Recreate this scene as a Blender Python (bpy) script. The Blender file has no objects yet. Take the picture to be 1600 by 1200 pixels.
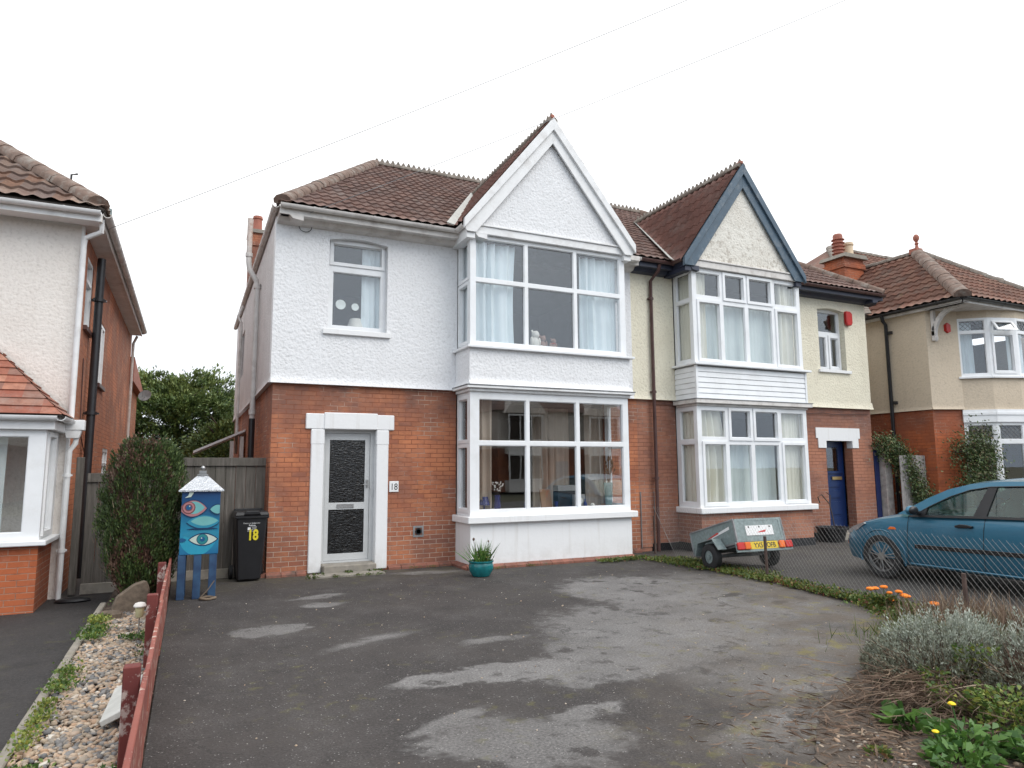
import bpy, bmesh, math, random
import numpy as np
from mathutils import Vector, Matrix
R = math.radians
random.seed(7); rng = np.random.default_rng(7)
D = bpy.data
SC = bpy.context.scene
COL = SC.collection

# ------------------------------------------------------------------ camera
CAM_POS = (-1.1195, -11.0685, 1.6026)
YAW, PITCH, ROLL, F = 0.4411, 0.1237, -0.0062, 1063.5
cy, sy, cp, sp = math.cos(YAW), math.sin(YAW), math.cos(PITCH), math.sin(PITCH)
fw = Vector((sy*cp, cy*cp, sp)); rt = Vector((cy, -sy, 0)); up = rt.cross(fw)
r2 = rt*math.cos(ROLL) + up*math.sin(ROLL); u2 = -rt*math.sin(ROLL) + up*math.cos(ROLL)
cam = D.cameras.new('camera'); co = D.objects.new('camera', cam); COL.objects.link(co)
co.matrix_world = Matrix(((r2.x, u2.x, -fw.x, CAM_POS[0]), (r2.y, u2.y, -fw.y, CAM_POS[1]), (r2.z, u2.z, -fw.z, CAM_POS[2]), (0, 0, 0, 1)))
cam.sensor_fit = 'HORIZONTAL'; cam.sensor_width = 36; cam.lens = F/1600*36
cam.clip_start = 0.05; cam.clip_end = 3000
SC.camera = co

# ------------------------------------------------------------------ world: bright overcast
SUN_EL, SUN_AZ = 48, 148          # azimuth: degrees clockwise from +y
w = D.worlds.new('World'); SC.world = w; w.use_nodes = True
wn = w.node_tree.nodes; wl = w.node_tree.links
bg = wn['Background']; bg.inputs['Strength'].default_value = 0.11
sky = wn.new('ShaderNodeTexSky'); sky.sky_type = 'NISHITA'; sky.sun_disc = False
sky.sun_elevation = R(SUN_EL); sky.sun_rotation = R(SUN_AZ); sky.dust_density = 4
tc = wn.new('ShaderNodeTexCoord'); sep = wn.new('ShaderNodeSeparateXYZ'); wl.new(tc.outputs['Generated'], sep.inputs[0])
cr = wn.new('ShaderNodeValToRGB'); wl.new(sep.outputs['Z'], cr.inputs[0])
cr.color_ramp.elements[0].position = 0.0; cr.color_ramp.elements[0].color = (0.70, 0.76, 0.84, 1)
cr.color_ramp.elements[1].position = 0.30; cr.color_ramp.elements[1].color = (1, 1, 1, 1)
cln = wn.new('ShaderNodeTexNoise'); cln.inputs['Scale'].default_value = 2.2; cln.inputs['Detail'].default_value = 6
wl.new(tc.outputs['Generated'], cln.inputs['Vector'])
clr = wn.new('ShaderNodeMapRange'); clr.inputs[1].default_value = 0.3; clr.inputs[2].default_value = 0.7
clr.inputs[3].default_value = 8.6; clr.inputs[4].default_value = 11.2; wl.new(cln.outputs['Fac'], clr.inputs[0])
mul = wn.new('ShaderNodeVectorMath'); mul.operation = 'SCALE'; wl.new(cr.outputs[0], mul.inputs[0]); wl.new(clr.outputs[0], mul.inputs['Scale'])
bk = wn.new('ShaderNodeMapRange'); bk.inputs[1].default_value = 0.1; bk.inputs[2].default_value = -0.75; wl.new(sep.outputs['Y'], bk.inputs[0])
bm_ = wn.new('ShaderNodeMix'); bm_.data_type = 'RGBA'; bm_.blend_type = 'MULTIPLY'; bm_.inputs[7].default_value = (0.77, 0.855, 0.95, 1); wl.new(bk.outputs[0], bm_.inputs[0]); wl.new(mul.outputs[0], bm_.inputs[6])
mx = wn.new('ShaderNodeMix'); mx.data_type = 'RGBA'; mx.inputs[0].default_value = 0.9
wl.new(sky.outputs[0], mx.inputs[6]); wl.new(bm_.outputs[2], mx.inputs[7]); wl.new(mx.outputs[2], bg.inputs['Color'])
sun = D.lights.new('sun', 'SUN'); sun.energy = 1.15; sun.angle = R(45); sun.color = (1, 0.955, 0.89)
so = D.objects.new('sun', sun); COL.objects.link(so)
sd = Vector((math.sin(R(SUN_AZ))*math.cos(R(SUN_EL)), math.cos(R(SUN_AZ))*math.cos(R(SUN_EL)), math.sin(R(SUN_EL))))
so.rotation_euler = sd.to_track_quat('Z', 'Y').to_euler(); so.location = (0, -20, 30)
SC.view_settings.view_transform = 'Standard'; SC.view_settings.look = 'None'
SC.view_settings.exposure = 0.60; SC.view_settings.gamma = 1
SC.cycles.max_bounces = 8; SC.cycles.transparent_max_bounces = 16

# ------------------------------------------------------------------ materials
class NT:
    def __init__(s, name):
        s.m = D.materials.new(name); s.m.use_nodes = True; s.n = s.m.node_tree.nodes; s.l = s.m.node_tree.links
        s.b = s.n['Principled BSDF']
    def node(s, t, **kw):
        n = s.n.new('ShaderNode'+t)
        for k, v in kw.items():
            if hasattr(n, k): setattr(n, k, v)
        return n
    def link(s, a, b): s.l.new(a, b)
    def obj(s): 
        n = s.node('TexCoord'); return n.outputs['Object']
    def uv(s):
        n = s.node('TexCoord'); return n.outputs['UV']
    def noise(s, vec, scale, detail=4, rough=0.55):
        n = s.node('TexNoise'); n.inputs['Scale'].default_value = scale; n.inputs['Detail'].default_value = detail
        n.inputs['Roughness'].default_value = rough; s.link(vec, n.inputs['Vector']); return n.outputs['Fac']
    def ramp(s, fac, stops):
        n = s.node('ValToRGB'); e = n.color_ramp.elements
        while len(e) < len(stops): e.new(0.5)
        for k, (p, c) in enumerate(stops):
            e[k].position = p; e[k].color = (*c, 1) if len(c) == 3 else c
        s.link(fac, n.inputs[0]); return n.outputs[0]
    def mix(s, fac, a, b, mode='MIX'):
        n = s.node('Mix'); n.data_type = 'RGBA'; n.blend_type = mode
        for sock, v in ((n.inputs[0], fac), (n.inputs[6], a), (n.inputs[7], b)):
            if hasattr(v, 'is_linked'): s.link(v, sock)
            elif isinstance(v, (int, float)): sock.default_value = v
            else: sock.default_value = (*v, 1)
        return n.outputs[2]
    def math(s, op, a, b=0.0, c=None):
        n = s.node('Math'); n.operation = op
        for i, v in enumerate((a, b) if c is None else (a, b, c)):
            if hasattr(v, 'is_linked'): s.link(v, n.inputs[i])
            else: n.inputs[i].default_value = v
        return n.outputs[0]
    def rng(s, v, a, b, c=0.0, d=1.0):
        n = s.node('MapRange'); s.link(v, n.inputs[0])
        for i, x in enumerate((a, b, c, d)): n.inputs[i+1].default_value = x
        return n.outputs[0]
    def col(s, v):
        if hasattr(v, 'is_linked'): s.link(v, s.b.inputs['Base Color'])
        else: s.b.inputs['Base Color'].default_value = (*v, 1)
    def bump(s, h, strength=0.5, dist=0.01):
        n = s.node('Bump'); n.inputs['Strength'].default_value = strength; n.inputs['Distance'].default_value = dist
        s.link(h, n.inputs['Height']); s.link(n.outputs[0], s.b.inputs['Normal'])
    def set(s, **kw):
        for k, v in kw.items(): s.b.inputs[k.replace('_', ' ')].default_value = v

def flat(name, c, rough=0.5, metal=0.0, var=0.12, scale=6, bump=0.0, bscale=40, bdist=0.003, dirt=None, dirtamt=0.35, dscale=3):
    t = NT(name); o = t.obj()
    n = t.noise(o, scale, 5)
    lo = tuple(max(0, x*(1-var)) for x in c); hi = tuple(min(1, x*(1+var)) for x in c)
    cc = t.ramp(n, [(0.3, lo), (0.7, hi)])
    if dirt:
        d = t.rng(t.noise(o, dscale, 8, 0.7), 0.5, 0.72, 0, dirtamt); cc = t.mix(d, cc, dirt)
    t.col(cc); t.set(Roughness=rough, Metallic=metal)
    if bump: t.bump(t.noise(o, bscale, 4), bump, bdist)
    return t.m

def roughcast(name, c, dirt, amt=0.25, bd=0.03, moss=None):
    t = NT(name); o = t.obj()
    n1 = t.noise(o, 21, 5, 0.62)
    v = t.node('TexVoronoi'); v.inputs['Scale'].default_value = 24; t.link(o, v.inputs['Vector'])
    h = t.math('ADD', n1, t.math('MULTIPLY', v.outputs['Distance'], -0.35))
    h2 = t.math('ADD', h, t.math('MULTIPLY', t.noise(o, 5, 3), 0.5))
    t.bump(h2, 0.62, bd*0.8)
    d = t.rng(t.noise(o, 1.3, 7, 0.7), 0.45, 0.75, 0, amt)
    cc = t.mix(d, c, dirt)
    st = t.node('Mapping'); st.inputs['Scale'].default_value = (5, 5, 0.35); t.link(o, st.inputs['Vector'])
    cc = t.mix(t.rng(t.noise(st.outputs[0], 1.0, 6, 0.65), 0.55, 0.75, 0, amt*0.8), cc, dirt)
    pit = t.rng(n1, 0.30, 0.5, 0.35, 0.0)
    cc = t.mix(pit, cc, tuple(x*0.7 for x in dirt))
    if moss:
        s = t.node('SeparateXYZ'); t.link(o, s.inputs[0])
        m = t.math('MULTIPLY', t.rng(t.noise(o, 9, 8, 0.75), 0.52, 0.62, 0, 0.75), t.rng(s.outputs['Z'], moss[0], moss[1], 1, 0.1))
        cc = t.mix(m, cc, moss[2])
    t.col(cc); t.set(Roughness=0.75)
    return t.m

def brick(name, c1, c2, c3, mortar, grime=0.55, sx=0.225):
    t = NT(name); uv0 = t.uv()
    wb_ = t.node('TexNoise'); wb_.inputs['Scale'].default_value = 3.0; wb_.inputs['Detail'].default_value = 5; t.link(uv0, wb_.inputs['Vector'])
    wv = t.node('VectorMath'); wv.operation = 'MULTIPLY_ADD'; t.link(wb_.outputs['Color'], wv.inputs[0]); wv.inputs[1].default_value = (0.03, 0.012, 0); t.link(uv0, wv.inputs[2]); uv = wv.outputs[0]
    b = t.node('TexBrick'); t.link(uv, b.inputs['Vector'])
    b.inputs['Scale'].default_value = 1; b.inputs['Brick Width'].default_value = sx; b.inputs['Row Height'].default_value = 0.075
    b.inputs['Mortar Size'].default_value = 0.006; b.inputs['Mortar Smooth'].default_value = 0.3
    b.inputs['Color1'].default_value = (0, 0, 0, 1); b.inputs['Color2'].default_value = (1, 1, 1, 1); b.inputs['Mortar'].default_value = (0.5, 0.5, 0.5, 1)
    b.inputs['Bias'].default_value = 0.0
    rc = t.ramp(b.outputs['Color'], [(0.0, c1), (0.5, tuple((x+y)/2 for x, y in zip(c1, c2))), (0.86, c2), (1.0, tuple((x+y)/2 for x, y in zip(c3, c2)))])
    g = t.rng(t.noise(uv, 1.1, 6, 0.65), 0.42, 0.68, 0, grime)
    rc = t.mix(g, rc, c3)
    rc = t.mix(t.rng(t.noise(uv, 22, 4), 0.3, 0.75, 0.0, 0.35), rc, tuple(x*0.55 for x in c2))
    # grime bands: upper courses and near the ground weather darker
    s = t.node('SeparateXYZ'); t.link(uv, s.inputs[0])
    topb = t.math('MULTIPLY', t.rng(s.outputs['Y'], 2.15, 2.7), t.rng(t.noise(uv, 2.5, 5), 0.3, 0.65, 0.2, 0.75))
    botb = t.math('MULTIPLY', t.rng(s.outputs['Y'], 0.9, 0.2), t.rng(t.noise(uv, 2.1, 5), 0.3, 0.65, 0.1, 0.6))
    rc = t.mix(topb, rc, tuple(x*0.62+0.02 for x in c3)); rc = t.mix(botb, rc, tuple(x*0.8 for x in c3))
    rc = t.mix(t.rng(t.noise(uv, 7, 6, 0.7), 0.5, 0.75, 0, 0.55), rc, tuple(x*0.6 for x in c2)); pale = t.rng(t.noise(uv, 4.5, 8, 0.75), 0.58, 0.75, 0, 0.35); rc = t.mix(pale, rc, (0.5, 0.36, 0.3))
    # big warm and sooty areas, and joints that were repointed pale near the ground only
    rc = t.mix(t.rng(t.noise(uv, 0.8, 5, 0.6), 0.5, 0.62, 0, 0.5), rc, tuple(min(1, x*1.25) for x in c1))
    low = t.math('MINIMUM', t.math('ADD', t.rng(s.outputs['Y'], 1.0, 0.7, 0, 1), t.rng(t.noise(uv, 1.4, 5), 0.5, 0.6, 0, 1)), 1.0)
    mcol = t.mix(low, tuple(x*0.72 for x in c2), mortar); mcol = t.mix(t.rng(t.noise(uv, 5, 6, 0.7), 0.5, 0.7, 0, 0.8), mcol, tuple(x*0.35 for x in c2))
    t.col(t.mix(b.outputs['Fac'], rc, mcol))
    h = t.math('SUBTRACT', t.math('MULTIPLY', t.noise(uv, 60, 4), 0.35), b.outputs['Fac'])
    t.bump(h, 0.7, 0.008); t.set(Roughness=0.85)
    return t.m

def tiles(name, cols, lichen, lamt=0.5, moss=(0.10, 0.10, 0.04)):
    t = NT(name); uv = t.uv(); o = t.obj()
    f = t.node('VectorMath'); f.operation = 'FLOOR'; t.link(uv, f.inputs[0])
    wn_ = t.node('TexWhiteNoise'); wn_.noise_dimensions = '2D'; t.link(f.outputs[0], wn_.inputs['Vector'])
    c = t.ramp(wn_.outputs['Value'], [(i/(len(cols)-1), x) for i, x in enumerate(cols)])
    c = t.mix(t.rng(t.noise(o, 14, 6, 0.7), 0.4, 0.7, 0, 0.5), c, tuple(x*0.6 for x in cols[0]))
    c = t.mix(t.rng(t.noise(o, 19, 8, 0.8), 0.56, 0.66, 0, lamt), c, lichen)
    c = t.mix(t.rng(t.noise(o, 1.6, 7, 0.7), 0.52, 0.72, 0, 0.55), c, tuple(x*0.75+0.02 for x in lichen))
    c = t.mix(t.rng(t.noise(o, 3.3, 6, 0.7), 0.62, 0.75, 0, 0.5), c, moss)
    t.col(c); t.set(Roughness=0.8); t.bump(t.noise(o, 60, 4), 0.5, 0.006)
    return t.m

def cloth(name, c): return flat(name, c, 0.9, var=0.06, scale=2)
def leafmat(name, stops, rough=0.55, trans=0.0):
    t = NT(name); s = t.node('SeparateXYZ'); t.link(t.uv(), s.inputs[0])
    c = t.ramp(s.outputs['X'], stops); c = t.mix(t.rng(t.noise(t.obj(), 2.3, 3), 0.35, 0.65, 0, 0.4), c, tuple(x*0.45 for x in stops[0][1]))
    t.col(c); t.set(Roughness=rough)
    if trans:
        tr = t.node('BsdfTranslucent'); t.link(c, tr.inputs[0]); ms = t.node('MixShader'); ms.inputs[0].default_value = trans
        t.link(t.b.outputs[0], ms.inputs[1]); t.link(tr.outputs[0], ms.inputs[2]); t.link(ms.outputs[0], t.n['Material Output'].inputs[0])
    return t.m

def glass(name, tint=(0.955, 0.965, 0.97), ior=1.78, rough=0.0, bump=0, bscale=20):
    t = NT(name); t.n.remove(t.b)
    tr = t.node('BsdfTransparent'); tr.inputs[0].default_value = (*tint, 1)
    gl = t.node('BsdfGlossy'); gl.inputs['Roughness'].default_value = rough; gl.inputs[0].default_value = (1, 1, 1, 1)
    f0 = ((ior-1)/(ior+1))**2; ge = t.node('NewGeometry'); dt = t.node('VectorMath'); dt.operation = 'DOT_PRODUCT'
    t.link(ge.outputs['Incoming'], dt.inputs[0]); t.link(ge.outputs['Normal'], dt.inputs[1])
    pw = t.math('POWER', t.math('SUBTRACT', 1.0, t.math('MINIMUM', t.math('ABSOLUTE', dt.outputs['Value']), 1.0)), 5.0)
    fr = t.math('MULTIPLY_ADD', pw, 1-f0, f0)          # Schlick, the same from both faces of the pane
    ms = t.node('MixShader'); t.link(fr, ms.inputs[0]); t.link(tr.outputs[0], ms.inputs[1]); t.link(gl.outputs[0], ms.inputs[2])
    t.link(ms.outputs[0], t.n['Material Output'].inputs[0])
    b = t.node('Bump'); b.inputs['Strength'].default_value = bump or 0.06; b.inputs['Distance'].default_value = 0.004 if bump else 0.01
    t.link(t.noise(t.obj(), bscale if bump else 1.2, 2), b.inputs['Height']); t.link(b.outputs[0], gl.inputs['Normal'])
    return t.m

def tarmac(name, base, light, patches=(), grit=1.0, moss=0.4):
    t = NT(name); o = t.obj()
    fine = t.noise(o, 55, 5, 0.75)
    c = t.ramp(fine, [(0.34, tuple(x*0.35 for x in base)), (0.5, base), (0.64, tuple(x*2.6 for x in base))])
    big = t.noise(o, 0.9, 6, 0.6)
    c = t.mix(t.rng(big, 0.35, 0.68, 0, 0.7), c, tuple(x*y for x, y in zip(base, (2.1, 2.05, 1.95)))); c = t.mix(t.rng(t.noise(o, 2.7, 8, 0.7), 0.48, 0.66, 0, 0.5), c, tuple(x*1.9 for x in base)); c = t.mix(t.rng(t.noise(o, 1.9, 8, 0.7), 0.55, 0.68, 0, 0.55), c, tuple(x*0.6 for x in base))
    if patches:
        wob = t.node('TexNoise'); wob.inputs['Scale'].default_value = 1.6; wob.inputs['Detail'].default_value = 9; wob.inputs['Roughness'].default_value = 0.62
        t.link(o, wob.inputs['Vector'])
        off = t.node('VectorMath'); off.operation = 'SUBTRACT'; t.link(wob.outputs['Color'], off.inputs[0]); off.inputs[1].default_value = (0.5, 0.5, 0.5)
        acc = None; brk = t.math('ADD', t.math('MULTIPLY', t.math('SUBTRACT', t.noise(o, 9, 8, 0.75), 0.5), 0.75), t.math('MULTIPLY', t.math('SUBTRACT', fine, 0.5), 0.45))
        for (px, py, rx, ry, ang, soft, wobble) in patches:
            sc = t.node('VectorMath'); sc.operation = 'SCALE'; sc.inputs['Scale'].default_value = wobble; t.link(off.outputs[0], sc.inputs[0])
            ad = t.node('VectorMath'); ad.operation = 'ADD'; t.link(o, ad.inputs[0]); t.link(sc.outputs[0], ad.inputs[1])
            mp = t.node('Mapping'); mp.vector_type = 'TEXTURE'; mp.inputs['Location'].default_value = (px, py, 0); mp.inputs['Rotation'].default_value = (0, 0, R(ang))
            mp.inputs['Scale'].default_value = (rx, ry, 1); t.link(ad.outputs[0], mp.inputs['Vector'])
            ln = t.node('VectorMath'); ln.operation = 'LENGTH'; fl = t.node('VectorMath'); fl.operation = 'MULTIPLY'; fl.inputs[1].default_value = (1, 1, 0)
            t.link(mp.outputs[0], fl.inputs[0]); t.link(fl.outputs[0], ln.inputs[0])
            m = t.rng(t.math('ADD', ln.outputs['Value'], brk), 1.0+soft*0.7, 1.0-soft*0.7, 0, 1)
            acc = m if acc is None else t.math('MAXIMUM', acc, m)
        holes = t.math('MULTIPLY', t.rng(t.noise(o, 2.2, 7, 0.6), 0.36, 0.41, 0.12, 1), t.math('MULTIPLY', t.rng(t.noise(o, 4.6, 9, 0.7), 0.37, 0.45, 0.3, 1), t.rng(t.noise(o, 0.7, 5, 0.6), 0.35, 0.6, 0.55, 1)))
        acc = t.math('MULTIPLY', acc, holes)
        lc = t.ramp(fine, [(0.34, tuple(x*0.45 for x in light)), (0.5, light), (0.66, tuple(x*1.7 for x in light))])
        lc = t.mix(t.rng(t.noise(o, 3.5, 5), 0.35, 0.65, 0, 0.4), lc, tuple(x*0.62 for x in light))
        c = t.mix(t.math('MULTIPLY', acc, 0.9), c, lc)
    # pale stones of the aggregate
    v = t.node('TexVoronoi'); v.inputs['Scale'].default_value = 45; v.inputs['Randomness'].default_value = 1; t.link(o, v.inputs['Vector'])
    sp1 = t.math('MULTIPLY', t.math('LESS_THAN', v.outputs['Distance'], 0.2), t.rng(t.noise(o, 13, 3), 0.5, 0.6, 0, 0.55*grit))
    c = t.mix(sp1, c, (0.46, 0.44, 0.43))
    if patches:
        # dusty grit lying in the hollows, brown dirt and moss towards the verge, and a few cracks
        c = t.mix(t.math('MULTIPLY', t.rng(t.noise(o, 1.7, 8, 0.7), 0.5, 0.7, 0, 0.4), t.math('GREATER_THAN', t.noise(o, 80, 2), 0.52)), c, light)
        px = t.node('SeparateXYZ'); t.link(o, px.inputs[0]); side = t.rng(t.math('ADD', px.outputs['X'], t.math('MULTIPLY', px.outputs['Y'], -0.9)), 7.6, 10.2)
        c = t.mix(t.math('MULTIPLY', side, t.rng(t.noise(o, 2.4, 8, 0.7), 0.36, 0.6, 0, 0.88)), c, (0.10, 0.08, 0.062))
        c = t.mix(t.math('MULTIPLY', side, t.rng(t.noise(o, 3.6, 7, 0.7), 0.55, 0.63, 0, 0.7)), c, (0.17, 0.145, 0.035))
        edge_ = t.rng(px.outputs['Y'], -1.4, -0.2, 0, 1); c = t.mix(t.math('MULTIPLY', edge_, t.rng(t.noise(o, 2.1, 7, 0.7), 0.4, 0.62, 0, 0.6)), c, (0.085, 0.075, 0.045))
        vc = t.node('TexVoronoi'); vc.feature = 'DISTANCE_TO_EDGE'; vc.inputs['Scale'].default_value = 0.55; wv = t.node('VectorMath'); wv.operation = 'MULTIPLY_ADD'; t.link(wob.outputs['Color'], wv.inputs[0]); wv.inputs[1].default_value = (0.9, 0.9, 0); t.link(o, wv.inputs[2]); t.link(wv.outputs[0], vc.inputs['Vector'])
        c = t.mix(t.math('MULTIPLY', t.math('LESS_THAN', vc.outputs['Distance'], 0.0035), t.rng(t.noise(o, 1.3, 4), 0.52, 0.6, 0, 0.6)), c, (0.018, 0.016, 0.015))
    v2 = t.node('TexVoronoi'); v2.inputs['Scale'].default_value = 11; t.link(o, v2.inputs['Vector'])
    c = t.mix(t.math('MULTIPLY', t.math('LESS_THAN', v2.outputs['Distance'], 0.045), 0.8*grit), c, (0.55, 0.52, 0.48))
    c = t.mix(t.math('MULTIPLY', t.rng(t.noise(o, 1.1, 3), 0.5, 0.62), t.rng(t.noise(o, 7, 6), 0.56, 0.66, 0, moss)), c, (0.13, 0.12, 0.035))
    t.col(c); t.set(Roughness=0.82); t.bump(t.math('ADD', fine, t.math('MULTIPLY', v.outputs['Distance'], -0.4)), 0.8, 0.008)
    return t.m

M = {}
M['white_rough'] = roughcast('white roughcast', (0.80, 0.80, 0.81), (0.62, 0.61, 0.60), 0.22)
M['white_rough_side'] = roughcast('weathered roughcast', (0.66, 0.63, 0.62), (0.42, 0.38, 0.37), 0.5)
def splashed(name, c):
    t = NT(name); o = t.obj(); s = t.node('SeparateXYZ'); t.link(o, s.inputs[0])
    lo = t.math('MULTIPLY', t.rng(s.outputs['Z'], 0.42, 0.02), t.rng(t.noise(o, 5, 8, 0.75), 0.40, 0.66, 0, 0.32))
    st = t.node('Mapping'); st.inputs['Scale'].default_value = (9, 9, 0.5); t.link(o, st.inputs['Vector'])
    sk = t.rng(t.noise(st.outputs[0], 1.0, 5, 0.6), 0.56, 0.72, 0, 0.28)
    cc = t.mix(sk, c, (0.5, 0.46, 0.40)); cc = t.mix(lo, cc, (0.34, 0.30, 0.24)); t.col(cc); t.set(Roughness=0.6); t.bump(t.noise(o, 14, 4), 0.35, 0.008); return t.m
M['white_smooth'] = splashed('white masonry paint', (0.80, 0.80, 0.80))
_unused = flat('white masonry paint', (0.80, 0.80, 0.81), 0.6, var=0.03, scale=3, bump=0.25, bscale=30, bdist=0.006, dirt=(0.5, 0.46, 0.42), dirtamt=0.22)
M['cream_rough'] = roughcast('yellow cream roughcast', (0.78, 0.73, 0.585), (0.57, 0.50, 0.38), 0.3)
M['gable_rough'] = roughcast('stained cream roughcast', (0.76, 0.73, 0.66), (0.48, 0.42, 0.35), 0.45, moss=(5.6, 7.4, (0.30, 0.25, 0.20)))
M['pink_rough'] = roughcast('pinkish cream roughcast', (0.78, 0.73, 0.68), (0.62, 0.55, 0.49), 0.3, 0.02)
M['beige_rough'] = roughcast('beige roughcast', (0.60, 0.50, 0.38), (0.46, 0.38, 0.28), 0.35, 0.012)
M['brick'] = brick('orange red brick', (0.50, 0.185, 0.085), (0.37, 0.125, 0.065), (0.20, 0.105, 0.085), (0.46, 0.33, 0.26), 0.7)
M['brick2'] = brick('pinkish brick', (0.40, 0.17, 0.10), (0.32, 0.13, 0.08), (0.22, 0.12, 0.10), (0.36, 0.25, 0.20))
M['brick3'] = brick('bright orange brick', (0.46, 0.12, 0.04), (0.40, 0.10, 0.035), (0.24, 0.085, 0.05), (0.40, 0.22, 0.15), 0.35)
M['brick_side'] = brick('side wall brick', (0.62, 0.23, 0.11), (0.50, 0.18, 0.09), (0.34, 0.15, 0.10), (0.50, 0.34, 0.26), 0.25)
M['pvc'] = flat('white window plastic', (0.82, 0.83, 0.84), 0.3, var=0.04, scale=3, dirt=(0.55, 0.53, 0.49), dirtamt=0.3, dscale=2.5)
M['white_wood'] = flat('white painted timber', (0.78, 0.78, 0.78), 0.5, var=0.05, dirt=(0.42, 0.38, 0.35), dirtamt=0.45, dscale=3.5)
M['old_white'] = flat('grimy white paint', (0.66, 0.63, 0.60), 0.55, var=0.08, dirt=(0.30, 0.25, 0.22), dirtamt=0.6, dscale=4)
M['blue_wood'] = flat('blue grey painted timber', (0.065, 0.105, 0.145), 0.55, var=0.12, dirt=(0.35, 0.36, 0.36), dirtamt=0.35, dscale=7)
M['dark_fascia'] = flat('dark blue fascia paint', (0.03, 0.035, 0.06), 0.5)
M['brown_pipe'] = flat('brown plastic pipe', (0.09, 0.045, 0.04), 0.4, var=0.2)
M['black_pipe'] = flat('black plastic pipe', (0.022, 0.022, 0.025), 0.35, var=0.2)
M['black_iron'] = flat('black painted iron', (0.03, 0.028, 0.03), 0.5, var=0.3)
M['rusty'] = flat('flaking painted pipe', (0.6, 0.52, 0.47), 0.7, var=0.15, dirt=(0.35, 0.14, 0.07), dirtamt=0.8, dscale=8)
M['tile_main'] = tiles('weathered red brown tiles', [(0.13, 0.078, 0.066), (0.20, 0.112, 0.088), (0.155, 0.095, 0.08), (0.24, 0.14, 0.11), (0.18, 0.12, 0.105)], (0.36, 0.32, 0.29), 0.5)
M['tile_gable'] = tiles('dark red concrete tiles', [(0.15, 0.07, 0.055), (0.21, 0.095, 0.072), (0.17, 0.082, 0.065)], (0.28, 0.22, 0.19), 0.35)
M['tile_left'] = tiles('mottled orange brown tiles', [(0.14, 0.085, 0.065), (0.26, 0.14, 0.09), (0.17, 0.12, 0.105), (0.30, 0.2, 0.15)], (0.36, 0.34, 0.31), 0.6)
M['tile_plain'] = tiles('plain red tiles', [(0.22, 0.075, 0.05), (0.36, 0.13, 0.08), (0.24, 0.13, 0.10), (0.44, 0.20, 0.13), (0.30, 0.09, 0.055)], (0.4, 0.34, 0.3), 0.35)
M['tile_right'] = tiles('brown orange tiles', [(0.15, 0.075, 0.055), (0.28, 0.13, 0.09), (0.21, 0.11, 0.08), (0.3, 0.16, 0.11)], (0.26, 0.24, 0.2), 0.35, (0.3, 0.2, 0.05))
M['ridge'] = flat('lichened ridge tile', (0.18, 0.15, 0.125), 0.85, var=0.3, scale=9, dirt=(0.33, 0.31, 0.27), dirtamt=0.8, dscale=6)
M['hip'] = flat('terracotta hip tile', (0.17, 0.115, 0.09), 0.9, var=0.3, scale=8, dirt=(0.30, 0.28, 0.25), dirtamt=0.9, dscale=5, bump=0.6, bscale=30, bdist=0.01)
M['lead'] = flat('grey lead', (0.20, 0.205, 0.21), 0.6, var=0.25, dirt=(0.4, 0.4, 0.4), dirtamt=0.4)
M['terracotta'] = flat('red terracotta', (0.34, 0.12, 0.08), 0.7, var=0.2)
M['cream_pot'] = flat('cream clay', (0.62, 0.48, 0.33), 0.7, var=0.1)
M['concrete'] = flat('mossy concrete', (0.27, 0.245, 0.21), 0.9, var=0.25, scale=10, bump=0.5, bscale=50, dirt=(0.12, 0.12, 0.06), dirtamt=0.5, dscale=5)
M['pale_stone'] = flat('pale concrete slab', (0.50, 0.50, 0.47), 0.9, var=0.12, scale=10, bump=0.3)
M['brown_stone'] = flat('brown sandstone', (0.125, 0.095, 0.07), 0.9, var=0.3, scale=14, bump=0.6, bscale=30, bdist=0.008)
M['glass'] = glass('window glass')
M['car_glass'] = glass('car window glass', (0.62, 0.74, 0.70), 1.6)
M['obscure'] = glass('dark obscured glass', (0.10, 0.11, 0.11), 1.7, 0.10, 1.0, 16)
_n = M['obscure'].node_tree; _m = _n.nodes.new('ShaderNodeMapping'); _m.inputs['Scale'].default_value = (1.0, 1.0, 4.0); _t = [x for x in _n.nodes if x.type == 'TEX_NOISE'][0]
_n.links.new([x for x in _n.nodes if x.type == 'TEX_COORD'][0].outputs['Object'], _m.inputs[0]); _n.links.new(_m.outputs[0], _t.inputs['Vector'])
[x for x in _n.nodes if x.type == 'BUMP'][0].inputs['Distance'].default_value = 0.0065
M['curtain_white'] = cloth('white curtain cloth', (0.72, 0.79, 0.81))
M['curtain_cream'] = cloth('cream curtain cloth', (0.82, 0.79, 0.68))
M['curtain_beige'] = cloth('beige curtain cloth', (0.44, 0.36, 0.29))
M['curtain_net'] = cloth('pale green net curtain', (0.66, 0.72, 0.70))
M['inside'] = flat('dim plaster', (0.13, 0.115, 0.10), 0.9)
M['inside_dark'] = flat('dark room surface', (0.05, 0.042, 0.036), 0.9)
M['blue_door'] = flat('blue gloss paint', (0.006, 0.024, 0.095), 0.3, var=0.1)
M['alu'] = flat('grey painted aluminium', (0.55, 0.56, 0.56), 0.45, metal=0.1, var=0.04)
M['steel'] = flat('dull steel', (0.42, 0.42, 0.42), 0.35, metal=0.8)
M['brass'] = flat('brass', (0.5, 0.36, 0.16), 0.35, metal=0.8)
M['black'] = flat('black plastic', (0.014, 0.014, 0.016), 0.38, var=0.2)
M['rubber'] = flat('black rubber', (0.018, 0.018, 0.019), 0.75, var=0.2)
M['red'] = flat('red plastic', (0.5, 0.02, 0.015), 0.35)
M['orange_lens'] = flat('orange lens', (0.8, 0.16, 0.02), 0.2)
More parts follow.
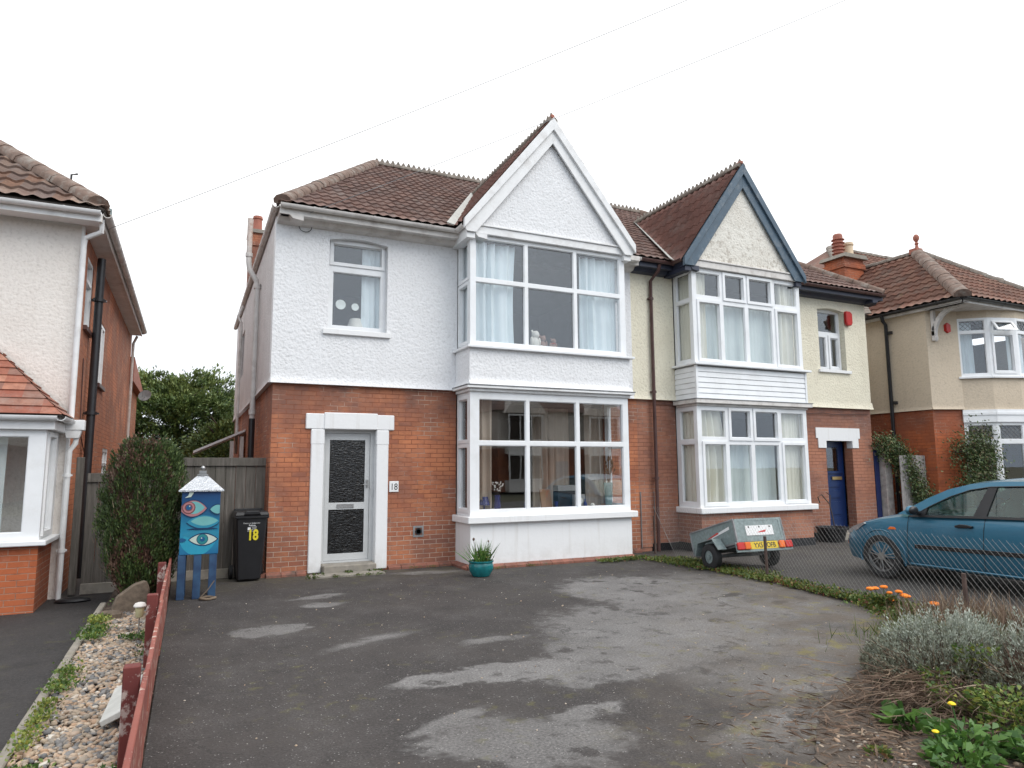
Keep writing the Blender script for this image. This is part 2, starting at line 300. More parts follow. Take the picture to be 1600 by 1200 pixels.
M['yellow'] = flat('yellow plate', (0.72, 0.50, 0.02), 0.5, var=0.03)
M['bin_yellow'] = flat('yellow sticker', (0.75, 0.62, 0.03), 0.5, var=0.03)
M['white_ink'] = flat('white lettering', (0.75, 0.75, 0.75), 0.5, var=0.02)
M['black_ink'] = flat('black lettering', (0.015, 0.015, 0.015), 0.5)
M['galv'] = flat('galvanised steel', (0.20, 0.25, 0.25), 0.55, metal=0.25, var=0.2, scale=22, dirt=(0.33, 0.36, 0.36), dirtamt=0.5, dscale=12)
M['wire'] = flat('galvanised wire', (0.24, 0.235, 0.22), 0.5, metal=0.3)
M['rust'] = flat('rusty post', (0.09, 0.06, 0.05), 0.85, var=0.3)
M['teal_glaze'] = flat('teal glaze', (0.01, 0.14, 0.15), 0.15, var=0.25, scale=14)
M['soil'] = flat('dark soil', (0.07, 0.05, 0.04), 0.95, var=0.4, scale=18, bump=0.8, bscale=35, bdist=0.02, dirt=(0.2, 0.15, 0.11), dirtamt=0.6, dscale=9)
M['verge'] = flat('littered soil', (0.085, 0.066, 0.052), 0.95, var=0.35, scale=22, bump=0.9, bscale=45, bdist=0.02, dirt=(0.17, 0.13, 0.10), dirtamt=0.8, dscale=12)
M['fence_wood'] = None
t = NT('weathered fence boards'); uv = t.uv()
mp = t.node('Mapping'); mp.inputs['Scale'].default_value = (26, 1.6, 1); t.link(uv, mp.inputs['Vector'])
g = t.noise(mp.outputs[0], 1.0, 6, 0.65)
c = t.ramp(g, [(0.3, (0.06, 0.052, 0.045)), (0.55, (0.13, 0.115, 0.10)), (0.75, (0.21, 0.19, 0.17))])
c = t.mix(t.rng(t.noise(uv, 1.6, 4), 0.4, 0.7, 0, 0.5), c, (0.085, 0.08, 0.065)); t.col(c); t.set(Roughness=0.9); t.bump(g, 0.6, 0.006); M['fence_wood'] = t.m
t = NT('peeling red paint'); o = t.obj()
c = t.mix(t.rng(t.noise(o, 3, 4), 0.35, 0.65), (0.17, 0.035, 0.028), (0.11, 0.02, 0.018))
c = t.mix(t.rng(t.noise(o, 7, 8, 0.7), 0.55, 0.60), c, (0.38, 0.30, 0.27)); t.col(c); t.set(Roughness=0.7); t.bump(t.noise(o, 20, 5), 0.5, 0.004); M['red_wood'] = t.m
t = NT('peeling pale red paint'); o = t.obj()
c = t.mix(t.rng(t.noise(o, 3, 4), 0.35, 0.65), (0.30, 0.095, 0.065), (0.22, 0.06, 0.045))
c = t.mix(t.rng(t.noise(o, 9, 8, 0.7), 0.55, 0.62), c, (0.5, 0.38, 0.32)); t.col(c); t.set(Roughness=0.7); t.bump(t.noise(o, 20, 5), 0.5, 0.004); M['red_wood_pale'] = t.m
t = NT('blue metallic car paint'); o = t.obj()
t.col(t.mix(t.rng(t.noise(o, 3, 6), 0.4, 0.7, 0, 0.3), (0.033, 0.155, 0.25), (0.05, 0.18, 0.26))); t.set(Roughness=0.42, Metallic=0.45); t.b.inputs['Coat Weight'].default_value = 0.7; t.b.inputs['Coat Roughness'].default_value = 0.08; M['car_blue'] = t.m
t = NT('foil covered roof'); o = t.obj(); t.col((0.55, 0.57, 0.60)); t.set(Roughness=0.25, Metallic=0.9); t.bump(t.noise(o, 22, 6, 0.7), 0.9, 0.02); M['foil'] = t.m
t = NT('faded denim blue timber'); o = t.obj(); t.col(t.ramp(t.noise(o, 7, 6), [(0.3, (0.01, 0.03, 0.085)), (0.7, (0.03, 0.085, 0.17))])); t.set(Roughness=0.6); M['denim'] = t.m
t = NT('blue mural ground'); o = t.obj(); s_ = t.node('SeparateXYZ'); t.link(o, s_.inputs[0])
zz = t.math('ADD', s_.outputs['Z'], t.math('MULTIPLY', t.noise(o, 5, 5), 0.25))
t.col(t.ramp(t.rng(zz, 0.68, 1.48), [(0.0, (0.008, 0.12, 0.26)), (0.3, (0.015, 0.22, 0.35)), (0.5, (0.008, 0.14, 0.25)), (0.72, (0.006, 0.07, 0.18)), (1.0, (0.006, 0.045, 0.15))])); t.set(Roughness=0.4); M['mural'] = t.m
M['pebble'] = leafmat('river pebbles', [(0, (0.14, 0.14, 0.14)), (0.2, (0.25, 0.24, 0.23)), (0.4, (0.44, 0.35, 0.25)), (0.6, (0.52, 0.40, 0.29)), (0.8, (0.46, 0.30, 0.19)), (1, (0.68, 0.64, 0.56))], 0.7)
M['yew'] = leafmat('yew sprigs', [(0, (0.03, 0.055, 0.018)), (0.45, (0.06, 0.10, 0.026)), (0.82, (0.13, 0.17, 0.04)), (0.86, (0.11, 0.055, 0.04)), (1, (0.25, 0.14, 0.10))])
M['brown_twig'] = leafmat('brown twigs', [(0, (0.07, 0.045, 0.035)), (1, (0.19, 0.12, 0.09))])
M['hedge'] = leafmat('conifer leaves', [(0, (0.04, 0.075, 0.03)), (0.5, (0.10, 0.16, 0.045)), (1, (0.22, 0.27, 0.07))])
M['weed'] = leafmat('weed leaves', [(0, (0.05, 0.09, 0.02)), (0.5, (0.11, 0.16, 0.03)), (0.78, (0.24, 0.24, 0.05)), (0.86, (0.26, 0.13, 0.06)), (1, (0.22, 0.06, 0.04))], 0.55, 0.2)
M['broad'] = leafmat('broad green leaves', [(0, (0.05, 0.13, 0.03)), (1, (0.14, 0.28, 0.05))], 0.5, 0.2)
M['grey_leaf'] = leafmat('grey green sprigs', [(0, (0.16, 0.14, 0.09)), (0.3, (0.22, 0.23, 0.16)), (0.7, (0.34, 0.38, 0.31)), (1, (0.50, 0.53, 0.46))], 0.8)
M['straw'] = leafmat('dry straw', [(0, (0.10, 0.06, 0.042)), (0.6, (0.22, 0.145, 0.095)), (1, (0.42, 0.34, 0.24))], 0.8)
M['creeper'] = leafmat('creeper leaves', [(0, (0.04, 0.07, 0.025)), (0.7, (0.10, 0.15, 0.04)), (1, (0.22, 0.15, 0.08))])
M['bedweed'] = leafmat('bed weed leaves', [(0, (0.06, 0.13, 0.03)), (0.5, (0.14, 0.22, 0.04)), (1, (0.33, 0.33, 0.06))], 0.55, 0.2)
M['moss'] = leafmat('moss', [(0, (0.08, 0.10, 0.02)), (1, (0.2, 0.2, 0.04))], 0.9)
M['marigold'] = flat('orange petals', (0.85, 0.22, 0.01), 0.6, var=0.15)
M['dandelion'] = flat('yellow petals', (0.85, 0.62, 0.01), 0.6)
M['bark'] = flat('dark bark', (0.08, 0.06, 0.05), 0.9, var=0.3, bump=0.5)

# ------------------------------------------------------------------ mesh builder
Y_ = lambda y: (lambda u, v, w: (u, y+w, v))          # a wall facing -y
XL = lambda x: (lambda u, v, w: (x+w, u, v))          # a wall facing -x
XR = lambda x: (lambda u, v, w: (x-w, u, v))          # a wall facing +x
def LINE(x0, y0, x1, y1):                             # vertical wall from a to b, outside on its right when going a->b
    L = math.hypot(x1-x0, y1-y0); dx, dy = (x1-x0)/L, (y1-y0)/L
    return (lambda u, v, w: (x0+dx*u-dy*w, y0+dy*u+dx*w, v)), L

class MB:
    def __init__(s): s.v = []; s.f = []; s.mi = []; s.cur = 0
    def add(s, vs, fs):
        k = len(s.v); s.v += [tuple(p) for p in vs]; s.f += [tuple(i+k for i in f) for f in fs]; s.mi += [s.cur]*len(fs); return s
    def box(s, x0, y0, z0, x1, y1, z1):
        return s.add([(x0,y0,z0),(x1,y0,z0),(x1,y1,z0),(x0,y1,z0),(x0,y0,z1),(x1,y0,z1),(x1,y1,z1),(x0,y1,z1)],
                     [(0,3,2,1),(4,5,6,7),(0,1,5,4),(1,2,6,5),(2,3,7,6),(3,0,4,7)])
    def mbox(s, f, u0, u1, v0, v1, w0, w1):
        return s.prism([(u0,v0),(u1,v0),(u1,v1),(u0,v1)], f, w0, w1)
    def prism(s, pts, f, w0, w1):
        n = len(pts); vs = [f(u, v, w0) for u, v in pts] + [f(u, v, w1) for u, v in pts]
        return s.add(vs, [tuple(range(n)), tuple(range(2*n-1, n-1, -1))] + [(i, n+i, n+(i+1) % n, (i+1) % n) for i in range(n)])
    def plate(s, f, u0, u1, v0, v1, holes, th):
        us = sorted({u0, u1, *[h[0] for h in holes], *[h[1] for h in holes]}); vs = sorted({v0, v1, *[h[2] for h in holes], *[h[3] for h in holes]})
        us = [a for a in us if u0-1e-9 <= a <= u1+1e-9]; vs = [a for a in vs if v0-1e-9 <= a <= v1+1e-9]
        def solid(i, j):
            if i < 0 or j < 0 or i >= len(us)-1 or j >= len(vs)-1: return False
            cu, cv = (us[i]+us[i+1])/2, (vs[j]+vs[j+1])/2
            return not any(h[0] < cu < h[1] and h[2] < cv < h[3] for h in holes)
        idx = {}; V = []; Fs = []
        def vi(i, j, w):
            if (i, j, w) not in idx: idx[(i, j, w)] = len(V); V.append(f(us[i], vs[j], th*w))
            return idx[(i, j, w)]
        for i in range(len(us)-1):
            for j in range(len(vs)-1):
                if not solid(i, j): continue
                Fs.append((vi(i,j,0), vi(i+1,j,0), vi(i+1,j+1,0), vi(i,j+1,0))); Fs.append((vi(i,j,1), vi(i,j+1,1), vi(i+1,j+1,1), vi(i+1,j,1)))
                if not solid(i-1, j): Fs.append((vi(i,j,0), vi(i,j+1,0), vi(i,j+1,1), vi(i,j,1)))
                if not solid(i+1, j): Fs.append((vi(i+1,j,0), vi(i+1,j,1), vi(i+1,j+1,1), vi(i+1,j+1,0)))
                if not solid(i, j-1): Fs.append((vi(i,j,0), vi(i,j,1), vi(i+1,j,1), vi(i+1,j,0)))
                if not solid(i, j+1): Fs.append((vi(i,j+1,0), vi(i+1,j+1,0), vi(i+1,j+1,1), vi(i,j+1,1)))
        return s.add(V, Fs)
    def tube(s, path, r, n=8, caps=True, squash=None):
        P = [Vector(p) for p in path]; rs = r if isinstance(r, (list, tuple)) else [r]*len(P)
        vs = []; nrm = None
        for i, p in enumerate(P):
            d = (P[min(i+1, len(P)-1)]-P[max(i-1, 0)]).normalized()
            if nrm is None: nrm = d.orthogonal().normalized()
            nrm = (nrm-d*nrm.dot(d)).normalized(); b = d.cross(nrm)
            for k in range(n):
                a = 2*math.pi*(k+0.5)/n; vs.append(p+nrm*math.cos(a)*rs[i]+b*math.sin(a)*rs[i])
        fs = [(i*n+k, i*n+(k+1) % n, (i+1)*n+(k+1) % n, (i+1)*n+k) for i in range(len(P)-1) for k in range(n)]
        if caps: fs += [tuple(range(n-1, -1, -1)), tuple(range((len(P)-1)*n, len(P)*n))]
        return s.add(vs, fs)
    def bar(s, a, b, wd, ht):
        a, b = Vector(a), Vector(b); d = (b-a).normalized(); side = d.cross(Vector((0,0,1)))
        if side.length < 1e-4: side = Vector((1,0,0))
        side.normalize(); u = side.cross(d); vs = []
        for p in (a, b): vs += [p+side*wd/2*i+u*ht/2*j for i, j in ((-1,-1),(1,-1),(1,1),(-1,1))]
        return s.add(vs, [(3,2,1,0),(4,5,6,7),(0,1,5,4),(1,2,6,5),(2,3,7,6),(3,0,4,7)])
    def sweep(s, prof, a, b, out):
        """closed profile (o, z) swept from a to b; o is measured along the horizontal vector out"""
        a, b, out = Vector(a), Vector(b), Vector(out); n = len(prof)
        vs = [p+out*o+Vector((0,0,z)) for p in (a, b) for o, z in prof]
        return s.add(vs, [(i, (i+1) % n, n+(i+1) % n, n+i) for i in range(n)] + [tuple(range(n-1,-1,-1)), tuple(range(n, 2*n))])
    def lathe(s, prof, c=(0,0,0), n=20, sx=1, sy=1):
        vs = [(c[0]+math.cos(2*math.pi*k/n)*r*sx, c[1]+math.sin(2*math.pi*k/n)*r*sy, c[2]+z) for r, z in prof for k in range(n)]
        m = len(prof); fs = [(i*n+k, i*n+(k+1) % n, (i+1)*n+(k+1) % n, (i+1)*n+k) for i in range(m-1) for k in range(n)]
        fs += [tuple(range(n-1,-1,-1)), tuple(range((m-1)*n, m*n))]
        return s.add(vs, fs)
    def blob(s, c, r, n=10, m=7, jit=0.0):
        vs = []; c = Vector(c)
        for i in range(1, m):
            for k in range(n):
                th = math.pi*i/m; ph = 2*math.pi*k/n; j = 1+random.uniform(-jit, jit)
                vs.append((c.x+r[0]*math.sin(th)*math.cos(ph)*j, c.y+r[1]*math.sin(th)*math.sin(ph)*j, c.z-r[2]*math.cos(th)*j))
        b = len(vs); vs += [(c.x, c.y, c.z-r[2]), (c.x, c.y, c.z+r[2])]
        fs = [(i*n+k, i*n+(k+1) % n, (i+1)*n+(k+1) % n, (i+1)*n+k) for i in range(m-2) for k in range(n)]
        fs += [(b, (k+1) % n, k) for k in range(n)] + [(b+1, (m-2)*n+k, (m-2)*n+(k+1) % n) for k in range(n)]
        return s.add(vs, fs)
    def build(s, name, mats, parent=None, smooth=False, bevel=0, norm=True, uvmode='box'):
        me = D.meshes.new(name); me.from_pydata(s.v, [], s.f)
        mats = mats if isinstance(mats, (list, tuple)) else [mats]
        for m in mats: me.materials.append(M[m] if isinstance(m, str) else m)
        if len(mats) > 1: me.polygons.foreach_set('material_index', s.mi)
        bm = bmesh.new(); bm.from_mesh(me)
        if norm: bmesh.ops.recalc_face_normals(bm, faces=bm.faces)
        if bevel: bmesh.ops.bevel(bm, geom=list(bm.edges), offset=bevel, segments=1, affect='EDGES', clamp_overlap=True)
        if smooth:
            for f in bm.faces: f.smooth = True
            lim = R(smooth if smooth is not True else 40)
            for e in bm.edges:
                if len(e.link_faces) != 2 or e.calc_face_angle(0) > lim: e.smooth = False
        uvl = bm.loops.layers.uv.new('UVMap'); bm.normal_update()
        for f in bm.faces:
            n = f.normal; ax, ay, az = abs(n.x), abs(n.y), abs(n.z)
            for l in f.loops:
                p = l.vert.co
                l[uvl].uv = (p.y+0.11, p.z) if (ax > ay and ax > az) else ((p.x, p.z) if ay >= az else (p.x, p.y))
        bm.to_mesh(me); bm.free()
        ob = D.objects.new(name, me); COL.objects.link(ob)
        if parent: ob.parent = parent
        return ob

def tag(o, label=None, cat=None, group=None, kind=None):
    if label: o['label'] = label
    if cat: o['category'] = cat
    if group: o['group'] = group
    if kind: o['kind'] = kind
    return o
def empty(name, label, cat, loc=(0,0,0), group=None, rot=(0,0,0)):
    o = D.objects.new(name, None); COL.objects.link(o); o.location = loc; o.rotation_euler = rot; o.empty_display_size = 0.2
    return tag(o, label, cat, group)

def text(body, size, mat, parent, loc, rot=(R(90),0,0), name='lettering', ext=0.001, bold=0.0, sx=1.0, align='CENTER'):
    cu = D.curves.new('txt', 'FONT'); cu.body = body; cu.size = size; cu.extrude = ext; cu.align_x = align; cu.offset = bold
    tmp = D.objects.new('txt', cu); COL.objects.link(tmp)
    dg = bpy.context.evaluated_depsgraph_get(); me = D.meshes.new_from_object(tmp.evaluated_get(dg)); D.objects.remove(tmp)
    mt = Matrix.LocRotScale(Vector(loc), Matrix.Rotation(rot[2],3,'Z')@Matrix.Rotation(rot[0],3,'X'), Vector((sx,1,1)))
    me.transform(mt); me.materials.clear(); me.materials.append(M[mat]); me.name = name
    ob = D.objects.new(name, me); COL.objects.link(ob); ob.parent = parent; return ob

def leaves(name, mat, P, Dn, size, aspect=0.35, parent=None, fold=0.25, droop=0.0, tint=None, seed=1, shape='leaf'):
    """many small leaf faces; P base points, Dn directions (n,3), size (n,)"""
    g = np.random.default_rng(seed); P = np.asarray(P, float); n = len(P); Dn = np.asarray(Dn, float)
    Dn = Dn/np.maximum(np.linalg.norm(Dn, axis=1, keepdims=True), 1e-6); size = np.broadcast_to(np.asarray(size, float), (n,))[:, None]
    rv = g.normal(size=(n, 3)); side = np.cross(Dn, rv); side /= np.maximum(np.linalg.norm(side, axis=1, keepdims=True), 1e-6)
    nn = np.cross(side, Dn); dr = np.zeros((n, 3)); dr[:, 2] = -droop
    tip = P+Dn*size+dr*size; mid = P+Dn*size*(0.5 if shape == 'leaf' else 0.35)+dr*size*0.2
    if shape == 'leaf':
        V = np.stack([P, mid+side*size*aspect+nn*size*fold*0.3, tip, mid-side*size*aspect+nn*size*fold*0.3], 1)
    else:
        V = np.stack([P-side*size*aspect, P+side*size*aspect, mid+side*size*aspect*0.7+nn*size*fold*0.1, tip], 1)
    V = V.reshape(-1, 3); me = D.meshes.new(name)
    me.vertices.add(4*n); me.vertices.foreach_set('co', V.ravel()); me.loops.add(4*n); me.loops.foreach_set('vertex_index', np.arange(4*n, dtype=np.int32))
    me.polygons.add(n); me.polygons.foreach_set('loop_start', np.arange(0, 4*n, 4, dtype=np.int32)); me.polygons.foreach_set('loop_total', np.full(n, 4, dtype=np.int32))
    me.update(calc_edges=True); t_ = g.random(n) if tint is None else np.clip(tint, 0, 1)
    uv = me.uv_layers.new(name='UVMap'); uvd = np.stack([np.repeat(t_, 4), np.tile([0, .5, 1, .5], n)], 1); uv.data.foreach_set('uv', uvd.ravel())
    me.materials.append(M[mat]); ob = D.objects.new(name, me); COL.objects.link(ob)
    if parent: ob.parent = parent
    return ob

# ------------------------------------------------------------------ building helpers
def window(parent, f, u0, u1, v0, v1, panes, th=0.07, casements=(), gw=0.04, name='window', mat='pvc', gmat='glass', lead=None, label=None):
    fr = MB(); fr.plate(f, u0, u1, v0, v1, panes, th)
    for (a, b, c, d) in panes:      # glazing bead: a small inner step
        g = lambda u, v, w: f(u, v, w+0.018)
        fr.plate(g, a, b, c, d, [(a+0.012, b-0.012, c+0.012, d-0.012)], 0.03)
    for (a, b, c, d) in casements:
        g = lambda u, v, w: f(u, v, w-0.022)
        fr.plate(g, a, b, c, d, [(a+0.055, b-0.055, c+0.055, d-0.055)], 0.06)
    o = fr.build(name, mat, parent, bevel=0)
    if label: o['label'] = label
    g = MB()
    for (a, b, c, d) in panes: g.mbox(f, a+0.004, b-0.004, c+0.004, d-0.004, gw, gw+0.006)
    g.build('pane', gmat, o)
    if lead:
        m = MB()
        for (a, b, c, d) in lead:
            W, H = b-a, d-c; st = 0.11
            k = -H
            while k < W:
                for sgn in (1, -1):
                    u_a, v_a, u_b, v_b = k, 0, k+H, H
                    if u_a < 0: v_a -= u_a; u_a = 0
                    if u_b > W: v_b -= u_b-W; u_b = W
                    if sgn < 0: v_a, v_b = H-v_a, H-v_b
                    if u_b-u_a > 0.02: m.bar(f(a+u_a, c+v_a, gw-0.004), f(a+u_b, c+v_b, gw-0.004), 0.007, 0.007)
                k += st
        m.build('lead_lattice', 'lead', o)
    return o

def curtain(label, f, u0, u1, v0, v1, mat, folds=None, depth=0.045, group='curtains hanging in the windows', gather=0.0, name='curtain'):
    W = abs(u1-u0); folds = max(2, int((folds or max(3, int(W/0.09)))*0.8)); n = folds*8; rows = 8; ph = random.uniform(0, 6)
    vs, fs, uvs = [], [], []
    for j in range(rows+1):
        t_ = j/rows; vv = v0+(v1-v0)*t_
        for i in range(n+1):
            s_ = i/n; q_ = s_+0.09*math.sin(4.1*s_+ph)+0.03*math.sin(11*s_+ph*2); ww = depth*(0.75+0.5*math.sin(3*s_+ph))*(math.sin(2*math.pi*folds*q_+ph+0.9*math.sin(2.2*t_+ph))+0.4*math.sin(2*math.pi*folds*2.3*q_+ph*2+t_))
            uu = u0+(u1-u0)*(s_*(1-gather*math.sin(math.pi*(1-t_)*0.8)))
            for k in (0, 0.004): vs.append(f(uu, vv, ww+k))
    S = (n+1)*2
    for j in range(rows):
        for i in range(n):
            a = j*S+i*2; fs.append((a, a+2, a+S+2, a+S)); fs.append((a+1, a+S+1, a+S+3, a+3))
    m = MB(); m.add(vs, fs); o = m.build(name, mat, None, smooth=80)
    uv = o.data.uv_layers[0].data
    for l in o.data.loops:
        uv[l.index].uv = (((l.vertex_index//2) % (n+1)*7 % 13)/13, 0)
    return tag(o, label, 'curtain', group)

def roof_plane(name, mat, parent, O, U, V, poly, tw=0.17, ch=0.31, amp=0.022, step=0.028, smooth=True, slab='inside_dark', flatprof=False, label=None):
    """tiled slope: local (u,v) along U and V from O, clipped to the convex polygon poly; real rolls and lapped courses"""
    O, U, V = Vector(O), Vector(U).normalized(), Vector(V).normalized(); N = U.cross(V).normalized()
    if N.z < 0: N = -N
    us = [p[0] for p in poly]; vs = [p[1] for p in poly]; u0, u1, v0, v1 = min(us), max(us), min(vs), max(vs)
    ns = 1 if flatprof else 6; nu = int(math.ceil((u1-u0)/tw))*ns; nc = int(math.ceil((v1-v0)/ch))
    verts = []; faces = []; rows = []
    for c in range(nc): rows += [(v0+c*ch, step, c), (v0+(c+1)*ch-0.002, 0.0, c)]
    for (v, h, c) in rows:
        for i in range(nu+1):
            u = u0+i*tw/ns; x = (i % ns)/ns if ns > 1 else 0
            sh = (c % 2)*0.5*tw if flatprof else 0
            hh = h+(0 if flatprof else amp*(math.cos(2*math.pi*x)*0.5+0.5)**1.0)
            rnd = (math.sin((i//ns)*12.9+c*78.2)*43758.5) % 1
            verts.append(O+U*u+V*v+N*(hh+rnd*0.006))
    for r in range(len(rows)-1):
        for i in range(nu):
            a = r*(nu+1)+i; faces.append((a, a+1, a+nu+2, a+nu+1))
    me = D.meshes.new(name); me.from_pydata(verts, [], faces); bm = bmesh.new(); bm.from_mesh(me); uvl = bm.loops.layers.uv.new('UVMap')
    bm.faces.ensure_lookup_table()
    k = 0
    for r in range(len(rows)-1):
        for i in range(nu):
            f = bm.faces[k]; k += 1; c = rows[r][2]
            cell = (i/ns+(0.5 if (flatprof and c % 2) else 0)+0.01)
            for l in f.loops: l[uvl].uv = (math.floor(cell)+0.5, c+0.5)
            f.smooth = smooth and (r % 2 == 0)
    n = len(poly); cx = sum(us)/n; cyy = sum(vs)/n
    for i in range(n):
        a, b = poly[i], poly[(i+1) % n]; e = Vector((b[0]-a[0], b[1]-a[1])); nr = Vector((e.y, -e.x))
        if nr.dot(Vector((cx-a[0], cyy-a[1]))) > 0: nr = -nr
        if nr.length < 1e-6: continue
        nr.normalize(); pn = U*nr.x+V*nr.y; pc = O+U*a[0]+V*a[1]
        bmesh.ops.bisect_plane(bm, geom=bm.verts[:]+bm.edges[:]+bm.faces[:], plane_co=pc, plane_no=pn, clear_outer=True)
    # boarding under the tiles
    bm.normal_update()
    lo = [bm.verts.new(O+U*p[0]+V*p[1]-N*0.035) for p in poly]; hi = [bm.verts.new(O+U*p[0]+V*p[1]-N*0.004) for p in poly]
    fl = [bm.faces.new(lo), bm.faces.new(list(reversed(hi)))] + [bm.faces.new((lo[i], lo[(i+1) % n], hi[(i+1) % n], hi[i])) for i in range(n)]
    for f in fl: f.material_index = 1
    bmesh.ops.recalc_face_normals(bm, faces=fl)
    bm.to_mesh(me); bm.free(); me.materials.append(M[mat]); me.materials.append(M[slab])
    o = D.objects.new(name, me); COL.objects.link(o); o.parent = parent
    if label: o['label'] = label
    return o

def ridge(parent, a, b, r=0.1, crest=False, mat='ridge', name='ridge_tiles', ln=0.42, droop=0.0):
    a, b = Vector(a), Vector(b); L = (b-a).length; d = (b-a).normalized(); n = max(1, int(L/ln)); m = MB()
    side = d.cross(Vector((0,0,1))).normalized(); u = side.cross(d)
    for k in range(n):
        p, q = a+d*(L*k/n), a+d*(L*(k+1)/n-0.008); jz = random.uniform(-0.006, 0.006); V = []
        for P, rr in ((p, r*1.03), (q, r*0.98)):
            for t_ in range(7):
                an = math.pi*(-0.08+1.16*t_/6); V.append(P+side*math.cos(an)*rr*1.15+u*(math.sin(an)*rr*0.85+jz-0.02))
            V.append(P-u*0.06+side*(-rr*0.9)); V.append(P-u*0.06+side*(rr*0.9))
        m.add(V, [(i, (i+1) % 9, 9+(i+1) % 9, 9+i) for i in range(9)] + [tuple(range(8, -1, -1)), tuple(range(9, 18))])
    o = m.build(name, mat, parent, smooth=50)
    if crest:
        c = MB(); k = 0.06
        while k < L-0.05:
            p = a+d*k+u*(r*0.78); hh = 0.075*random.uniform(0.85, 1.1)
            c.add([p-d*0.05-side*0.014, p+d*0.05-side*0.014, p+d*0.012+u*hh-side*0.01, p-d*0.012+u*hh-side*0.01,
                   p-d*0.05+side*0.014, p+d*0.05+side*0.014, p+d*0.012+u*hh+side*0.01, p-d*0.012+u*hh+side*0.01],
                  [(0,1,2,3),(7,6,5,4),(0,4,5,1),(1,5,6,2),(2,6,7,3),(3,7,4,0)])
            k += 0.135
        c.build('ridge_crest', mat, o)
    return o

def gutter(parent, a, b, out, mat='old_white', r=0.055, name='gutter'):
    prof = []
    for i in range(9):
        an = math.pi+math.pi*i/8; prof.append((r+r*math.cos(an), r*math.sin(an)))
    for i in range(8, -1, -1):
        an = math.pi+math.pi*i/8; prof.append((r+(r-0.007)*math.cos(an), 0.004+(r-0.007)*math.sin(an)))
    m = MB(); m.sweep(prof, a, b, out)
    A, B = Vector(a), Vector(b); L = (B-A).length; k = 0.5
    while k < L:            # brackets and joints
        p = A+(B-A)*(k/L); q = p+(B-A).normalized()*0.03
        pr = [(r+(r+0.006)*math.cos(math.pi+math.pi*i/8), (r+0.006)*math.sin(math.pi+math.pi*i/8)) for i in range(9)]+[(2*r, 0.006), (0, 0.006)]
        m.sweep(pr, p, q, out); k += 0.95
    return m.build(name, mat, parent, smooth=40)

def pipe(parent, path, r, mat, name='downpipe', clips=(), clipr=1.35, n=10):
    m = MB(); m.tube(path, r, n); 
    for c in clips: m.tube([(c[0], c[1], c[2]-0.025), (c[0], c[1], c[2]+0.025)], r*clipr, n); m.box(c[0]-r*1.7, c[1]-0.01, c[2]-0.012, c[0]+r*1.7, c[1]+r+0.02, c[2]+0.012)
    return m.build(name, mat, parent, smooth=40)

def sill(parent, f, u0, u1, v0, v1, out=0.06, inn=0.05, mat='white_wood', name='sill'):
    m = MB(); m.mbox(f, u0, u1, v0, v1, -out, inn); return m.build(name, mat, parent, bevel=0.006)

def chimney_pot(parent, c, r, h, mat, louvre=False):
    m = MB()
    if louvre:
        pr = [(r*0.95, 0)]
        for k in range(5): z = h*(0.12+0.15*k); pr += [(r*0.85, z), (r*1.15, z+h*0.02), (r*1.15, z+h*0.04), (r*0.85, z+h*0.07)]
        pr += [(r*0.85, h*0.93), (r*0.7, h)]
    else: pr = [(r*1.05, 0), (r*0.95, h*0.1), (r*0.88, h*0.8), (r*1.05, h*0.84), (r*1.05, h*0.9), (r*0.95, h*0.93), (r*0.95, h)]
    m.lathe(pr, c, 16); return m.build('chimney_pot', mat, parent, smooth=40)

# ================================================================== GROUND
g = MB(); g.box(-900, -900, -0.40, 900, 900, -0.16); tag(g.build('ground', flat('rough garden ground', (0.10, 0.10, 0.06), 0.95, var=0.4, scale=0.8)), kind='structure')
PATCH = [(3.2, -7.0, 0.8, 0.4, -10, 0.6, 1.1), (5.1, -5.1, 0.7, 0.8, 0, 1.0, 1.1), (4.3, -2.9, 0.9, 0.5, 10, 0.2, 0.9),  # x, y, rx, ry, angle, edge softness, wobble
    (-0.30, -3.62, 0.38, 0.26, 0, 0.12, 0.5), (0.45, -1.95, 0.34, 0.13, 10, 0.35, 0.5), (0.42, -2.45, 0.22, 0.13, 0, 0.4, 0.5),
    (4.45, -3.5, 1.0, 1.3, 10, 0.15, 1.0), (5.6, -3.6, 0.8, 0.9, 10, 0.9, 1.3), (3.6, -5.0, 1.5, 1.05, 15, 0.2, 1.1), (2.7, -5.85, 1.25, 0.75, 10, 0.12, 1.1), (3.7, -6.2, 1.2, 0.6, -15, 0.7, 1.1),
    (1.45, -5.95, 0.6, 0.26, 0, 0.12, 0.7), (0.75, -5.95, 0.45, 0.17, 8, 0.15, 0.6), (0.75, -7.25, 0.62, 0.40, -25, 0.15, 0.9), (1.35, -7.0, 0.3, 0.13, 0, 0.2, 0.6), (0.45, -6.75, 0.33, 0.09, 25, 0.25, 0.5),
    (2.3, -7.8, 0.5, 0.3, 0, 0.6, 1.0), (0.55, -4.45, 0.45, 0.1, 20, 0.8, 0.6), (0.1, -8.2, 0.5, 0.18, 0, 0.6, 0.9), (2.35, -0.6, 0.5, 0.16, -12, 0.4, 0.4), (1.55, -4.9, 0.3, 0.1, 0, 0.5, 0.5)]
g = MB(); g.box(-1.27, -14, -0.16, 6.55, 0.3, 0.0)
tag(g.build('driveway', tarmac('worn tarmac', (0.030, 0.0265, 0.0255), (0.20, 0.193, 0.188), PATCH)), kind='structure')
g = MB(); g.box(6.55, -14, -0.16, 24, 0.35, -0.004)
tag(g.build('neighbour_driveway', tarmac('dark gritty tarmac', (0.034, 0.031, 0.029), (0.2, 0.2, 0.2), (), 0.6, 0.3)), kind='structure')
g = MB(); g.box(-12, -14, -0.30, -2.0, 12, -0.10)
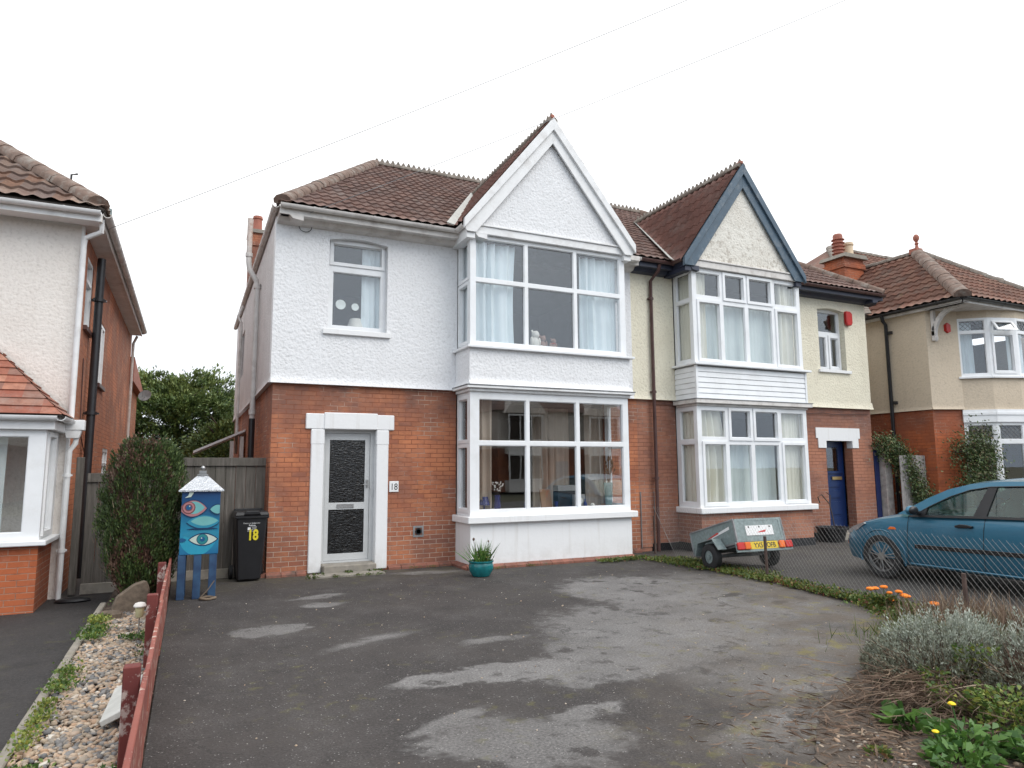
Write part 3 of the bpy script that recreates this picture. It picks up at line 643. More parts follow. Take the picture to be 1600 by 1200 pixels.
tag(g.build('side_driveway', tarmac('old dark tarmac', (0.024, 0.022, 0.022), (0.2, 0.2, 0.2), (), 0.15, 0.2)), kind='structure')
g = MB(); g.box(-24, -21, -0.16, 40, -14, -0.02); tag(g.build('road', tarmac('road tarmac', (0.08, 0.08, 0.08), (0.2, 0.2, 0.2))), kind='structure')
g = MB(); g.box(-1.99, 0.31, -0.16, -0.02, 12, -0.01); tag(g.build('passage_path', 'concrete'), kind='structure')
# gravel bed between the drives
g = MB(); g.box(-1.98, -14, -0.16, -1.27, 0.29, -0.045); tag(g.build('planting_bed', 'soil'), kind='structure')
g = MB(); y = -12.0
while y < -1.2: g.box(-2.03, y, -0.16, -1.965, y+0.9, 0.0+random.uniform(-0.006, 0.004)); y += 0.912
tag(g.build('kerb', 'concrete', bevel=0.008), kind='structure')
# verge of soil at lower right
def ragged(pts, step=0.06, jit=0.05):
    out = []
    for i in range(len(pts)-1):
        a, b = Vector(pts[i]), Vector(pts[i+1]); n = max(1, int((b-a).length/step))
        for k in range(n): p = a+(b-a)*k/n; out.append((p.x+random.uniform(-jit, jit)*.2, p.y+random.uniform(-jit, jit)*.2))
    return out
edge = ragged([(6.45, -1.0), (6.42, -2.2), (6.34, -3.4), (6.2, -4.6), (6.0, -5.6), (5.5, -6.35), (4.7, -6.8), (3.8, -7.15), (2.8, -7.6), (2.1, -8.15), (1.8, -9.2), (1.8, -12)])
vs = [(x, y, 0.006) for x, y in edge]+[(6.62-(0.06 if y < -3 else 0), y, 0.008) for x, y in edge]
n_ = len(edge); g = MB(); g.add(vs, [(i, i+1, n_+i+1, n_+i) for i in range(n_-1)]); tag(g.build('verge', 'verge', smooth=80), kind='structure')

# ================================================================== HOUSE 18 (white, left half of the pair)
EZ, EY, PT = 5.74, -0.36, 0.64        # eaves height, eaves line, main pitch
RY = 4.8; RZ = EZ+PT*(RY-EY)          # ridge
BY = -2*EY+2*RY-0.36-0.36             # rear eaves (symmetric)
REAR = 2*RY
MID = 6.82
h1 = empty('semi_detached_house', 'white roughcast and red brick half with a white gable and a grey glazed door', 'house', (0, 0, 0))
h2 = empty('semi_detached_house', 'cream roughcast half with a blue edged gable, white boarded bay and a blue front door', 'house', (MID, 0, 0))
h2loc = Vector((MID, 0, 0))
def P2(o):    # keep world placement of children of h2
    return o
h2.location = (0, 0, 0)
bay1 = (3.03, 6.16); bay2 = (7.77, 10.72); BD = 0.675
TH = 0.22
# --- brick ground floor, front
w1 = MB(); w1.plate(Y_(0), 0, MID, -0.1, 2.96, [(0.79, 1.65, -0.1, 2.26), (bay1[0], bay1[1], -0.1, 2.96)], TH)
w1.build('brick_wall', 'brick', h1); w1 = MB(); w1.plate(XL(0), TH, REAR, -0.1, 2.96, [(5.2, 6.0, 1.1, 2.1)], TH)
w1.build('side_wall', 'brick', h1); w1 = MB(); w1.box(0, REAR, -0.1, MID, REAR+TH, 2.96)
w1.build('rear_wall', 'brick', h1)
w2 = MB(); w2.plate(Y_(0), MID+0.001, 13.6, -0.1, 2.96, [(12.03, 12.9, -0.1, 2.2), (bay2[0], bay2[1], -0.1, 2.96)], TH)
w2.build('brick_wall', 'brick2', h2); w2 = MB(); w2.box(13.6-TH, TH, -0.1, 13.6, REAR, 2.96); w2.build('side_wall', 'brick2', h2); w2 = MB(); w2.box(MID, REAR, -0.1, 13.6, REAR+TH, 2.96)
w2.build('rear_wall', 'brick2', h2)
# --- upper roughcast, proud of the brick with a flared foot
def flare(m, f, u0, u1, z, d=0.045, out=0.035, h=0.16):
    m.prism([(0, 0)], None, 0, 0) if False else None
    vs = []; n = 5
    for u in (u0, u1):
        for k in range(n+1):
            t_ = k/n; vs.append(f(u, z+h*t_, -out*(1-t_)**2))
        vs.append(f(u, z+h, 0.02)); vs.append(f(u, z, 0.02))
    q = n+3
    m.add(vs, [(i, (i+1) % q, q+(i+1) % q, q+i) for i in range(q)] + [tuple(range(q-1, -1, -1)), tuple(range(q, 2*q))])
u1_ = MB(); u1_.plate(Y_(-0.045), -0.045, MID-0.1, 2.96, 5.62, [(0.80, 1.77, 3.86, 5.42), (bay1[0], bay1[1], 2.96, 5.62)], TH)
flare(u1_, Y_(-0.047), -0.045, bay1[0], 2.95); flare(u1_, Y_(-0.047), bay1[1], MID-0.1, 2.95)
u1_.build('upper_wall', 'white_rough', h1)
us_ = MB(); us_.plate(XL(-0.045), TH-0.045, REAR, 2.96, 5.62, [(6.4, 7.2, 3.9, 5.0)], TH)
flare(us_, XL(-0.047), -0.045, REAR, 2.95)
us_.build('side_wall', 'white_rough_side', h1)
# segmental head of the facade window
a_ = MB(); pts = [(0.80, 5.43), (0.80, 5.36)] + [(0.80+0.97*k/8, 5.36+0.055*math.sin(math.pi*k/8)) for k in range(1, 8)] + [(1.77, 5.36), (1.77, 5.43)]
a_.prism(pts, Y_(-0.043), 0, 0.14); a_.build('window_head', 'white_rough', h1)
u2_ = MB(); u2_.plate(Y_(-0.042), MID-0.1, 13.6, 2.96, 5.62, [(11.97, 12.85, 3.84, 5.32), (bay2[0], bay2[1], 2.96, 5.62)], TH)
_u3 = MB(); _u3.box(13.6-TH+0.04, TH-0.04, 2.96, 13.64, REAR, 5.62); _u3.build('side_wall', 'cream_rough', h2)
flare(u2_, Y_(-0.044), MID-0.1, bay2[0], 2.95); flare(u2_, Y_(-0.044), bay2[1], 13.64, 2.95)
u2_.build('upper_wall', 'cream_rough', h2)
a_ = MB(); pts = [(11.97, 5.33), (11.97, 5.26)] + [(11.97+0.88*k/8, 5.26+0.05*math.sin(math.pi*k/8)) for k in range(1, 8)] + [(12.85, 5.26), (12.85, 5.33)]
a_.prism(pts, Y_(-0.040), 0, 0.14); a_.build('window_head', 'cream_rough', h2)
# --- interiors
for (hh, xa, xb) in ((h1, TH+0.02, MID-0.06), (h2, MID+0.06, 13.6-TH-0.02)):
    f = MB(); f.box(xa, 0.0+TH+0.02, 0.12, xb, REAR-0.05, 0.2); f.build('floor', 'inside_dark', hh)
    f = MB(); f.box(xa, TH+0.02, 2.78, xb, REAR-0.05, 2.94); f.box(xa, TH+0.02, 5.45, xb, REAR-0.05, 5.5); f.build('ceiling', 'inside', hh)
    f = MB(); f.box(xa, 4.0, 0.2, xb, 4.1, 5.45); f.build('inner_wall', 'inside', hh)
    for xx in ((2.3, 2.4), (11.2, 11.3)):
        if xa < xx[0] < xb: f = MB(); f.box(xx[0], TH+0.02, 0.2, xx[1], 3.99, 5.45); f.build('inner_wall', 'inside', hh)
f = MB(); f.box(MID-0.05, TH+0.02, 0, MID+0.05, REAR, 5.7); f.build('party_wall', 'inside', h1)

# --- bays
def bay(hh, x0, x1, d, low, upw, kind):
    # base below the sill
    m = MB(); bm_ = 'white_smooth' if kind == 1 else 'brick2'
    m.plate(Y_(-d), x0, x1, -0.1, 0.72, [], 0.16); m.plate(XL(x0), -d+0.16, 0.0, -0.1, 0.72, [], 0.16); m.plate(XR(x1), -d+0.16, 0.0, -0.1, 0.72, [], 0.16)
    m.build('bay_base', bm_, hh)
    s = MB(); s.box(x0-0.07, -d-0.09, 0.722, x1+0.09, 0.0-0.002, 0.835); s.build('bay_sill', 'white_smooth', hh, bevel=0.012)
    fz = 2.88 if kind == 1 else 2.80
    # corner posts and window boards
    # lower windows
    window(hh, Y_(-d+0.02), x0+0.0, x1, 0.837, fz, low['panes'], casements=low.get('case', ()), label=None)
    window(hh, XL(x0+0.02), -d+0.092, 0.0, 0.837, fz, low['side'], casements=low.get('scase', ()), name='window')
    window(hh, XR(x1-0.02), -d+0.092, 0.0, 0.837, fz, low['side'], name='window')
    # head cornice with a lead flat
    c = MB()
    if kind == 1:
        c.box(x0-0.03, -d-0.03, 2.882, x1+0.03, -0.05, 2.93); c.box(x0-0.09, -d-0.09, 2.932, x1+0.09, -0.05, 2.975)
    else:
        c.box(x0-0.02, -d-0.02, 2.802, x1+0.02, -0.05, 2.845); c.box(x0-0.09, -d-0.09, 2.847, x1+0.09, -0.05, 2.925)
    c.build('cornice', 'old_white' if kind == 2 else 'white_wood', hh, bevel=0.006)
    l = MB(); zl = 2.977 if kind == 1 else 2.927; l.box(x0-0.10, -d-0.10, zl, x1+0.10, -0.05, zl+0.014); l.build('lead_flashing', 'lead', hh)
    # band between the storeys
    b = MB(); zb = 2.993 if kind == 1 else 2.943
    if kind == 1:
        f_ = Y_(-d-0.03); b.plate(f_, x0-0.0, x1+0.0, zb, 3.60, [], 0.14)
        b.plate(XL(x0-0.03), -d+0.11, -0.05, zb, 3.60, [], 0.14); b.plate(XR(x1+0.03), -d+0.11, -0.05, zb, 3.60, [], 0.14)
        b.box(x0-0.03, -d-0.03, zb, x0+0.0, -d+0.11, 3.60); b.box(x1, -d-0.03, zb, x1+0.03, -d+0.11, 3.60)
        flare(b, Y_(-d-0.033), x0-0.05, x1+0.05, zb, out=0.06, h=0.13); flare(b, XL(x0-0.033), -d-0.05, -0.05, zb, out=0.05, h=0.13); flare(b, XR(x1+0.033), -d-0.05, -0.05, zb, out=0.05, h=0.13)
        b.build('bay_wall', 'white_rough', hh)
    else:
        n = 6; hgt = (3.58-zb)/n
        for k in range(n):
            z0 = zb+k*hgt
            for f_, a, c_ in ((Y_(-d), x0+0.02, x1-0.02), (XL(x0), -d+0.02, -0.05), (XR(x1), -d+0.02, -0.05)):
                vs = [f_(a, z0+0.006, -0.022), f_(c_, z0+0.006, -0.022), f_(c_, z0+hgt-0.012, -0.012), f_(a, z0+hgt-0.012, -0.012), f_(c_, z0+hgt, 0.0), f_(a, z0+hgt, 0.0), f_(c_, z0, 0.0), f_(a, z0, 0.0)]
                b.add(vs, [(0,1,2,3), (3,2,4,5), (7,6,1,0)])
        b.build('cladding', 'pvc', hh)
        b = MB(); b.box(x0+0.01, -d+0.01, zb, x1-0.01, -0.06, 3.59); b.build('bay_wall', 'old_white', hh)
        q = MB()
        for xx in (x0-0.025, x1-0.025): q.box(xx, -d-0.03, zb, xx+0.05, -d+0.02, 3.6)
        q.build('corner_trim', 'pvc', hh)
    s = MB(); s.box(x0-0.09, -d-0.11, 3.602, x1+0.10, -0.05, 3.645); s.build('bay_sill', 'pvc', hh, bevel=0.006)
    window(hh, Y_(-d+0.02), x0, x1, 3.647, 5.58, upw['panes'], casements=upw.get('case', ()))
    window(hh, XL(x0+0.02), -d+0.092, -0.047, 3.647, 5.58, upw['side'], casements=upw.get('scase', ()))
    window(hh, XR(x1-0.02), -d+0.092, -0.047, 3.647, 5.58, upw['side'])
bay(h1, *bay1, BD,
    dict(panes=[(a, b, c, d) for a, b in ((3.19, 4.06), (4.125, 5.05), (5.12, 6.04)) for c, d in ((0.93, 1.99), (2.06, 2.76))],
         side=[(-0.53, -0.11, 0.95, 1.97), (-0.53, -0.11, 2.08, 2.76)], scase=[(-0.58, -0.06, 0.89, 2.01), (-0.58, -0.06, 2.03, 2.82)]),
    dict(panes=[(a, b, c, d) for a, b in ((3.13, 4.055), (4.12, 5.05), (5.115, 6.04)) for c, d in ((3.73, 4.76), (4.83, 5.52))],
         side=[(-0.53, -0.13, 3.76, 4.74), (-0.53, -0.13, 4.86, 5.5)], scase=[(-0.58, -0.08, 3.70, 4.78), (-0.58, -0.08, 4.80, 5.56)]), 1)
cb = [(7.93, 8.44), (8.56, 9.13), (9.23, 9.88), (10.03, 10.60)]; ct = [(7.88, 8.48), (8.62, 9.11), (9.27, 9.86), (9.99, 10.62)]
bay(h2, *bay2, BD,
    dict(panes=[(a, b, 0.92, 2.05) for a, b in cb]+[(a, b, 2.19, 2.72) for a, b in ct], side=[(-0.53, -0.12, 0.93, 2.06), (-0.53, -0.12, 2.15, 2.72)],
         case=[(cb[0][0]-0.06, cb[0][1]+0.06, 0.86, 2.11), (cb[3][0]-0.06, cb[3][1]+0.06, 0.86, 2.11), (ct[1][0]-0.06, ct[1][1]+0.06, 2.13, 2.78), (ct[2][0]-0.06, ct[2][1]+0.06, 2.13, 2.78)]),
    dict(panes=[(a, b, 3.74, 4.88) for a, b in cb]+[(a, b, 5.03, 5.50) for a, b in ct], side=[(-0.53, -0.13, 3.74, 4.90), (-0.53, -0.13, 4.98, 5.5)],
         case=[(cb[0][0]-0.06, cb[0][1]+0.06, 3.68, 4.94), (cb[3][0]-0.06, cb[3][1]+0.06, 3.68, 4.94), (ct[1][0]-0.06, ct[1][1]+0.06, 4.97, 5.56), (ct[2][0]-0.06, ct[2][1]+0.06, 4.97, 5.56)]), 2)

# --- gables
GZ0 = 5.585
def gable(hh, xc, half, apex, yv, wallmat, boardmat, bw, k, sl):
    inx = (apex-bw-5.60)/sl
    zf = lambda x: apex-sl*abs(x-xc)
    # beam over the window, then the rendered triangle
    b = MB(); b.box(xc-half+0.16, -BD-0.05, GZ0, xc+half-0.16, -BD+0.10, GZ0+0.13); b.box(xc-half+0.12, -BD-0.075, GZ0+0.132, xc+half-0.12, -BD+0.10, GZ0+0.165)
    b.build('gable_beam', 'white_wood' if k == 1 else 'old_white', hh, bevel=0.006)
    g = MB(); hb = (apex-0.12-(GZ0+0.167))/sl
    g.prism([(xc-hb, GZ0+0.167), (xc+hb, GZ0+0.167), (xc, apex-0.12)], Y_(-BD-0.03), 0, 0.16); g.build('gable_wall', wallmat, hh)
    # bargeboards: two boards mitred at the apex, an outer moulding
    for s, o_ in ((-1, 0), (1, 0)):
        bb = MB(); foot = half+0.02
        pts = [(xc, apex), (xc+s*foot, apex-sl*foot), (xc+s*foot, 5.615), (xc+s*(foot-0.03), 5.575), (xc+s*(inx+0.02), 5.575), (xc, apex-bw)]
        if s < 0: pts = pts[::-1]
        bb.prism(pts, Y_(yv), 0, 0.035)
        ob = bb.build('bargeboard', boardmat, hh, bevel=0.004)
        mo = MB(); p2 = [(xc, apex+0.045), (xc+s*(foot+0.03), apex-sl*(foot+0.03)+0.045), (xc+s*(foot+0.03), apex-sl*(foot+0.03)-0.12), (xc, apex-0.19)]
        if s < 0: p2 = p2[::-1]
        mo.prism(p2, Y_(yv-0.045), 0, 0.07); mo.build('board_moulding', boardmat, ob, bevel=0.004)
        # soffit between board and wall and boxed eaves returning to the main wall
        sf = MB(); q = [(xc, apex-0.07), (xc+s*foot, apex-sl*foot-0.07), (xc+s*foot, apex-sl*foot-0.10), (xc, apex-0.10)]
        if s < 0: q = q[::-1]
        sf.prism(q, Y_(yv+0.036), 0, 0.12); x_a, x_b = sorted((xc+s*(half-0.17), xc+s*(half-0.02)))
        sf.box(x_a, yv+0.04, 5.48, x_b, -0.05, 5.66)
        sf.build('soffit', 'white_wood' if k == 1 else 'dark_fascia', hh)
    # roof of the gable: two tiled slopes running back into the main slope
    zr = apex+0.0; hw = half+0.04; ez = zr-sl*hw; yb = EY+(zr-EZ)/PT; ye = EY+(ez-EZ)/PT
    for s in (-1, 1):
        O = Vector((xc+s*hw, yv-0.01, ez)); U = Vector((0, 1, 0)); V = Vector((-s*hw, 0, zr-ez)); L = V.length
        poly = [(0, 0), (ye-yv+0.02, 0), (yb-yv+0.02, L), (0, L)]
        roof_plane('gable_roof', 'tile_gable', hh, O, U, V, poly, tw=0.20, ch=0.36, amp=0.042, step=0.012)
    ridge(hh, (xc, yv+0.0, zr+0.03), (xc, yb, zr+0.03), 0.09, True)
    # apex finial stub
    f = MB(); f.box(xc-0.04, yv-0.02, zr+0.04, xc+0.04, yv+0.13, zr+0.12); f.build('ridge_end', 'terracotta', hh, bevel=0.02)
    # valley flashings
    for s in (-1, 1):
        v = MB(); a = Vector((xc+s*(hw+0.03), ye-0.05, ez+0.045)); b_ = Vector((xc, yb, zr+0.05)); sd = Vector((s*0.17, -0.08, 0.0))
        v.add([a-sd*0.2, a+sd, b_+sd*0.6, b_-sd*0.2], [(0,1,2,3)])
        v.add([p-Vector((0,0,0.02)) for p in (a-sd*0.2, a+sd, b_+sd*0.6, b_-sd*0.2)], [(3,2,1,0)]); v.build('valley_flashing', 'pale_stone', hh)
gable(h1, 4.59, 1.68, 7.90, -0.79, 'white_rough', 'white_wood', 0.44, 1, 1.25)
gable(h2, 9.14, 1.60, 7.91, -0.77, 'gable_rough', 'blue_wood', 0.48, 2, 1.36)

# --- main roof
LX, RX = -0.03, 13.86; RL, RR = 2.66, 10.6
Lsl = math.hypot(RY-EY, RZ-EZ)
def mainpoly(xa, xb, left_hip, right_hip):
    pts = [(xa-LX, 0), (xb-LX, 0)]
    pts += [((RR if right_hip else xb)-LX, Lsl), ((RL if left_hip else xa)-LX, Lsl)]
    return pts
Vm = Vector((0, RY-EY, RZ-EZ))
roof_plane('main_roof', 'tile_main', h1, (LX, EY, EZ), (1,0,0), Vm, mainpoly(LX, MID, True, False))
roof_plane('main_roof', 'tile_main', h2, (LX, EY, EZ), (1,0,0), Vm, mainpoly(MID, RX, False, True))
YB = 2*RY-EY
roof_plane('side_roof', 'tile_main', h1, (LX, EY, EZ), (0,1,0), (RL-LX, 0, RZ-EZ), [(0, 0), (YB-EY, 0), (RY-EY, math.hypot(RL-LX, RZ-EZ))])
roof_plane('side_roof', 'tile_main', h2, (RX, EY, EZ), (0,1,0), (RR-RX, 0, RZ-EZ), [(0, 0), (YB-EY, 0), (RY-EY, math.hypot(RX-RR, RZ-EZ))])
for hh, a, b, c_, d_ in ((h1, LX, MID, RL, MID), (h2, MID, RX, MID, RR)):
    m = MB(); m.add([(a, YB, EZ), (b, YB, EZ), (d_, RY, RZ), (c_, RY, RZ)], [(0,1,2,3)]); m.add([(a, YB, EZ-0.03), (b, YB, EZ-0.03), (d_, RY, RZ-0.03), (c_, RY, RZ-0.03)], [(3,2,1,0)]); m.build('rear_roof', 'tile_main', hh)
ridge(h1, (RL, RY, RZ+0.04), (MID, RY, RZ+0.04), 0.1, True); ridge(h2, (MID, RY, RZ+0.04), (RR, RY, RZ+0.04), 0.1, True)
ridge(h1, (LX+0.03, EY+0.06, EZ+0.07), (RL, RY, RZ+0.06), 0.12, mat='hip', name='hip_tiles', ln=0.36)
ridge(h2, (RX+0.02, EY-0.02, EZ+0.03), (RR, RY, RZ+0.06), 0.12, mat='hip', name='hip_tiles', ln=0.36)
# --- eaves: fascia, soffit, gutter
def eaves(hh, segs, fm, gm):
    for (a, b, out) in segs:
        a, b, o_ = Vector(a), Vector(b), Vector(out); m = MB()
        m.sweep([(0.0, 0), (0.025, 0), (0.025, 0.13), (0.0, 0.13)], a-o_*0.026, b-o_*0.026, out)
        m.sweep([(-0.34, 0.01), (-0.003, 0.01), (-0.003, 0.028), (-0.34, 0.028)], a-o_*0.026, b-o_*0.026, out)
        m.sweep([(-0.335, -0.075), (-0.17, -0.05), (-0.12, 0.008), (-0.335, 0.008)], a-o_*0.026, b-o_*0.026, out)
        m.build('fascia', fm, hh); gutter(hh, a+Vector((0,0,0.135)), b+Vector((0,0,0.135)), out, gm)
FZ = 5.565
eaves(h1, [((LX, EY, FZ), (2.94, EY, FZ), (0,-1,0)), ((LX, REAR+0.3, FZ), (LX, EY, FZ), (-1,0,0)), ((6.24, EY, FZ), (6.72, EY, FZ), (0,-1,0))], 'old_white', 'old_white')
eaves(h1, [((2.94, -0.75, FZ), (2.94, EY-0.1, FZ), (-1,0,0))], 'white_wood', 'old_white')
eaves(h2, [((6.74, EY, FZ), (7.54, EY, FZ), (0,-1,0)), ((10.74, EY, FZ), (RX, EY, FZ), (0,-1,0)), ((RX, EY, FZ), (RX, REAR+0.3, FZ), (1,0,0)), ((7.54, -0.74, FZ), (7.54, EY-0.1, FZ), (-1,0,0))], 'dark_fascia', 'brown_pipe')
# --- facade window of house 18, with sill
wd = window(h1, Y_(0.085), 0.80, 1.77, 3.86, 5.42, [(0.885, 1.69, 3.95, 4.86), (0.885, 1.69, 5.02, 5.33)], casements=[(0.83, 1.745, 4.965, 5.39)], mat='pvc')
sill(h1, Y_(-0.045), 0.72, 1.83, 3.775, 3.86, out=0.05, inn=0.09, mat='white_smooth')
m = MB(); m.lathe([(0.10, 0), (0.10, 0.003)], (0,0,0), 24)
for cx_, cz_, r_ in ((1.03, 4.32, 0.083), (1.27, 4.30, 0.062)):
    m = MB(); m.lathe([(r_, -0.0015), (r_, 0.0015)], (0,0,0), 24); ob = m.build('window_ornament', flat('frosted glass', (0.6, 0.66, 0.66), 0.4)); ob.rotation_euler = (R(90), 0, 0); ob.location = (cx_, 0.12, cz_)
    tag(ob, 'larger round pale ornament hanging in the small upstairs window' if r_ > 0.07 else 'smaller round pale ornament hanging in the small upstairs window', 'ornament', 'round ornaments in the upstairs window')
wd = window(h2, Y_(0.10), 11.97, 12.85, 3.84, 5.32, [(12.03, 12.79, 4.76, 5.24), (12.03, 12.36, 3.92, 4.64), (12.50, 12.75, 3.95, 4.62)], casements=[(12.44, 12.82, 3.87, 4.69)])
sill(h2, Y_(-0.045), 11.90, 12.95, 3.77, 3.84, out=0.05, inn=0.14, mat='white_smooth')
al = MB(); al.prism([(12.83, 4.98), (12.87, 4.93), (13.0, 4.93), (13.04, 4.99), (13.04, 5.22), (12.98, 5.27), (12.83, 5.27)], Y_(-0.14), 0, 0.08)
al = al.build('alarm_box', 'red', h2, bevel=0.015)
# --- front door of 18
sd_ = MB(); f0 = Y_(-0.03)
sd_.mbox(f0, 0.60, 0.80, 0.02, 2.24, 0, 0.17); sd_.mbox(f0, 1.64, 1.84, 0.02, 2.24, 0, 0.17)
sd_.mbox(f0, 0.51, 0.80, 2.242, 2.49, -0.004, 0.17); sd_.mbox(f0, 1.64, 1.93, 2.242, 2.49, -0.004, 0.17); sd_.mbox(Y_(-0.05), 0.79, 1.65, 2.243, 2.51, 0, 0.18)
sd_.mbox(Y_(-0.034), 0.595, 0.805, 2.0, 2.241, 0, 0.1); sd_.mbox(Y_(-0.034), 1.635, 1.845, 2.0, 2.241, 0, 0.1)
sd_.build('door_surround', 'white_smooth', h1, bevel=0.012)
dr = MB(); dr.plate(Y_(0.115), 0.80, 1.64, 0.14, 2.242, [(0.85, 1.57, 0.17, 2.19)], 0.1)
dr = dr.build('door_frame', 'alu', h1)
dl = MB(); dl.plate(Y_(0.13), 0.855, 1.565, 0.175, 2.185, [(0.92, 1.49, 0.28, 0.97), (0.92, 1.49, 1.08, 2.08)], 0.045)
dl = dl.build('door', 'alu', h1)
g = MB(); g.mbox(Y_(0.14), 0.93, 1.48, 0.29, 0.96, 0, 0.006); g.mbox(Y_(0.14), 0.93, 1.48, 1.09, 2.07, 0, 0.006); g.build('pane', 'obscure', dl)
g = MB(); g.plate(Y_(0.118), 1.05, 1.32, 0.995, 1.055, [(1.075, 1.295, 1.012, 1.04)], 0.012); g.mbox(Y_(0.122), 1.075, 1.295, 1.012, 1.04, 0, 0.006); g.build('letterbox', 'steel', dl)
g = MB(); g.lathe([(0.018, 0), (0.022, 0.01), (0.014, 0.02)], (0,0,0), 12); g.mbox(lambda u, v, w: (u, w, v), 0, 0, 0, 0, 0, 0) if False else None
g = MB(); g.mbox(Y_(0.105), 1.513, 1.545, 1.32, 1.44, 0, 0.03); g.tube([(1.53, 0.10, 1.36), (1.53, 0.06, 1.36), (1.45, 0.055, 1.36)], 0.009, 6); g.build('handle', 'steel', dl)
g = MB(); g.mbox(Y_(0.10), 1.595, 1.62, 1.18, 1.30, 0, 0.02); g.build('doorbell', 'alu', h1)
st = MB(); st.box(0.81, -0.20, -0.05, 1.63, 0.21, 0.138); st.build('doorstep', 'concrete', h1, bevel=0.015)
st = MB(); st.prism([(0.53, -0.46), (1.70, -0.50), (1.66, -0.205), (0.60, -0.205)], lambda u, v, w: (u, v, w), -0.05, 0.035); st.build('step_slab', 'concrete', h1, bevel=0.01)
sg = MB(); sg.mbox(Y_(-0.022), 1.865, 2.02, 1.235, 1.41, 0, 0.021); sg = sg.build('number_plate', 'white_smooth', h1, bevel=0.004); text('18', 0.15, 'black_ink', sg, (1.942, -0.0235, 1.27), sx=0.85, name='number')
vt = MB(); vt.plate(Y_(-0.012), 2.28, 2.46, 0.49, 0.67, [(2.31, 2.43, 0.52, 0.64)], 0.02); vt.build('vent', 'lead', h1)
vt = MB(); 
for r_ in (0.055, 0.035): vt.tube([(2.37, -0.02, 0.58), (2.37, 0.03, 0.58)], r_, 14)
vt.build('vent_cowl', 'black', h1)
# meter cover, air bricks, base courses
mc = MB(); mc.mbox(Y_(-0.018), 6.86, 7.16, 0.08, 1.12, 0, 0.017); mc.build('meter_cover', 'brick2', h2)
for x_ in (6.845, 7.161):
    mc = MB(); mc.mbox(Y_(-0.024), x_, x_+0.012, 0.07, 1.14, 0, 0.022); mc.build('cover_frame', 'lead', h2)
bc = MB()
def course(m, f, a, b, z=0.0, out=0.09, h=0.075):
    u = a
    while u < b-0.02:
        e = min(u+0.215, b)-0.008; j = random.uniform(-0.004, 0.004)
        m.add([f(u, z-0.06, -out+j), f(e, z-0.06, -out+j), f(e, z+h*0.45, -out+j), f(u, z+h*0.45, -out+j), f(e, z+h, 0.01), f(u, z+h, 0.01), f(e, z-0.06, 0.01), f(u, z-0.06, 0.01)],
              [(0,1,2,3), (3,2,4,5), (5,4,6,7), (0,3,5,7), (1,6,4,2), (7,6,1,0)]); u += 0.215
course(bc, Y_(0), 0.0, 0.58); course(bc, Y_(0), 1.86, 3.0); course(bc, XL(0.0), -0.0, 0.28); course(bc, Y_(-BD), bay1[0]-0.06, bay1[1]+0.02, z=0.0, out=0.09); course(bc, XL(bay1[0]), -BD-0.03, -0.02); course(bc, Y_(0), 6.2, 6.8)
bc.build('plinth', flat('red plinth tiles', (0.24, 0.10, 0.07), 0.85, var=0.35, scale=5, dirt=(0.09, 0.075, 0.065), dirtamt=1.0, dscale=4, bump=0.5), h1)
bt = MB(); bt.mbox(Y_(0.0), 7.1, bay2[0], -0.05, 0.14, -0.02, 0.0); bt.mbox(Y_(-BD), bay2[0]-0.02, bay2[1]+0.02, -0.05, 0.15, -0.02, 0.0); bt.mbox(XL(bay2[0]), -BD, 0, -0.05, 0.15, -0.02, 0.0); bt.mbox(Y_(0.0), bay2[1], 11.9, -0.05, 0.15, -0.02, 0.0)
bt.build('bitumen_plinth', 'black', h2)
# blue door of the right half
sq = MB(); sq.prism([(11.72, 2.25), (11.78, 2.25), (11.78, 2.03), (12.036, 2.03), (12.036, 2.194), (12.894, 2.194), (12.894, 2.03), (13.10, 2.03), (13.10, 2.25), (13.16, 2.25), (13.16, 2.49), (11.72, 2.49)], Y_(-0.02), 0, 0.16); sq.build('door_surround', 'white_smooth', h2)
dl = MB(); dl.plate(Y_(0.26), 12.03, 12.9, 0.14, 2.2, [(12.20, 12.72, 1.50, 2.05)], 0.05)
for (a, b, c, d) in ((12.2, 12.72, 0.22, 0.42), (12.2, 12.72, 0.50, 0.80), (12.2, 12.72, 0.88, 1.05), (12.2, 12.72, 1.13, 1.26)): dl.mbox(Y_(0.245), a, b, c, d, 0, 0.02)
dl.mbox(Y_(0.235), 12.1, 12.83, 1.44, 1.48, 0, 0.03)
dl = dl.build('door', 'blue_door', h2, bevel=0.004)
g = MB(); g.mbox(Y_(0.275), 12.205, 12.715, 1.505, 2.045, 0, 0.006); g.build('pane', 'glass', dl)
g = MB(); g.mbox(Y_(0.233), 12.46, 12.78, 1.30, 1.37, 0, 0.02); g.mbox(Y_(0.225), 12.2, 12.24, 1.28, 1.4, 0, 0.03); g.build('letterbox', 'brass', dl)
st = MB(); st.box(11.95, -0.35, -0.05, 13.0, 0.3, 0.13); st.build('doorstep', 'concrete', h2, bevel=0.01)
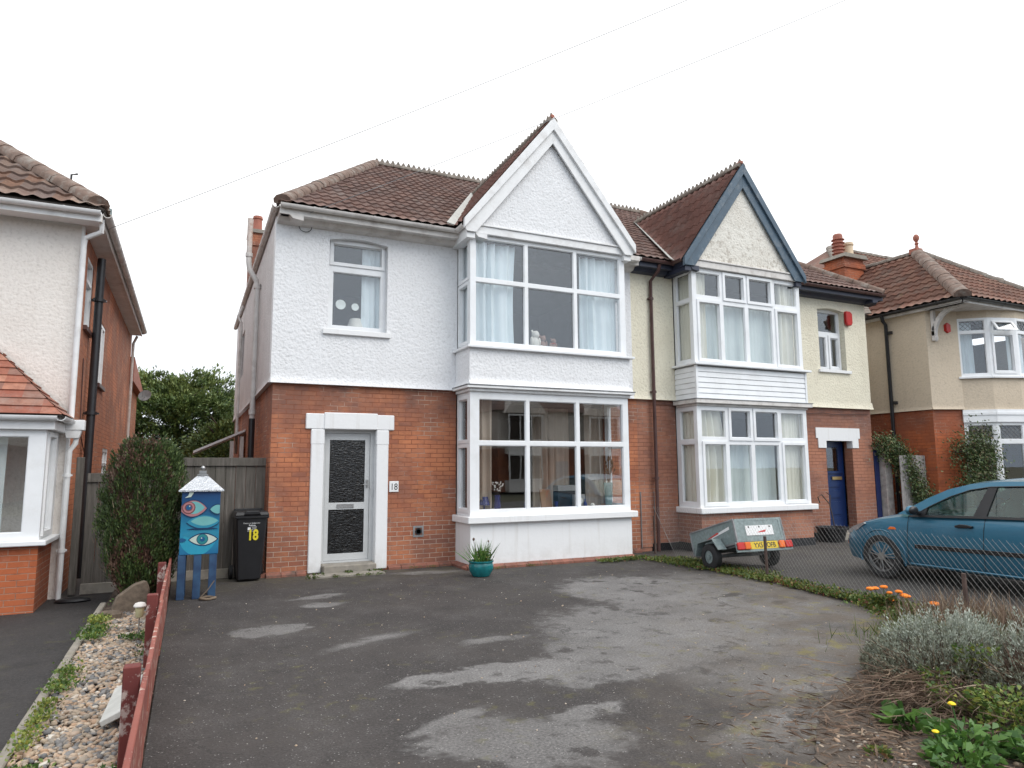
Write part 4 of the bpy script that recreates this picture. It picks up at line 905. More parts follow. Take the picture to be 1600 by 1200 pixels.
# --- pipes
pipe(h2, [(7.2, EY-0.03, 5.64), (7.2, EY+0.02, 5.52), (7.18, -0.10, 5.36), (7.18, -0.10, 0.0)], 0.036, 'brown_pipe', clips=[(7.18, -0.10, 5.0), (7.18, -0.10, 3.1), (7.18, -0.10, 1.4)])
gx = MB(); gx.box(6.30, EY-0.13, 5.60, 6.66, EY+0.03, 5.70); gx.build('gutter_end', 'old_white', h1, bevel=0.01)
PX, PY = -0.11, 2.3
vp = MB(); vp.tube([(PX, PY, 2.55), (PX, PY, 5.02), (PX-0.03, PY, 5.16), (PX-0.15, PY, 5.36), (PX-0.17, PY, 5.50), (PX-0.17, PY, 5.80)], 0.05, 12)
for z_ in (2.62, 5.0): vp.tube([(PX, PY, z_), (PX, PY, z_+0.09)], 0.065, 12)
vp.tube([(PX-0.17, PY, 5.60), (PX-0.17, PY, 5.67)], 0.065, 12); vp = vp.build('vent_pipe', 'old_white', h1, smooth=40)
v2 = MB(); v2.tube([(PX-0.17, PY, 5.675), (PX-0.17, PY, 6.35)], 0.05, 12); v2.build('pipe_top', 'rusty', vp, smooth=40)
v3 = MB(); v3.tube([(PX, PY, -0.1), (PX, PY, 2.548)], 0.055, 12); v3.tube([(PX, PY, 1.75), (PX-0.35, PY, 1.78)], 0.03, 8); v3.build('soil_pipe', 'black_pipe', h1, smooth=40)
pipe(h1, [(LX-0.06, 6.6, 5.62), (-0.2, 6.6, 5.35), (-0.12, 6.6, 5.2), (-0.12, 6.6, 2.0)], 0.035, 'old_white')
# --- rear chimney of 18
ch = MB(); ch.box(0.10, 8.2, 6.0, 0.70, 8.9, 8.06); ch.box(0.07, 8.17, 7.70, 0.73, 8.93, 7.80)
ch = ch.build('chimney', 'brick', h1); cc = MB(); cc.box(0.05, 8.15, 8.062, 0.75, 8.95, 8.16); cc.build('chimney_cap', 'concrete', ch); chimney_pot(ch, (0.30, 8.5, 8.15), 0.13, 0.48, 'terracotta')
# cable loop below the eaves and cable on the ledge
cl = MB(); cl.tube([(0.40+0.10*math.cos(a), -0.075, 5.50+0.09*math.sin(a)) for a in [math.pi*k/8*1.0+math.pi*0.9 for k in range(13)]], 0.006, 5, False); cl.build('cable', 'black', h1)
cl = MB(); cl.tube([(11.0, -0.02, 2.86), (11.5, -0.03, 2.80), (11.95, -0.03, 2.83), (12.3, -0.03, 2.80), (13.5, -0.03, 2.84)], 0.008, 5); cl.tube([(7.2, -0.02, 2.86), (7.5, -0.03, 2.88), (7.75, -0.03, 2.84)], 0.007, 5); cl.build('cable', 'brown_pipe', h2)
# rear lean-to seen over the gate
lt = MB(); lt.prism([(-1.05, 1.98), (-0.02, 2.46), (-0.02, 2.51), (-1.05, 2.03)], Y_(5.2), 0, 2.4); lt.build('lean_to_roof', 'pvc', h1)
lt = MB()
for x_ in (-0.32, -0.12): lt.box(x_, 5.25, 0, x_+0.08, 5.33, 2.35 if x_ > -0.2 else 2.25)
lt.build('lean_to_post', 'old_white', h1)

# ------------------------------------------------------------------ curtains and window things
f = Y_(-0.50)
CG = 'curtains hanging in the windows'
curtain('white curtain at the left of the wide upstairs window of the white bay', f, 3.14, 3.93, 3.7, 5.5, 'curtain_white', 7, gather=0.06)
curtain('white curtain across the right pane of the wide upstairs window of the white bay', f, 5.22, 6.05, 3.7, 5.5, 'curtain_white', 8)
curtain('grey white curtain in the narrow side pane upstairs on the white gabled bay', XL(3.16), -0.5, -0.02, 3.7, 5.5, 'curtain_white', 4, 0.02)
curtain('narrow white curtain in the small upstairs window of the white house', Y_(0.24), 1.40, 1.72, 3.9, 5.4, 'curtain_white', 3)
f = Y_(-0.40)
curtain('striped beige curtain at the left of the wide downstairs window of the white bay', f, 3.16, 3.52, 0.8, 2.8, 'curtain_beige', 4)
curtain('beige curtain hanging behind the middle pane of the downstairs window of the white bay', Y_(0.5), 4.75, 5.55, 0.3, 2.75, 'curtain_beige', 8, 0.04)
curtain('pale curtain behind the right pane of the downstairs window of the white bay', Y_(0.2), 5.75, 6.35, 0.3, 2.75, 'curtain_beige', 5, 0.04)
f = Y_(-0.50)
curtain('cream curtain at the far left of the upstairs bay window under the blue gable', f, 7.86, 8.2, 3.7, 5.52, 'curtain_cream', 4)
curtain('pale green net in the middle of the upstairs bay under the blue gable', Y_(-0.44), 8.1, 10.3, 3.7, 4.96, 'curtain_net', 20, 0.02)
curtain('cream curtain at the right of the upstairs bay window under the blue gable', f, 10.2, 10.65, 3.7, 5.52, 'curtain_cream', 4)
curtain('cream curtain in the side pane upstairs on the white boarded bay', XL(7.9), -0.5, -0.02, 3.7, 5.5, 'curtain_cream', 5, 0.02)
curtain('cream curtain at the left of the downstairs bay window behind the trailer', f, 7.86, 8.45, 0.85, 2.75, 'curtain_cream', 6, gather=-0.25)
curtain('pale green net across the middle of the downstairs bay window behind the trailer', Y_(-0.42), 8.5, 10.0, 0.85, 2.1, 'curtain_net', 14, 0.02)
curtain('cream curtain at the right of the downstairs bay window behind the trailer', f, 10.05, 10.66, 0.85, 2.75, 'curtain_cream', 7)
curtain('cream curtain in the downstairs side pane of the brick bay', XL(7.9), -0.5, -0.02, 0.85, 2.75, 'curtain_cream', 5, 0.02)

def matc(name, c, r=0.4): 
    if name not in M: M[name] = flat(name, c, r, var=0.08)
    return name
# window boards inside the bays
for hh, (a, b), z in ((h1, bay1, 0.90), (h1, bay1, 3.70)):
    m = MB(); m.box(a+0.1, -BD+0.10, z-0.04, b-0.1, 0.2, z); m.build('window_board', 'white_wood', hh)
def lathe_thing(name, label, cat, loc, prof, mat, group='ornaments on the window board'):
    m = MB(); m.lathe(prof, (0,0,0), 14); o = m.build(name, mat, smooth=50); o.location = loc; return tag(o, label, cat, group)
def dots(mat, c, r, n, size, parent=None, name='flower_heads', flat_=0.6):
    m = MB()
    for k in range(n):
        a = random.uniform(0, 6.28); q = r*math.sqrt(random.random()); m.blob((c[0]+q*math.cos(a), c[1]+q*math.sin(a)*0.6, c[2]+random.uniform(-r, r)*flat_), (size, size, size), 6, 4)
    return m.build(name, mat, parent, smooth=60)
matc('blue glass', (0.012, 0.018, 0.13), 0.15); matc('doll white', (0.7, 0.68, 0.62), 0.8); matc('doll brown', (0.25, 0.14, 0.10), 0.8); matc('doll red', (0.5, 0.10, 0.06), 0.8); matc('jade glass', (0.20, 0.27, 0.26), 0.25); matc('book grey', (0.28, 0.27, 0.26), 0.6); matc('card brown', (0.24, 0.13, 0.07), 0.6)
lathe_thing('lamp', 'small lamp with a blue shade at the left of the downstairs window board', 'lamp', (3.38, -0.42, 0.90), [(0.04, 0), (0.04, 0.02), (0.015, 0.03), (0.015, 0.10), (0.10, 0.10), (0.06, 0.24), (0.055, 0.24)], 'blue glass')
va = lathe_thing('vase', 'tall blue vase of small white flowers beside the blue lamp', 'vase', (3.62, -0.42, 0.90), [(0.045, 0), (0.06, 0.08), (0.045, 0.2), (0.055, 0.26), (0.05, 0.26)], 'blue glass')
df = dots('doll white', (0, 0, 0.40), 0.13, 34, 0.013, va); 
m = MB()
for k in range(14):
    a = random.uniform(0, 6.28); m.tube([(0, 0, 0.2), (0.12*math.cos(a), 0.07*math.sin(a), 0.42+random.uniform(-.05, .06))], 0.003, 4, False)
m.build('stem', 'bark', va)
lathe_thing('vase', 'squat blue glass jar behind the middle mullion downstairs', 'vase', (4.16, -0.44, 0.90), [(0.04, 0), (0.05, 0.05), (0.045, 0.12), (0.04, 0.12)], 'blue glass')
lathe_thing('vase', 'small flared blue vase in front of the brown card downstairs', 'vase', (4.72, -0.48, 0.90), [(0.04, 0), (0.02, 0.06), (0.04, 0.13), (0.035, 0.13)], 'blue glass')
lathe_thing('bottle', 'slim blue bottle beside the patterned box downstairs', 'bottle', (5.30, -0.50, 0.90), [(0.035, 0), (0.035, 0.08), (0.012, 0.12), (0.012, 0.16)], 'blue glass')
lathe_thing('candle_holder', 'round blue dish in front of the books downstairs', 'dish', (4.95, -0.50, 0.90), [(0.06, 0), (0.08, 0.05), (0.075, 0.05)], 'blue glass')
v2 = lathe_thing('vase', 'tall pale green vase of red dried twigs at the right of the downstairs window', 'vase', (5.86, -0.40, 0.90), [(0.06, 0), (0.075, 0.25), (0.085, 0.44), (0.08, 0.44)], 'jade glass')
m = MB()
for k in range(22):
    a = random.uniform(0, 6.28); r_ = random.uniform(0.03, 0.2); z_ = random.uniform(0.6, 0.95) if k > 3 else 1.1
    m.tube([(0, 0, 0.3), (r_*0.5*math.cos(a), r_*0.3*math.sin(a), 0.55), (r_*math.cos(a), r_*0.5*math.sin(a), z_)], 0.006, 4, False)
    m.blob((r_*math.cos(a), r_*0.5*math.sin(a), z_), (0.018, 0.018, 0.035), 6, 4)
m.build('twigs', 'card brown', v2)
m = MB(); m.box(-0.12, -0.015, 0, 0.12, 0.015, 0.34); o = m.build('picture_card', 'card brown', bevel=0.003); o.location = (4.62, -0.32, 0.90); o.rotation_euler = (R(-10), 0, R(12)); tag(o, 'brown picture card leaning behind the blue vase downstairs', 'card')
m = MB(); m.box(-0.24, -0.1, 0, 0.16, 0.1, 0.30); o = m.build('box', 'black', bevel=0.006); o.location = (5.06, -0.28, 0.90); tag(o, 'dark box standing on the downstairs window board beside the mullion', 'box')
q = MB(); q.box(-0.24, -0.1, 0.302, 0.16, 0.1, 0.40); q = q.build('lid', 'book grey', o, bevel=0.006)
m = MB(); m.box(-0.11, -0.04, 0, 0.11, 0.04, 0.24); o = m.build('clock', 'book grey', bevel=0.006); o.location = (5.20, -0.44, 0.90); tag(o, 'pale square clock with a round face right of the dark box', 'clock')
q = MB(); q.tube([(0, -0.042, 0.13), (0, -0.048, 0.13)], 0.06, 18); q.tube([(0, -0.048, 0.13), (0, -0.052, 0.13)], 0.03, 14); q.build('dial', 'doll white', o)
lathe_thing('egg', 'small round white ornament on the downstairs window board', 'ornament', (5.45, -0.5, 0.90), [(0.005, 0), (0.035, 0.01), (0.045, 0.04), (0.03, 0.075), (0.004, 0.085)], 'doll white')
def toy(loc, mat, s, label, rz=0, mat2=None):
    m = MB(); m.blob((0, 0, 0.11*s), (0.085*s, 0.07*s, 0.11*s), 12, 8); m.blob((0.01*s, -0.01*s, 0.25*s), (0.07*s, 0.065*s, 0.065*s), 12, 8)
    for sx_ in (-1, 1): m.blob((sx_*0.05*s, -0.085*s, 0.04*s), (0.03*s, 0.06*s, 0.03*s), 8, 6); m.blob((sx_*0.085*s, -0.02*s, 0.14*s), (0.025*s, 0.03*s, 0.07*s), 8, 6); m.blob((sx_*0.05*s, 0, 0.30*s), (0.025*s, 0.012*s, 0.025*s), 8, 6)
    o = m.build('soft_toy', mat, smooth=70); o.location = loc; o.rotation_euler = (0, 0, rz)
    if mat2: q = MB(); q.lathe([(0.06*s, 0.17*s), (0.085*s, 0.185*s), (0.055*s, 0.20*s)], (0,0,0), 12); q.build('scarf', mat2, o)
    return tag(o, label, 'soft toy', 'soft toys on the upstairs window board')
toy((4.36, -0.42, 3.70), 'doll white', 1.1, 'cream soft toy sitting at the left of the upstairs window board', 0.3)
toy((4.54, -0.36, 3.70), 'doll brown', 0.9, 'brown soft toy sitting between the cream toy and the red one', -0.2)
toy((4.74, -0.40, 3.70), 'doll brown', 0.75, 'small soft toy with a red scarf, rightmost on the upstairs window board', 0.1, 'doll red')
# lamp in the small upstairs window
m = MB(); m.lathe([(0.06, 0), (0.06, 0.02), (0.015, 0.03), (0.015, 0.1), (0.16, 0.1), (0.10, 0.30), (0.095, 0.30)], (0,0,0), 16); o = m.build('lampshade', 'doll white', smooth=50); o.location = (1.33, 0.34, 3.84); tag(o, 'pale lampshade standing low behind the small upstairs window', 'lamp')
m = MB(); m.box(1.0, 0.2, 3.8, 1.75, 0.6, 3.835); m.build('window_board', 'white_wood', h1)

# ================================================================== LEFT NEIGHBOUR
h3 = empty('detached_house', 'pink cream house with brick side wall, white gutters and a tiled square bay at left', 'house', (-2.65, 0.1, 0))
h3.location = (0, 0, 0)
NX, NY = -2.65, 0.10
m = MB(); m.plate(Y_(NY), -10, NX-0.006, -0.15, 5.2, [(-8.5, -3.7, 0.7, 2.2), (-6.2, -4.6, 3.5, 4.8)], 0.22); m.build('front_wall', 'pink_rough', h3)
m = MB(); m.plate(lambda u, v, w: (NX-w-0.004, u, v), NY+0.004, 9.4, -0.15, 5.2, [(0.75, 1.42, 3.78, 4.86), (2.75, 3.55, 3.14, 4.24), (4.35, 5.3, 1.0, 2.05)], 0.22); m.build('side_wall', 'brick_side', h3)
m = MB(); m.box(-10, 9.2, -0.15, -2.9, 9.4, 5.2); m.build('rear_wall', 'brick_side', h3)
m = MB(); m.box(NX-0.02, NY-0.012, -0.1, NX+0.012, NY+0.10, 5.1); m.build('corner_board', 'white_smooth', h3)
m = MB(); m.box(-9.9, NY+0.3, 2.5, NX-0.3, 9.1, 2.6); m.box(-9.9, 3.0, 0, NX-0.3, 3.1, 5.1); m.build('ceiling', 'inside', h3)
f_ = lambda u, v, w: (NX-0.012-w, u, v)
window(h3, f_, 0.75, 1.42, 3.78, 4.86, [(0.82, 1.35, 3.86, 4.48), (0.82, 1.35, 4.54, 4.80)])
window(h3, f_, 2.75, 3.55, 3.14, 4.24, [(2.82, 3.12, 3.2, 4.18), (3.18, 3.48, 3.2, 4.18)])
window(h3, f_, 4.35, 5.3, 1.0, 2.05, [(4.42, 4.8, 1.08, 1.7), (4.86, 5.22, 1.08, 1.7), (4.42, 4.8, 1.76, 1.98), (4.86, 5.22, 1.76, 1.98)])
for a, b, z in ((0.70, 1.47, 3.78), (2.7, 3.6, 3.14), (4.3, 5.35, 1.0)):
    m = MB(); m.box(NX-0.05, a, z-0.07, NX+0.05, b, z); m.build('sill', 'brown_pipe', h3, bevel=0.005)
# roof
NEX, NEY, NEZ, NP = -2.36, -0.28, 5.27, 0.78
run = 4.85; Vf = Vector((0, 1, NP)); Lr = math.hypot(run, run*NP)
roof_plane('main_roof', 'tile_left', h3, (NEX, NEY, NEZ), (-1, 0, 0), Vf, [(0, 0), (9.5, 0), (9.5, Lr), (run, Lr)], tw=0.21, ch=0.30, amp=0.035, step=0.035)
roof_plane('side_roof', 'tile_left', h3, (NEX, NEY, NEZ), (0, 1, 0), (-1, 0, NP), [(0, 0), (2*run, 0), (run, Lr)], tw=0.21, ch=0.30, amp=0.035, step=0.035)
m = MB(); q = [(NEX, NEY+2*run, NEZ), (-11.8, NEY+2*run, NEZ), (-11.8, NEY+run, NEZ+run*NP), (NEX-run, NEY+run, NEZ+run*NP)]; m.add(q, [(0,1,2,3)]); m.add([(a, b, c-0.03) for a, b, c in q], [(3,2,1,0)]); m.build('rear_roof', 'tile_left', h3)
ridge(h3, (NEX-0.09, NEY+0.09, NEZ+0.10), (NEX-run, NEY+run, NEZ+run*NP+0.06), 0.15, mat='hip', name='hip_tiles', ln=0.45)
def nseg(a, b, out, fm, gm, z0=0.0, name='fascia'):
    a, b, o_ = Vector(a), Vector(b), Vector(out); m = MB()
    m.sweep([(0.0, 0), (0.022, 0), (0.022, 0.12), (0.0, 0.12)], a, b, out)
    k_ = 0.004 if out[0] else 0.0; m.sweep([(-0.27, 0.012+k_), (-0.003, 0.012+k_), (-0.003, 0.03+k_), (-0.27, 0.03+k_)], a, b, out)
    m.build(name, fm, h3); gutter(h3, a+o_*0.024+Vector((0,0,0.125)), b+o_*0.024+Vector((0,0,0.125)), out, gm)
nseg((-10, NEY+0.04, 5.09), (NEX-0.04, NEY+0.04, 5.09), (0,-1,0), 'white_wood', 'white_wood')
nseg((NEX-0.05, NEY+0.04, 5.09), (NEX-0.05, 8.9, 5.09), (1,0,0), 'old_white', 'old_white')
pipe(h3, [(-2.40, -0.16, 5.15), (-2.40, -0.13, 4.98), (-2.60, -0.02, 4.90), (-2.62, 0.0, 4.80), (-2.62, 0.0, 2.30)], 0.036, 'white_wood')
m = MB(); m.box(-2.68, -0.14, 2.16, -2.44, 0.0, 2.30); m.prism([(-2.65, 2.05), (-2.50, 2.05), (-2.47, 2.16), (-2.67, 2.16)], Y_(-0.13), 0, 0.11); m.build('hopper', 'white_wood', h3, bevel=0.006)
pipe(h3, [(-2.53, -0.07, 2.08), (-2.54, -0.07, 1.98), (-2.60, -0.07, 1.88), (-2.61, -0.07, -0.08)], 0.034, 'white_wood', clips=[(-2.61, -0.07, 1.55), (-2.61, -0.07, 0.55)])
pipe(h3, [(-2.54, 1.32, 4.98), (-2.54, 1.30, 0.0)], 0.062, 'black_pipe', name='soil_pipe', clips=[(-2.54, 1.30, 4.3), (-2.54, 1.30, 2.5)])
pipe(h3, [(-2.50, 8.95, 5.1), (-2.58, 8.95, 4.9), (-2.58, 8.95, 0)], 0.035, 'old_white')
m = MB(); m.tube([(-2.64, 0.9, 3.3), (-2.63, 0.95, 2.2), (-2.63, 1.6, 1.9)], 0.008, 4); m.tube([(-2.63, 1.8, 4.5), (-2.63, 1.8, 1.6)], 0.007, 4); m.build('cable', 'brown_pipe', h3)
# lower rear wing and chimney stub
m = MB(); m.box(-7, 9.41, -0.1, -2.72, 13.5, 3.95); m.build('rear_wing', 'brick_side', h3)
m = MB(); m.prism([(9.3, 3.96), (13.8, 3.96), (13.8, 4.05), (9.3, 4.6)], lambda u, v, w: (w, u, v), -7.2, -2.55); m.build('rear_wing_roof', 'terracotta', h3)
m = MB(); m.tube([(-3.27, 8.0, 5.7), (-3.27, 8.0, 8.0)], 0.10, 12); fl_ = m.build('flue', 'black_pipe', h3, smooth=40); m = MB(); m.tube([(-3.27, 8.0, 7.92), (-3.27, 8.0, 8.10)], 0.115, 12); m.build('flue_cowl', 'galv', fl_, smooth=40)
m = MB(); m.tube([(-3.3, 3.0, 6.1), (-3.3, 3.0, 6.95), (-3.2, 3.0, 6.98)], 0.02, 5); m.build('roof_hook', 'black_iron', h3)
dsh = MB(); dsh.lathe([(0.02, 0.0), (0.12, 0.02), (0.22, 0.07), (0.225, 0.075), (0.12, 0.03), (0.02, 0.01)], (0,0,0), 20); ds = dsh.build('satellite_dish', 'lead', smooth=60); ds.location = (-2.28, 9.9, 3.62); ds.rotation_euler = (R(65), 0, R(-20)); ds.scale = (0.75, 0.75, 0.75)
tag(ds, 'grey satellite dish on the far corner of the left brick side wall', 'satellite dish'); m = MB(); m.tube([(0, 0, 0), (0, -0.15, 0.2), (0, -0.02, 0.30)], 0.01, 5); m.tube([(0, 0, 0), (-0.1, 0.0, -0.3)], 0.015, 5); m.build('arm', 'lead', ds)
# bay
BX, BYY = -2.75, -0.85
m = MB(); m.plate(Y_(BYY), -8.6, BX, -0.15, 0.70, [], 0.15); m.build('bay_base', 'brick3', h3)
m = MB(); m.plate(lambda u, v, w: (BX-w-0.003, u, v), BYY+0.004, NY, -0.15, 0.70, [], 0.15); m.build('bay_base', 'brick3', h3)
m = MB(); m.box(-8.7, BYY-0.09, 0.702, BX+0.09, NY-0.01, 0.765); m.build('bay_sill', 'pvc', h3, bevel=0.01)
window(h3, Y_(NY+0.08), -6.2, -4.6, 3.5, 4.8, [(-6.1, -5.45, 3.6, 4.7), (-5.35, -4.7, 3.6, 4.7)])
window(h3, Y_(BYY), -8.6, BX, 0.767, 2.12, [(-5.0, -4.05, 0.86, 2.04), (-3.95, -2.93, 0.86, 2.04), (-6.1, -5.1, 0.86, 2.04)], th=0.09)
window(h3, lambda u, v, w: (BX-w-0.003, u, v), BYY+0.092, NY, 0.767, 2.12, [(-0.66, -0.22, 0.86, 2.04)], th=0.09, casements=[(-0.72, -0.16, 0.80, 2.10)])
m = MB(); m.box(-8.7, BYY-0.07, 2.122, BX+0.09, NY-0.01, 2.24); m.build('bay_fascia', 'white_wood', h3, bevel=0.004)
gutter(h3, (-8.7, BYY-0.075, 2.285), (BX+0.12, BYY-0.075, 2.285), (0,-1,0), 'white_wood'); gutter(h3, (BX+0.095, BYY-0.11, 2.285), (BX+0.095, -0.1, 2.285), (1,0,0), 'white_wood')
bz = 2.30; rr_ = 1.15; bx0, by0 = BX+0.17, BYY-0.15
Lb = math.hypot(rr_, rr_)
roof_plane('bay_roof', 'tile_plain', h3, (bx0, by0, bz), (-1,0,0), (0,1,1), [(0, 0), (6.2, 0), (6.2, Lb-0.15), (rr_-0.1, Lb-0.15)], tw=0.235, ch=0.15, amp=0, step=0.018, smooth=False, flatprof=True)
roof_plane('bay_roof', 'tile_plain', h3, (bx0, by0, bz), (0,1,0), (-1,0,1), [(0, 0), (rr_-0.1, 0), (rr_-0.1, Lb-0.15)], tw=0.235, ch=0.15, amp=0, step=0.018, smooth=False, flatprof=True)
curtain('white net curtain behind the bay window of the left neighbour', Y_(-0.55), -8.0, -3.2, 0.85, 2.1, 'curtain_net', 26, 0.02)
m = MB(); m.box(-8.4, 0.9, -0.1, -2.95, 1.0, 2.4); m.build('inner_wall', 'inside', h3)

# ================================================================== RIGHT NEIGHBOUR
h4 = empty('detached_house', 'beige roughcast and orange brick house with a hipped roof and bow windows at right', 'house')
WX = 14.9
A0 = (WX, 7.0); A1 = (WX, -0.68); A2 = (15.62, -0.95); A3 = (16.15, -1.38); A4 = (16.85, -1.62); A5 = (17.9, -1.62); A6 = (18.6, -1.3)
def facet(hh, a, b, z0, z1, holes, mat, th=0.18, name='wall'):
    f, L = LINE(a[0], a[1], b[0], b[1]); m = MB(); m.plate(f, 0, L, z0, z1, holes, th); return m.build(name, mat, hh), f, L
for a, b in ((A0, A1), (A1, A2)):
    facet(h4, a, b, -0.1, 2.95, [], 'brick3', name='brick_wall'); 
    f, L = LINE(a[0], a[1], b[0], b[1]); m = MB(); g_ = lambda u, v, w: f(u, v, w-0.03); m.plate(g_, -0.02, L+0.02, 2.952, 5.42, [], 0.18); flare(m, g_, -0.02, L+0.02, 2.945, out=0.03, h=0.1); m.build('upper_wall', 'beige_rough', h4)
SH4 = 0.0
for i, (a, b) in enumerate(((A2, A3), (A3, A4), (A4, A5), (A5, A6))):
    f, L = LINE(a[0], a[1], b[0], b[1])
    m = MB(); m.plate(f, 0, L, 2.64, 3.68, [], 0.16); m.build('bay_wall', 'beige_rough', h4)
    m = MB(); m.plate(f, 0, L, 5.16, 5.42, [], 0.10); m.build('bay_fascia', 'beige_rough', h4)
    m = MB(); m.mbox(lambda u, v, w: f(u, v, w), -0.02, L+0.02, 2.63, 2.93, -0.05, 0.0); m.mbox(f, -0.03, L+0.03, 2.80, 2.86, -0.07, -0.05); m.build('bay_panel', 'pvc', h4)
    m = MB(); m.mbox(f, -0.04, L+0.04, 3.68, 3.73, -0.07, 0.1); m.build('bay_sill', 'pvc', h4, bevel=0.006)
    m = MB(); m.plate(f, 0, L, -0.1, 0.55, [], 0.16); m.build('bay_base', 'brick3', h4)
    if i == 1: up = [(0.13, L-0.13, 3.86, 4.72), ]; lu = [(0.15, L-0.15, 4.84, 5.08)]
    else: up = [(0.07, L-0.07, 3.80, 4.78)]; lu = [(0.07, L-0.07, 4.85, 5.10)]
    window(h4, f, 0, L, 3.732, 5.158, up+(lu if i != 1 else [(0.15, L-0.15, 4.84, 5.06)]), lead=lu if i != 1 else None, casements=[(0.07, L-0.07, 3.79, 4.79)] if i == 1 else ())
    if i == 1:      # open top light
        c_ = MB(); g_ = lambda u, v, w: f(u, 5.08-(5.08-v)*0.9, w-(5.08-v)*0.62-0.02); c_.plate(g_, 0.10, L-0.10, 4.80, 5.08, [(0.16, L-0.16, 4.86, 5.03)], 0.04); ob = c_.build('open_light', 'pvc', h4); q = MB(); q.mbox(g_, 0.155, L-0.155, 4.855, 5.035, 0.015, 0.02); q.build('pane', 'glass', ob)
    window(h4, f, 0, L, 0.56, 2.628, [(0.08, L-0.08, 0.7, 2.12), (0.08, L-0.08, 2.22, 2.56)], lead=[(0.08, L-0.08, 2.22, 2.56)])
    if i in (0, 2): curtain('white curtain behind the %s upstairs pane of the beige bow window' % ('left' if i == 0 else 'right'), lambda u, v, w: f(u, v, w+0.25), 0.05, L*0.62, 3.75, 5.1, 'curtain_white', 4, 0.02)
m = MB(); m.box(18.6, -1.3, -0.1, 21.5, -1.1, 5.4); m.box(21.3, -1.1, -0.1, 21.5, 7, 5.4); m.box(15, 6.8, -0.1, 21.4, 7.0, 5.4); m.build('far_wall', 'beige_rough', h4)
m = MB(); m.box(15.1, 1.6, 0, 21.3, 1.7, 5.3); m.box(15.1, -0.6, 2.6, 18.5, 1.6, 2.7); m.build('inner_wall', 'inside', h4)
RX0, RY0, RZ0, P4 = 14.72, -1.72, 5.46, 0.78; W4 = 2.82
Lh = math.hypot(W4, W4*P4)
tk = dict(tw=0.22, ch=0.30, amp=0.035, step=0.035)
roof_plane('wing_roof', 'tile_right', h4, (RX0, RY0, RZ0), (0,1,0), (1,0,P4), [(0, 0), (10, 0), (10, Lh), (W4, Lh)], **tk)
roof_plane('wing_roof', 'tile_right', h4, (RX0, RY0, RZ0), (1,0,0), (0,1,P4), [(0, 0), (2*W4, 0), (W4, Lh)], **tk)
roof_plane('wing_roof', 'tile_right', h4, (RX0+2*W4, RY0, RZ0), (0,1,0), (-1,0,P4), [(0, 0), (10, 0), (10, Lh), (W4, Lh)], **tk)
ap = (RX0+W4, RY0+W4, RZ0+W4*P4+0.04)
ridge(h4, (RX0, RY0, RZ0+0.05), ap, 0.16, mat='hip', name='hip_tiles', ln=0.5); ridge(h4, (RX0+2*W4, RY0, RZ0+0.04), ap, 0.13, name='hip_tiles'); ridge(h4, ap, (ap[0], 8.2, ap[2]), 0.11)
m = MB(); m.lathe([(0.07, 0), (0.05, 0.12), (0.035, 0.2), (0.06, 0.24), (0.03, 0.28), (0.075, 0.36), (0.085, 0.43), (0.05, 0.5), (0.01, 0.52)], (ap[0], ap[1], ap[2]+0.02), 12); m.box(ap[0]-0.16, ap[1]-0.1, ap[2]-0.05, ap[0]+0.1, ap[1]+0.14, ap[2]+0.10); m.build('finial', 'terracotta', h4, smooth=40)
# main range behind
M4 = 5.35; Lm = math.hypot(M4, M4*P4); my0 = 0.7
roof_plane('rear_range_roof', 'tile_right', h4, (RX0, my0, RZ0+0.02), (1,0,0), (0,1,P4), [(0, 0), (16, 0), (16, Lm), (M4, Lm)], **tk)
m = MB(); m.add([(RX0, my0, RZ0), (RX0, my0+2*M4, RZ0), (RX0+M4, my0+M4, RZ0+M4*P4)], [(0,1,2)]); m.add([(RX0, my0+2*M4, RZ0), (RX0+16, my0+2*M4, RZ0), (RX0+16, my0+M4, RZ0+M4*P4), (RX0+M4, my0+M4, RZ0+M4*P4)], [(0,1,2,3)]); m.build('rear_roof', 'tile_right', h4)
ridge(h4, (RX0+M4, my0+M4, RZ0+M4*P4+0.05), (RX0+16, my0+M4, RZ0+M4*P4+0.05), 0.12); ridge(h4, (RX0, my0, RZ0+0.04), (RX0+M4, my0+M4, RZ0+M4*P4+0.05), 0.12, name='hip_tiles')
def seg4(a, b, out):
    m = MB(); a, b = Vector(a), Vector(b); m.sweep([(-0.02, -0.10), (0.0, -0.10), (0.0, 0.0), (-0.02, 0.0)], a, b, out); m.sweep([(-0.9, -0.09), (-0.021, -0.09), (-0.021, -0.075), (-0.9, -0.075)], a, b, out) if out[1] else m.sweep([(-0.2, -0.09), (-0.021, -0.09), (-0.021, -0.075), (-0.2, -0.075)], a, b, out)
    m.build('fascia', 'cream_rough' if False else 'old_white', h4); gutter(h4, a+Vector((0,0,0.01)), b+Vector((0,0,0.01)), out, 'black_pipe')
seg4((RX0+0.03, 7, RZ0-0.03), (RX0+0.03, RY0+0.03, RZ0-0.03), (-1,0,0)); seg4((RX0+0.03, RY0+0.03, RZ0-0.03), (RX0+2*W4, RY0+0.03, RZ0-0.03), (0,-1,0))
